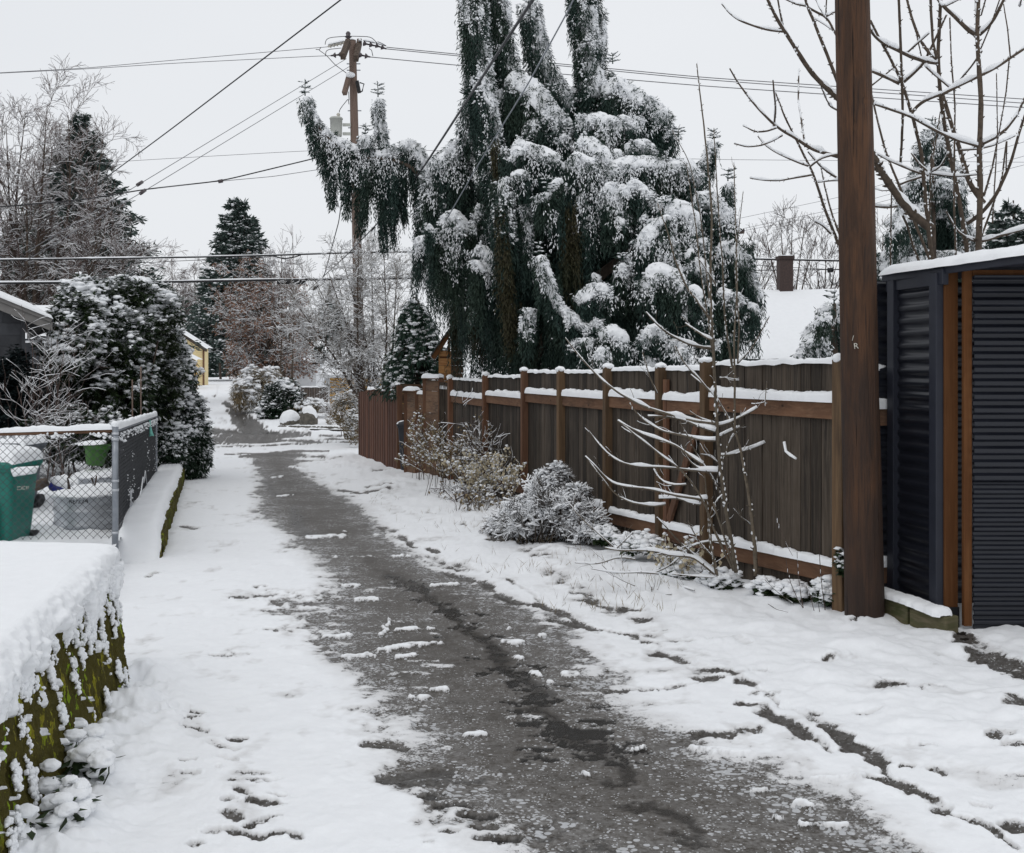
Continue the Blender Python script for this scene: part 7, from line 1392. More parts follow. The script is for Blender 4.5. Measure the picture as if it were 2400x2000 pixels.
twiggy('twiggy_shrub', 'snowy bare brambles at the fence foot beside the seed pod plants', 1090, 1180, 17.6, 110, 60, 12, 117, M['twig'], m1=6, m2=4, minr=.003, smin=.004)
twiggy('twiggy_shrub', 'thin bare shrub between the heather and enclosure fence', 1140, 1160, 18.2, 60, 200, 8, 118, M['twig'], m1=5, m2=3, minr=.003, smin=.003)
# ------------------------------------------------ traced near branches
def traced(root, lines, Y, conv, mat, k=7, thick=1., snowk=1., knots=True, jy=.35, seed=0, sn=None, tr=None, minr=0.):
    """lines: (photo trace, start px width, end px width)"""
    r = np.random.default_rng(seed); own = tr is None; tr = tr or MB(); sn = sn or MB()
    for L, w0, w1 in lines:
        pts = [conv(p) for p in L]; y0 = Y+r.normal(0, jy); yy = y0+np.linspace(0, 1, len(pts))*r.normal(0, jy); P = WP(pts, yy); s = F/Y
        n = max(8, int(np.linalg.norm(np.diff(P, axis=0), axis=1).sum()/.045)); Q = resample(P, n); Q = Q+.004*fbm(Q, 7., 2, seed)[:, None]*np.array([1, 1, 1.])
        R = np.maximum(np.linspace(w0, w1, n)/s/2*thick, minr); R = R*(1+.10*noise(Q, 11., 4)); tr.tubes(Q, R, k)
        if knots:
            m = max(2, int(n*.55)); i = r.integers(1, n-1, m); tg = nrm(Q[i+1]-Q[i-1]); q = nrm(np.cross(tg, r.normal(0, 1, tg.shape))); D = nrm(q*.8+tg*.6); l = R[i]*1.0+.012
            tr.tubes(np.stack([Q[i]+q*R[i][:, None]*.6, Q[i]+q*R[i][:, None]*.8+D*l[:, None]*.5, Q[i]+q*R[i][:, None]*.8+D*l[:, None]], 1), np.stack([R[i]*.45, R[i]*.32, R[i]*.1], 1).clip(.002), 4)
            b = r.random(m) < .30; sn.blobs((Q[i]+D*l[:, None]*.7+(0, 0, .006))[b], np.clip(R[i][b], .006, .02)[:, None]*np.array([[1., 1., .8]])*(.5+.4*r.random((b.sum(), 1))), 0, .35)
        snow_on(sn, Q, R, 1.0*snowk, 6, keep=1., minr=.0035*snowk, lift=.62, brk=.28)
        # crust blown on one side of steep stems
        T = nrm(np.gradient(Q, axis=0)); st = np.abs(T[:, 2]) > .75
        if st.any():
            i = np.where(st)[0]; i = i[(noise(Q[i], 6., 9) > .05)]; 
            if len(i): sn.blobs(Q[i]+np.stack([R[i]*.7*np.sign(r.normal(.5, 1, len(i))), -R[i]*.4, 0*R[i]], 1), np.stack([R[i]*.55+.0015, R[i]*.5, .012+.012*r.random(len(i))], 1), 0, .3)
    return tr, sn
def _sumac():
    c7 = lambda p: (1650+p[0]/2.5, p[1]/2.5); Y = 12.2; b = G(2300, Y)
    root = thing('leafless_tree', 'stout leafless tree with thorny snow lined branches behind the pole and shed', 'tree', b)
    D = lambda: None
    T = [([(1600, 2300), (1608, 1480), (1620, 1100), (1613, 900), (1625, 600), (1608, 350), (1600, 210), (1612, -80)], 46, 22), ([(1592, 205), (1545, 175), (1480, 110), (1410, 45), (1350, -40)], 26, 18), ([(1612, 205), (1660, 165), (1705, 105), (1765, -20)], 24, 15),
         ([(1570, 2300), (1545, 1480), (1500, 1200), (1470, 1050), (1420, 800), (1385, 560), (1370, 340), (1390, -80)], 34, 20), ([(1360, 372), (1290, 360), (1200, 330), (1120, 290), (1050, 258), (1000, 215), (968, 165)], 22, 14), ([(1362, 345), (1310, 300), (1260, 225), (1215, 100), (1180, -40)], 20, 14), ([(1385, 560), (1450, 525), (1520, 490), (1650, 430), (1740, 380), (1810, 330), (1900, 270)], 20, 15),
         ([(1640, 1190), (1590, 1130), (1550, 1060), (1500, 880), (1440, 700), (1400, 560)], 34, 22), ([(1350, 2300), (1335, 1500), (1310, 1300), (1275, 900), (1222, 680), (1160, 480), (1085, 330), (1030, 230), (975, 120)], 34, 14), ([(1145, 492), (1070, 455), (985, 418)], 20, 16), ([(1172, 480), (1230, 430), (1285, 375), (1350, 240), (1420, 90)], 20, 11), ([(1210, 672), (1240, 630), (1290, 590), (1390, 552)], 20, 17),
         ([(1340, 1345), (1270, 1300), (1205, 1240), (1110, 1120), (1050, 1020), (1008, 950), (900, 700), (790, 582), (700, 500), (625, 425), (545, 300), (470, 185), (415, 90), (355, -40)], 52, 16), ([(470, 186), (400, 180), (310, 160), (200, 118), (150, 80), (104, 25)], 15, 9), ([(462, 150), (445, 70), (425, -40)], 12, 10),
         ([(1050, 1010), (900, 940), (800, 920), (710, 900), (630, 875), (520, 800), (430, 750), (380, 700), (300, 620), (200, 490), (150, 402)], 26, 8), ([(425, 750), (370, 770), (300, 775), (260, 752), (230, 738)], 11, 7), ([(458, 795), (400, 828), (330, 855), (250, 862), (178, 842)], 11, 7), ([(592, 860), (570, 700), (552, 600), (555, 405)], 12, 8), ([(412, 740), (420, 640), (403, 472)], 11, 8),
         ([(860, 1700), (810, 1490), (720, 1260), (640, 1020), (560, 860), (470, 680), (440, 600), (420, 542)], 24, 9), ([(610, 975), (530, 945), (430, 900), (360, 855), (315, 800)], 12, 7), ([(632, 1026), (540, 1042), (440, 1060), (340, 1058), (270, 1044)], 11, 7), ([(625, 975), (680, 930), (740, 912), (800, 903)], 11, 10), ([(810, 1060), (740, 1020), (690, 985), (610, 890)], 15, 8),
         ([(820, 1440), (760, 1290), (715, 1130), (685, 985)], 15, 8), ([(742, 1370), (700, 1325), (650, 1298)], 11, 9), ([(800, 1058), (740, 1060), (670, 1070)], 9, 7), ([(880, 800), (785, 480), (700, 270), (645, 130), (600, 30), (585, -40)], 24, 16), ([(600, 35), (540, 25), (470, -10)], 14, 11), ([(602, 40), (660, 75), (715, 98), (745, 150), (775, 210)], 16, 12), ([(712, 98), (680, 50), (650, -20)], 11, 9), ([(716, 95), (716, 40), (720, -30)], 9, 8), ([(720, 95), (770, 68), (800, 55)], 12, 11),
         ([(650, 110), (700, 140), (770, 190)], 9, 8), ([(795, 655), (740, 625), (715, 580), (685, 508)], 11, 7), ([(1615, 862), (1550, 840), (1480, 820), (1380, 780), (1300, 735), (1225, 690), (1130, 655), (1000, 612)], 18, 13), ([(1630, 842), (1700, 810), (1765, 765), (1830, 680), (1880, 575)], 22, 15), ([(1610, 862), (1540, 882), (1470, 882)], 13, 8), ([(1822, 797), (1760, 825), (1690, 855), (1600, 875), (1500, 882)], 9, 11),
         ([(1540, 1310), (1590, 1280), (1650, 1225), (1720, 1130), (1800, 950), (1840, 800), (1885, 660)], 24, 13), ([(1325, 1600), (1318, 1400), (1325, 1020)], 17, 10), ([(1315, 1030), (1240, 1010), (1150, 970), (1080, 940), (1000, 895)], 13, 10), ([(1322, 1018), (1380, 1025), (1480, 1036), (1612, 1024)], 12, 8), ([(1305, 1000), (1260, 960), (1215, 898)], 11, 8), ([(1330, 1000), (1355, 850), (1385, 655)], 11, 7), ([(1330, 1010), (1385, 980), (1430, 900)], 10, 7),
         ([(1480, 1600), (1465, 1200), (1470, 600), (1450, 380), (1440, 105)], 14, 8), ([(1152, 950), (1165, 700), (1158, 400), (1140, -40)], 15, 15), ([(1365, 345), (1340, 250), (1325, -40)], 15, 14), ([(1690, 1310), (1720, 780), (1714, 430)], 9, 6), ([(1772, 830), (1745, 1050), (1680, 1240), (1620, 1400), (1580, 1500)], 9, 14), ([(1795, 340), (1780, 180), (1755, 25)], 9, 6), ([(1790, 340), (1770, 540), (1735, 745)], 9, 8), ([(1640, 1150), (1690, 980), (1725, 800), (1735, 745)], 14, 8),
         ([(1090, 1700), (1100, 1050)], 10, 7), ([(1330, 1540), (1250, 1340), (1140, 1080), (1060, 880), (1000, 640), (985, 560)], 18, 12), ([(1610, 1420), (1560, 1405), (1490, 1365), (1445, 1290), (1420, 1238)], 14, 8), ([(1605, 1420), (1680, 1400), (1760, 1375), (1900, 1335)], 17, 14), ([(1140, 1085), (1200, 1060), (1300, 1030)], 12, 11), ([(1270, 1560), (1225, 1440), (1195, 1330), (1165, 1265)], 15, 14), ([(1130, 1210), (1060, 1215), (1000, 1210)], 16, 13), ([(1300, 390), (1350, 440), (1440, 515)], 11, 10), ([(1240, 180), (1280, 360)], 7, 9), ([(1620, 290), (1680, 150), (1735, -10)], 9, 8), ([(1490, 480), (1560, 400), (1630, 300)], 10, 9), ([(1590, -40), (1595, 80), (1600, 200)], 12, 13), ([(1660, -40), (1625, 90)], 8, 8), ([(1410, 40), (1450, 20), (1510, -10)], 11, 9), ([(1350, -30), (1400, 40)], 14, 14), ([(985, 500), (1060, 440), (1130, 380)], 11, 9), ([(1180, 320), (1240, 265), (1320, 195)], 11, 9), ([(1870, -40), (1850, 40)], 8, 8), ([(1770, 1000), (1775, 830)], 8, 7), ([(1140, 1110), (1050, 1120), (1005, 1110)], 6, 5)]
    T = [(p, a/2.5, b/2.5) for p, a, b in T]
    tr, sn = traced(root, T, Y, c7, M['sumac'], 8, seed=4, snowk=1.35); tr.build('trunk', M['sumac'], root, smooth=True); sn.build('snow', SNOWF, root, smooth=True)
_sumac()
def _sapling():
    c9 = lambda p: (1300+p[0]/2.3333, 750+p[1]/2.3333); Y = 9.75; b = np.array(W(1720, 1350, 9.75)); b[2] = gz(9.75)
    root = thing('bare_sapling', 'tall thin bare sapling with many snow lined side twigs in front of the fence', 'sapling', b)
    T = [([(1100, 1400), (1092, 1200), (1065, 980), (1020, 720), (985, 600), (870, 400), (745, 300)], 26, 6), ([(995, 1380), (950, 1130), (905, 820), (885, 540), (870, 200), (858, 0), (850, -180), (860, -560), (840, -840), (790, -1280), (776, -1400)], 26, 6),
         ([(985, 1370), (940, 1230), (900, 1100), (870, 1000)], 14, 10), ([(890, 1400), (860, 1250), (840, 1080), (820, 850)], 14, 7), ([(990, 350), (960, 200), (930, 0), (920, -280), (895, -600), (878, -900), (870, -1040)], 14, 5), ([(985, 620), (985, 340), (980, 100), (1000, -160), (990, -500), (980, -860)], 13, 5),
         ([(1000, 240), (1010, 30), (985, -300), (1030, -700)], 10, 4), ([(860, 170), (840, 0), (800, -250), (770, -520), (720, -860)], 11, 5), ([(850, -60), (800, -560), (740, -860), (640, -1040)], 9, 4), ([(870, 160), (800, 150), (720, 130), (640, 90), (560, 30), (500, -40)], 18, 6), ([(860, 110), (820, 90), (770, 60), (715, 18)], 12, 6), ([(870, 30), (790, -90), (720, -180), (660, -320), (620, -480), (560, -640)], 14, 5), ([(880, -190), (840, -260), (790, -330)], 9, 6),
         ([(890, 572), (800, 560), (700, 540), (610, 515), (530, 490), (440, 450), (350, 400), (270, 340), (190, 260), (120, 180), (60, 98)], 20, 6), ([(880, 612), (800, 590), (700, 545), (600, 530), (510, 528)], 17, 9), ([(880, 660), (790, 655), (690, 630), (600, 612), (550, 590), (480, 540), (430, 490), (410, 458)], 15, 7), ([(810, 790), (740, 740), (650, 680), (560, 650), (480, 622), (400, 585), (348, 550)], 13, 6), ([(890, 832), (780, 825), (680, 818), (600, 808), (520, 808), (430, 798), (350, 775), (285, 730), (240, 680), (188, 608)], 15, 5), ([(830, 982), (740, 972), (650, 958), (560, 935), (480, 920), (400, 912), (310, 895), (260, 840), (215, 790), (168, 748)], 15, 5), ([(605, 1010), (540, 1018), (480, 1012), (420, 1000), (350, 970), (300, 920), (240, 840), (180, 760)], 12, 5),
         ([(980, 1370), (920, 1250), (870, 1150), (830, 1020), (760, 900), (690, 820), (600, 755), (350, 555)], 16, 6), ([(940, 1050), (900, 940), (860, 860), (810, 790), (760, 700), (730, 640), (685, 560)], 12, 5), ([(720, 900), (650, 905), (595, 890), (560, 855), (540, 820)], 10, 5), ([(850, 395), (770, 300), (720, 250), (690, 200), (660, 140)], 10, 5), ([(560, 405), (530, 340), (505, 270), (480, 170)], 9, 5), ([(820, 830), (740, 780), (690, 690)], 9, 5),
         ([(1175, -20), (1130, 60), (1080, 155), (1000, 240)], 7, 9), ([(885, 582), (950, 568), (1000, 540), (1060, 510), (1108, 480)], 15, 8), ([(910, 742), (970, 740), (1020, 722), (1090, 700), (1150, 672)], 15, 8), ([(900, 640), (950, 615), (1010, 588)], 14, 12), ([(885, 880), (960, 650), (990, 620)], 8, 7), ([(880, 1395), (830, 1350), (760, 1300), (690, 1290), (620, 1285), (550, 1262), (470, 1262), (400, 1262), (330, 1258), (275, 1245)], 18, 7), ([(440, 1310), (380, 1300), (330, 1302), (260, 1330), (190, 1338), (110, 1328)], 8, 5), ([(340, 1250), (380, 1210), (430, 1160)], 7, 5), ([(320, 1240), (240, 1170), (170, 1110), (90, 1020), (50, 965)], 8, 4),
         ([(870, 1375), (790, 1310), (700, 1230), (640, 1170), (600, 1120), (560, 1080)], 13, 6), ([(960, 1210), (880, 1210), (820, 1215), (740, 1240), (640, 1340), (560, 1380), (480, 1390), (440, 1380)], 12, 5), ([(570, 1390), (480, 1380), (380, 1385), (300, 1380), (200, 1362)], 8, 4), ([(440, 1455), (380, 1430), (320, 1400), (260, 1340)], 6, 4), ([(365, 1380), (368, 1260)], 6, 4), ([(530, 1540), (532, 1460)], 7, 5), ([(490, 1490), (560, 1505), (660, 1500), (610, 1520)], 6, 6), ([(765, 1480), (700, 1460), (640, 1470)], 6, 6), ([(860, 1290), (780, 1200), (730, 1100)], 8, 5), ([(800, 1010), (740, 1000), (680, 978), (570, 976)], 13, 8), ([(1070, 1120), (1030, 1090), (985, 1040)], 9, 5), ([(900, 790), (870, 760), (840, 740), (800, 735)], 8, 6), ([(905, 320), (945, 315)], 12, 9), ([(880, 1390), (850, 1250), (835, 1100), (880, 990), (915, 960)], 8, 6), ([(960, 1450), (880, 1390)], 9, 8), ([(900, 1410), (740, 1400), (640, 1390)], 7, 5), ([(520, 1230), (600, 1290), (690, 1290)], 8, 6), ([(740, 500), (800, 540), (870, 560)], 6, 6), ([(1160, 340), (1150, 460)], 4, 5)]
    T = [(p, a/2.3333, b/2.3333) for p, a, b in T]
    tr, sn = traced(root, T, Y, c9, M['paletwig'], 6, seed=7, jy=.14, snowk=1.15, minr=.0022); S = np.array([resample(WP([c9(q) for q in p_], Y), 14) for p_, a, c in T]); RR = np.array([np.linspace(a, c, 14)/(F/Y)/2 for p_, a, c in T])
    tw, rw = sprout(S, RR, 4, .8, .16, n=6, up=.35, t0=.25, r=np.random.default_rng(3)); rw = np.clip(rw*.5, .0016, .0035); tr.tubes(tw, rw, 4); snow_on(sn, tw, rw, 1.1, 4, keep=.8, minr=.0022, brk=.5)
    tr.build('stems', M['paletwig'], root, smooth=True); sn.build('snow', SNOWF, root, smooth=True)
_sapling()
def _sticks():
    c9 = lambda p: (1300+p[0]/2.3333, 750+p[1]/2.3333)
    for lab, Y, T in (('thin dry stalks standing in the snow before the fence near the pole', 8.7, [([(1360, 1575), (1340, 1480), (1330, 1380), (1325, 1270)], 5, 3), ([(1360, 1575), (1320, 1510), (1285, 1430), (1262, 1300)], 5, 3), ([(1418, 1592), (1395, 1500), (1370, 1450)], 4, 3), ([(1480, 1608), (1465, 1480), (1450, 1350), (1445, 1100)], 6, 3), ([(1448, 1600), (1440, 1555)], 4, 3), ([(1215, 1100), (1270, 1240), (1300, 1290)], 3, 3)]),
                      ('bent dry stalk lying across the snow left of the upright stalks', 8.6, [([(1150, 1420), (1220, 1490), (1300, 1550)], 4, 3), ([(1168, 1552), (1210, 1580), (1275, 1600)], 4, 3)]),
                      ('two tiny dry stalks at the foot of the near pole', 8.2, [([(1636, 1720), (1630, 1680)], 4, 3), ([(1660, 1715), (1668, 1685)], 4, 3)])):
        b = W(*c9(T[0][0][0]), Y); root = thing('dry_stalks', lab, 'plant', b); tr, sn = traced(root, [(p, a/2.33, c/2.33) for p, a, c in T], Y, c9, M['twig'], 5, seed=9, jy=.04, knots=False, snowk=.8); tr.build('stalks', M['twig'], root); sn.build('snow', SNOWF, root)
    # tall stakes by the rhododendron
    for x, y0, y1, Y, lab in ((331, 985, 860, 18.4, 'pale upright stake before the rhododendron behind the slatted fence'), (311, 980, 890, 18.6, 'grey thin stake left of the pale stake')):
        a, b = W(x, y0+120, Y), W(x-1, y1, Y); mb = MB(); mb.tubes(np.array([a, (a+b)/2, b]), np.full(3, .012), 6); o = mb.build('garden_stake', M['farpole'], None, smooth=True, origin=a); tag(o, lab, 'stake')
_sticks()
# grass blades poking through the verge snow
def _grass():
    n = 900; r = np.random.default_rng(5); px = 820+r.random(n)*1000; t = r.random(n); Y = 8.6+10*r.random(n)**1.4
    X = (.0)+(2.25-.292*(Y-8.5))-.45-1.5*r.random(n)**1.6; c = np.stack([X, Y, gz(Y)+.06], 1); kk = noise(c, 1.3, 4)+.4*noise(c, 5., 5) > .18; c = c[kk]; n = len(c)
    mb = MB(); D = np.stack([r.normal(0, .5, n), r.normal(0, .4, n), np.ones(n)], 1); mb.cards(c, D, r.normal(0, 1, (n, 3))*(1, .4, .1), .06+.09*r.random(n), .004, mid=.3); o = mb.build('dry_grass', M['podleaf'], None, origin=(0, 12, 0)); tag(o, 'sparse dry grass blades poking through the snow along the fence', 'grass', kind='stuff')
_grass()
# ------------------------------------------------ far utility pole, wires
PY = 39.
def _far_pole():
    b = G(847, PY); t = W(826, 95, PY); root = thing('utility_pole', 'tall reddish far utility pole with crossarms, insulators and a grey transformer', 'utility pole', b)
    P = lambda x, y, d=0.: W(x, y, PY+d)
    def on(y): f = (y-95)/(HY+F*(CZ-b[2])/PY-95); return t+(b-t)*f
    n = 40; Q = t+(b-t)*np.linspace(0, 1, n)[:, None]; MB().tubes(Q, np.linspace(.125, .20, n), 16).build('pole', M['farpole'], root, smooth=True)
    for (x0, y0, x1, y1, d0, d1) in ((816, 97, 803, 133, -.3, -1.5), (843, 97, 834, 138, .5, -1.0)):   # paired crossarms seen almost end on
        mb = MB(); mb.beam(P(x0, y0+1, -.1+d0), P(x1, y1, d1), .16, .22); mb.build('crossarm', M['bark'], root)
    mb = MB(); mb.beam(P(815, 95, -.2), P(808, 128, -1.2), .05, .12); mb.build('arm_brace', M['black'], root)
    mb = MB(); mb.beam(P(817, 183, -.2), P(807, 220, -.6), .14, .16); mb.build('small_arm', M['farpole'], root)
    # strings of bell insulators
    def bells(a, c, k, nm='insulator', mat=M['porcelain'], r=.10):
        a, c = np.array(a), np.array(c)
        for i in range(k):
            f = (i+.5)/k; p = a+(c-a)*f; d = nrm(c-a); u = nrm(np.cross(d, (0, 1, 0))); L = np.linalg.norm(c-a)/k
            mb = MB(); mb.tubes(np.array([p-d*L*.5, p-d*L*.42, p-d*L*.05, p, p+d*L*.5]), np.array([.03, r, r*.55, .035, .025]), 10); mb.build(nm, mat, root, smooth=True)
    bells(P(851, 102), P(880, 108), 2); bells(P(880, 107), P(906, 115), 2, r=.09); bells(P(842, 129, -.9), P(868, 134, -.9), 2); bells(P(800, 128, -1.2), P(775, 131, -1.2), 2); bells(P(808, 101), P(768, 110), 5, r=.075, mat=M['tagm'])
    mb = MB()
    for a, c in (((808, 101), (768, 110)), ((851, 99), (880, 105)), ((880, 105), (905, 112))): snow_bar(mb, [P(*a)+(0, 0, .06), P(*c)+(0, 0, .06)], .15, .07, 3, step=.05)
    snow_bar(mb, [P(819, 95), P(833, 95)], .25, .06, 4, step=.05); snow_bar(mb, [P(840, 96), P(848, 97)], .2, .06, 5, step=.05); mb.blobs(P(821, 176, -.3)[None], np.array([[.16, .14, .10]]), 2, .08); mb.build('snow', SNOWF, root, smooth=True)
    p = P(816, 92); mb = MB(); mb.tubes(np.array([p, p+(0, 0, .08), p+(0, 0, .12), p+(0, 0, .2), p+(0, 0, .26)]), np.array([.03, .13, .07, .09, .05]), 10); mb.build('pin_insulator', M['porcelain'], root, smooth=True)
    # jumper loops
    mb = MB()
    for pts in ([(762, 105), (763, 92), (775, 88), (815, 85), (860, 86), (872, 88), (884, 102)], [(885, 98), (895, 102), (905, 108)], [(763, 132), (764, 120), (772, 116), (800, 113)], [(865, 114), (871, 118), (874, 132)], [(740, 116), (748, 117), (752, 112)], [(748, 118), (765, 130), (785, 152), (815, 174)], [(818, 245), (816, 232), (803, 248), (796, 258), (795, 264)], [(817, 215), (818, 235)]):
        mb.tubes(resample(WP(pts, PY-.3), 24), np.full(24, .012), 4)
    mb.build('jumper_wires', M['cable'], root)
    # transformer can with brackets
    c = P(788, 0, -.2); zb, zt = P(0, 322)[2], P(0, 281)[2]; mb = MB(); mb.lathe([(.0, 0), (.19, 0), (.20, .02), (.215, zt-zb-.03), (.235, zt-zb-.03), (.235, zt-zb), (.20, zt-zb+.04), (0, zt-zb+.05)], (c[0], c[1], zb), 24); mb.build('transformer', M['transf'], root, smooth=True)
    p = P(793, 279, -.2); mb = MB(); mb.tubes(np.array([p+(0, 0, .05*i) for i in range(5)]), np.array([.055, .075, .05, .07, .04]), 10); mb.build('bushing', M['tagm'], root, smooth=True)
    for y in (293, 314):
        mb = MB(); mb.beam(P(803, y, -.15), P(822, y, -.1), .06, .10); mb.build('bracket', M['transf'], root)
    mb = MB(); mb.beam(P(837, 191, -.2), P(842, 217, -.3), .12, .12); mb.tubes(WP([(843, 194), (853, 197), (849, 214), (842, 217)], PY-.3), np.full(4, .025), 5); mb.build('fuse_switch', M['black'], root)
    mb = MB()
    for y in (150, 165, 260, 300): c_ = on(y); mb.tubes(np.array([c_-(.22, 0, 0), c_+(.26, 0, 0)]), np.full(2, .02), 5)
    mb.build('bolts', M['pipe'], root)
    # clamp ring where the street cables hang
    for y in (590, 655):
        c_ = on(y); mb = MB(); mb.tubes(np.array([c_-(0, 0, .05), c_+(0, 0, .05)]), np.full(2, .20), 12); mb.build('cable_clamp', M['black'], root)
_far_pole()
def wire(label, pts, Y, r, snow=0., mat='cable', sag=0., n=60, extras=(), name='power_line'):
    Yp = np.asarray(Y, float); P = WP(pts, Yp)
    d = np.r_[0, np.cumsum(np.linalg.norm(np.diff(P, axis=0), axis=1))]; t = np.linspace(0, d[-1], n); Q = np.stack([np.interp(t, d, P[:, k]) for k in range(3)], 1)
    if len(P) == 2 and sag: Q[:, 2] -= sag*4*(t/d[-1])*(1-t/d[-1])
    elif len(P) > 2: Q = resample(P, n)
    root = thing(name, label, 'cable', P[0]); mb = MB(); mb.tubes(Q, np.full(n, r), 6); mb.build('cable', M[mat], root, smooth=True)
    if snow:
        mb = MB(); rr = r*snow*(.8+.5*noise(Q, 1.1, 3)+.3*noise(Q, 4., 4)).clip(.1); mb.tubes(Q+(0, 0, r*.8), rr, 5); mb.build('snow', SNOWF, root, smooth=True)
    for nm, a, b, rad, mt in extras:
        mb = MB(); A, B = W(*a), W(*b); mb.tubes(np.array([A, A*.5+B*.5, B]), np.full(3, rad), 8); mb.build(nm, M[mt], root, smooth=True)
    return root
def invY(p0, p1, Y0, Y1, n=2): return 1/np.linspace(1/Y0, 1/Y1, n)
wire('thick black cable slanting steeply from the top edge down to the far left', [(830, -24), (400, 304), (200, 452), (80, 536), (-30, 604)], [16, 21, 25.5, 29, 33.], .0115)
wire('upper of two slanting wires from the far pole with a dark insulator', [(812, 138), (328, 431), (180, 521), (60, 592)], [39, 30, 27.6, 26], .010, mat='thinwire', extras=[('insulator', (322, 434, 29.9), (333, 427, 30.1), .05, 'porcelain')])
wire('lower of two slanting wires from the far pole with a dark insulator', [(826, 152), (335, 450), (200, 528), (60, 612)], [39, 30, 27.8, 25.7], .010, mat='thinwire', extras=[('insulator', (329, 454, 29.9), (340, 446, 30.1), .05, 'porcelain')])
wire('sagging black service cable running left from the far pole', [(830, 345), (740, 371), (640, 395), (520, 424), (340, 444), (200, 468), (-30, 488)], [39, 38, 37, 36, 35, 34, 33], .02)
wire('thin wire under the service cable with a small insulator', [(830, 385), (640, 414), (517, 425), (400, 437), (340, 444)], [39.2, 37, 36, 35.3, 35], .010, mat='thinwire', extras=[('insulator', (512, 426, 36), (522, 424, 36), .06, 'porcelain')])
wire('upper of two high lines running to the left edge', [(770, 110), (735, 113), (400, 142), (200, 160), (-40, 173)], [39]*5, .011, mat='thinwire')
wire('lower of two high lines running to the left edge', [(775, 131), (760, 131), (400, 149), (200, 162), (-40, 174)], [38]*5, .011, mat='thinwire')
wire('topmost of three high lines crossing behind the weeping conifer to the right', [(906, 111), (1090, 129), (1650, 182), (2450, 236)], [39, 38.5, 38, 37], .015, mat='thinwire')
wire('middle of three high lines crossing behind the weeping conifer to the right', [(906, 115), (1090, 133), (1650, 187), (2450, 246)], [39, 38.5, 38, 37], .015, mat='thinwire')
wire('lowest of three high lines crossing behind the weeping conifer to the right', [(868, 134), (1090, 155), (1650, 202), (2450, 256)], [38, 37.6, 37, 36], .015, mat='thinwire')
wire('faint level wire passing behind the upper parts of the far pole', [(200, 386), (272, 379), (730, 353), (830, 350), (1068, 354), (1650, 374), (2450, 381)], [44]*7, .009, mat='thinwire')
wire('snow lined street cable at rooftop height, upper of the two', [(-40, 610), (400, 604), (600, 600), (836, 592), (1000, 590), (1750, 607), (2450, 622)], [38, 38.4, 38.7, 39, 39, 37, 36], .030, snow=1.0)
wire('thick snow lined street cable with a black splice case, lower of the two', [(-40, 664), (400, 661), (650, 656), (740, 656), (840, 654), (1000, 652)], [38, 38.4, 38.7, 38.8, 39, 39], .042, snow=1.05, extras=[('splice_case', (650, 661, 38.6), (716, 661, 38.6), .085, 'black')])
wire('slack black loop under the upper street cable', [(640, 600), (665, 607), (690, 603), (705, 598)], [38.5]*4, .022)
wire('thin telephone wire just beneath the upper street cable', [(-40, 622), (210, 622), (420, 612), (640, 602)], [38]*4, .010)
P0 = [(1262, -20), (1248, 0), (984, 406), (881, 528), (811, 600), (757, 649), (690, 712)]
wire('heavy guy cable slanting down across the weeping conifer', P0, [10.8, 11., 21.3, 29.7, 37.5, 42., 50.], .017, mat='wire', snow=.4, extras=[('clamp', (734, 678, 42.3), (746, 670, 42.), .06, 'black'), ('clamp', (870, 541, 30.4), (876, 534, 29.9), .03, 'black')])
wire('thin snow flecked wire slanting down into the middle of the weeping conifer', [(1352, -20), (1340, 10), (1236, 200), (1120, 388), (1048, 512)], [11.8, 12., 13.6, 15.6, 17.0], .0085, snow=.8, mat='pipe')
wire('wavy drop wire hanging below the tassels beside the far pole', [(812, 440), (800, 476), (794, 520), (775, 590), (762, 640), (757, 650)], [38]*6, .016)
wire('upper of the faint lines rising right from the small distant pole', [(1724, 514), (1970, 462), (2450, 318)], [60, 55, 48], .010, mat='thinwire')
wire('middle of the faint lines rising right from the small distant pole', [(1742, 536), (1970, 488), (2450, 352)], [60, 55, 48], .010, mat='thinwire')
wire('lowest of the faint lines rising right from the small distant pole', [(1744, 541), (1970, 498), (2450, 374)], [60, 55, 48], .010, mat='thinwire')
wire('lower cable on the right with a black splice and coiled loops by the near pole', [(1740, 634), (1900, 633), (1945, 632), (2100, 628), (2450, 622)], [33, 33, 33, 33, 33], .012, extras=[('splice', (1940, 634, 33), (1952, 633, 33), .07, 'black')])
for i, (dx, dd) in enumerate(((0, 0), (5, 3), (-4, 5))): wire(['inner', 'middle', 'outer'][i]+' coil of slack black cable left of the near pole', [(1946+dx*.2, 634), (1947-dd, 655), (1955, 666+dd), (1968+dx, 660), (1974+dx, 640), (1971, 622)], [32.9-.1*i]*6, .009)
wire('thin wire above the snowy roof beside the chimney', [(1740, 619), (1830, 626), (1970, 633)], [33]*3, .008)
def _small_pole():
    Y = 60.; b = G(1722, Y); root = thing('utility_pole', 'small distant utility pole with a crossarm at the right side of the weeping conifer', 'utility pole', b)
    mb = MB(); mb.tubes(np.array([b, W(1722, 518, Y)]), np.array([.18, .15]), 8); mb.build('pole', M['bark'], root); mb = MB(); mb.beam(W(1710, 549, Y-.2), W(1744, 545, Y-.2), .1, .12); mb.build('crossarm', M['bark'], root)
    for x in (1712, 1738, 1743):
        mb = MB(); p = W(x, 545, Y-.2); mb.tubes(np.array([p, p+(0, 0, .12), p+(0, 0, .2)]), np.array([.05, .07, .03]), 6); mb.build('insulator', M['porcelain'], root)
_small_pole()
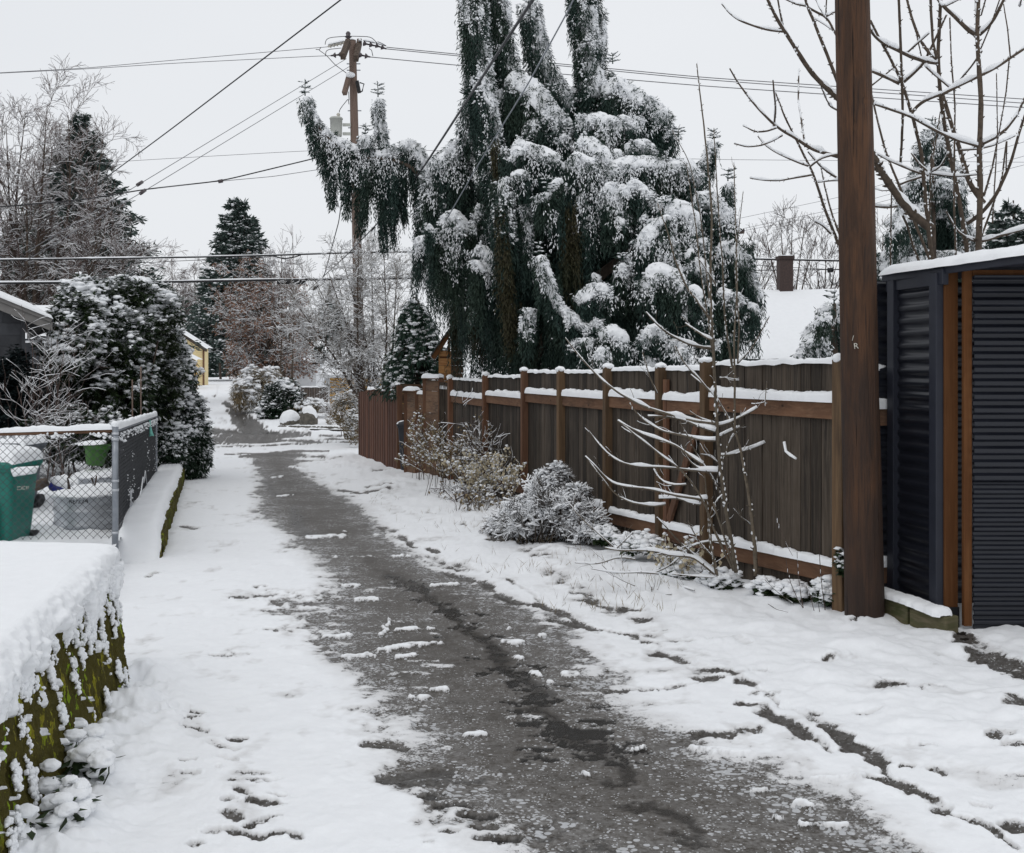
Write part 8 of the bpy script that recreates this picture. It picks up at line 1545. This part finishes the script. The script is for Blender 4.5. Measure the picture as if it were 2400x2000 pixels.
# ------------------------------------------------ beyond the street
def _far_things():
    # boulders
    for k, (px, py, Y, rx, h, lab) in enumerate(((680, 988, 49., 24, 26, 'left boulder of the two with a smooth snow dome, across the street'), (724, 992, 48.6, 22, 34, 'right boulder of the two with bare dark stone below its snow cap'))):
        c = G(px, Y); s = F/Y; root = thing('boulder', lab, 'boulder', c, 'boulders across the street'); v, f = ICO[3]; q = v*np.array([rx/s, rx/s*.8, h/s]); q = q*(1+.16*fbm(v+k*3, 1.6, 4, 3))[:, None]
        mb = MB(); mb.add(q+c+(0, 0, h/s*.3), t=f); mb.build('rock', M['rock'], root, smooth=True)
        lim = -.2 if k == 0 else .38; w = (v[:, 2]+.25*v[:, 0]*(-1 if k == 0 else 1)+.2*noise(v, 2.5, 5)); g = sst(lim, lim+.35, w); mb = MB(); mb.add(q*(1+(.12*g-.07)[:, None])+c+(0, 0, h/s*.3)+np.stack([0*g, 0*g, .05*g], 1), t=f); mb.build('snow_cap', SNOW, root, smooth=True)
    r = np.random.default_rng(3)
    for k in range(20):
        px = 655+k*7.2+r.normal(0, 1.5); py = 990+6*math.sin(min(1, k/5)*1.5)+r.normal(0, .6)+(k < 5)*(-4+k); Y = 47.4-.04*k; c = W(px, py, Y); c[2] = gz(Y)+.05
        mb = MB(); mb.blobs(c[None], np.array([[.10+.04*r.random(), .09, .08]]), 2, .10); o = mb.build('edging_stone', M['rock'], None, smooth=True, origin=c); tag(o, 'small dark edging stone in the row in front of the boulders', 'stone', 'edging stones in front of the boulders')
    # kerb of the far bed beside the street
    mb = MB(); a, b = G(728, 45.2), G(905, 43.6); mb.beam(a+(0, 0, .06), b+(0, 0, .06), .15, .10); o = mb.build('kerb', M['soil'], None, bevel=.01, origin=a); tag(o, 'dark street kerb edge showing through snow before the corner shrub', 'kerb')
    # brown yard fence, blue bin, yellow house
    Y = 57.; s = F/Y; root = thing('yard_fence', 'dull brown board fence behind the boulders', 'fence', G(735, Y)); mb = MB()
    for k in range(22):
        x = 705+64*(k+.5)/22; zt = W(x, 908+1.2*math.sin(k), Y)[2]; zb = float(gz(Y)); c = W(x, 0, Y); mb.box((c[0], Y+.01*(k % 2), (zt+zb)/2), 64/22/s/2-.004, .012, (zt-zb)/2)
    mb.build('board_panel', M['bark'], root); mb = MB(); snow_bar(mb, [W(705, 908, Y), W(768, 908, Y)], .12, .06, 3, step=.06); mb.build('snow', SNOWF, root, smooth=True)
    c = G(702, 56.5); wheelie('wheeled_bin', 'blue wheeled bin beside the brown yard fence across the street', c[0], 56.5, c[2], .36, .5, (951-920)/F*56.5+.02, (M['bluebin'],), snow=.06)
    Y = 58.5; root = thing('yellow_house', 'yellow brick house wall with a white corner board behind the wide leafless tree', 'house', G(810, Y)); xl, xr = W(770, 0, Y)[0], W(960, 0, Y)[0]; zb, zt = float(gz(Y)), W(0, 880, Y)[2]
    mb = MB(); n = 14; h = (zt-zb)/n
    for k in range(n):
        x = xl-(k % 2)*.2
        while x < xr: w = .38; mb.box((x+w/2, Y, zb+h*(k+.5)), w/2-.008, .05, h/2-.010); x += w
    mb.build('brick_wall', M['yelbrick'], root); mb = MB(); mb.box(((xl+xr)/2, Y+.1, (zb+zt)/2), (xr-xl)/2, .06, (zt-zb)/2); mb.build('mortar_wall', M['siding'], root)
    mb = MB(); mb.box((xl-.02, Y-.08, (zb+zt)/2), .10, .05, (zt-zb)/2); mb.build('corner_board', M['white'], root)
    mb = MB(); A, B = np.meshgrid(np.linspace(0, 1, 30), np.linspace(0, 1, 12), indexing='ij'); mb.grid(np.stack([xl-.4+(xr-xl+.4)*A, Y-.5+3.5*B, zt-.1+1.5*B+.12*np.sqrt(np.clip(B*9, 0, 1))], -1)); mb.build('roof_snow', SNOW, root, smooth=True); mb = MB(); mb.box(((xl+xr)/2, Y-.45, zt-.05), (xr-xl)/2+.4, .05, .09); mb.build('gutter', M['white'], root)
    # white garage with a flat snowy roof and dark eave
    Y = 75.; s = F/Y; root = thing('white_garage', 'small white garage with snowy roof and dark eave line beyond the street', 'garage', G(715, Y)); xl, xr = W(688, 0, Y)[0], W(741, 0, Y)[0]; z1, z2 = W(0, 853, Y)[2], W(0, 830, Y)[2]; zb = float(gz(Y))
    mb = MB(); mb.box(((xl+xr)/2, Y+2, (zb+z1)/2), (xr-xl)/2, 2., (z1-zb)/2); mb.build('wall', M['white'], root)
    mb = MB(); mb.box(((xl+xr)/2, Y-.3, z1+.02), (xr-xl)/2+.18, .04, .07); mb.build('eave', M['black'], root)
    mb = MB(); A, B = np.meshgrid(np.linspace(0, 1, 20), np.linspace(0, 1, 12), indexing='ij'); mb.grid(np.stack([xl-.15+(xr-xl+.3)*A, Y-.3+2.3*B, z1+.1+(z2-z1-.1)*B], -1)); mb.build('roof_snow', SNOW, root, smooth=True)
    c = W(698, 838, Y+.6); mb = MB(); mb.tubes(np.array([c-(0, 0, .5), c+(0, 0, .28)]), np.full(2, .07), 8); mb.build('vent_pipe', M['black'], root)
    c = W(741, 840, Y+.8); mb = MB(); mb.box((c[0], c[1], c[2]), .22, .2, .36); mb.build('chimney', M['black'], root)
    root = thing('garden_fence', 'dark board fence beside the white garage, half hidden by the oak', 'fence', G(668, 74.)); mb = MB()
    for k in range(16): x = 646+42*(k+.5)/16; c = W(x, 0, 74.); zt = W(0, 872, 74)[2]; mb.box((c[0], 74+.01*(k % 2), (zt+gz(74))/2), .035, .012, (zt-float(gz(74)))/2)
    mb.build('board_panel', M['bark'], root)
    # yellow garages at the left of the far alley
    def gable(label, px_r, px_l, Yf, eave, ridge_px, ridge_y, base, mat, depth=1.4):
        root = thing('yellow_garage', label, 'garage', G(px_r, Yf)); xr, xl = W(px_r, 0, Yf)[0], W(px_l, 0, Yf)[0]; ze = W(0, eave, Yf)[2]; xm, zr = W(ridge_px, 0, Yf)[0], W(0, ridge_y, Yf)[2]; zb = float(gz(Yf))-.2
        mb = MB(); n = 26; h = (zr-zb)/n
        for k in range(n):
            z = zb+h*(k+.5); f = max(0, (z-ze)/(zr-ze)); a, b = xl+(xm-xl)*f, xr+(xm-xr)*f
            if b-a > .1: mb.box(((a+b)/2, Yf, z), (b-a)/2, .03, h/2-.006, tilt=np.array([[1, 0, 0], [0, 1, -.1], [0, .1, 1]]))
        mb.build('gable_wall', mat, root); mb = MB(); mb.box((xr-.03, Yf+depth/2, (zb+ze)/2), .04, depth/2, (ze-zb)/2); mb.build('side_wall', mat, root)
        sl = (zr-ze)/(xr-xm); ov = .35; mb = MB(); mb.beam((xr+ov, Yf-.25, ze-ov*sl+.05), (xm, Yf-.25, zr+.05), .05, .22); mb.beam((xl-ov, Yf-.25, ze-ov*sl+.05), (xm, Yf-.25, zr+.05), .05, .22); mb.build('rake_board', M['bark'], root)
        mb = MB(); A, B = np.meshgrid(np.linspace(0, 1, 14), np.linspace(0, 1, 8), indexing='ij')
        for x1 in (xr+ov+.05, xl-ov-.05): mb.grid(np.stack([xm+(x1-xm)*A, Yf-.32+(depth+.5)*B, zr+.18-(zr+.18-(ze-ov*sl+.20))*A+.10*np.sqrt(np.clip(B*9, 0, 1))], -1))
        mb.build('roof_snow', SNOW, root, smooth=True); mb = MB(); mb.box((xr+.02, Yf-.06, (zb+ze)/2), .07, .05, (ze-zb)/2); mb.build('corner_board', M['rail'], root)
        return root
    gable('yellow clapboard garage with a snowy gable beside the far alley', 477, 350, 92., 818, 413, 776, 905, M['yellow'])
    gable('lower yellow shed in front of the taller yellow garage', 452, 390, 85., 846, 418, 828, 908, M['yelbrick'], 1.2)
    # leaning post by the alley end
    c = G(517, 120.); mb = MB(); mb.tubes(np.array([c, W(515, 842, 120.)]), np.array([.14, .12]), 6); o = mb.build('utility_pole', M['bark'], None, origin=c); tag(o, 'thin distant wooden pole at the far end of the alley', 'utility pole')
_far_things()
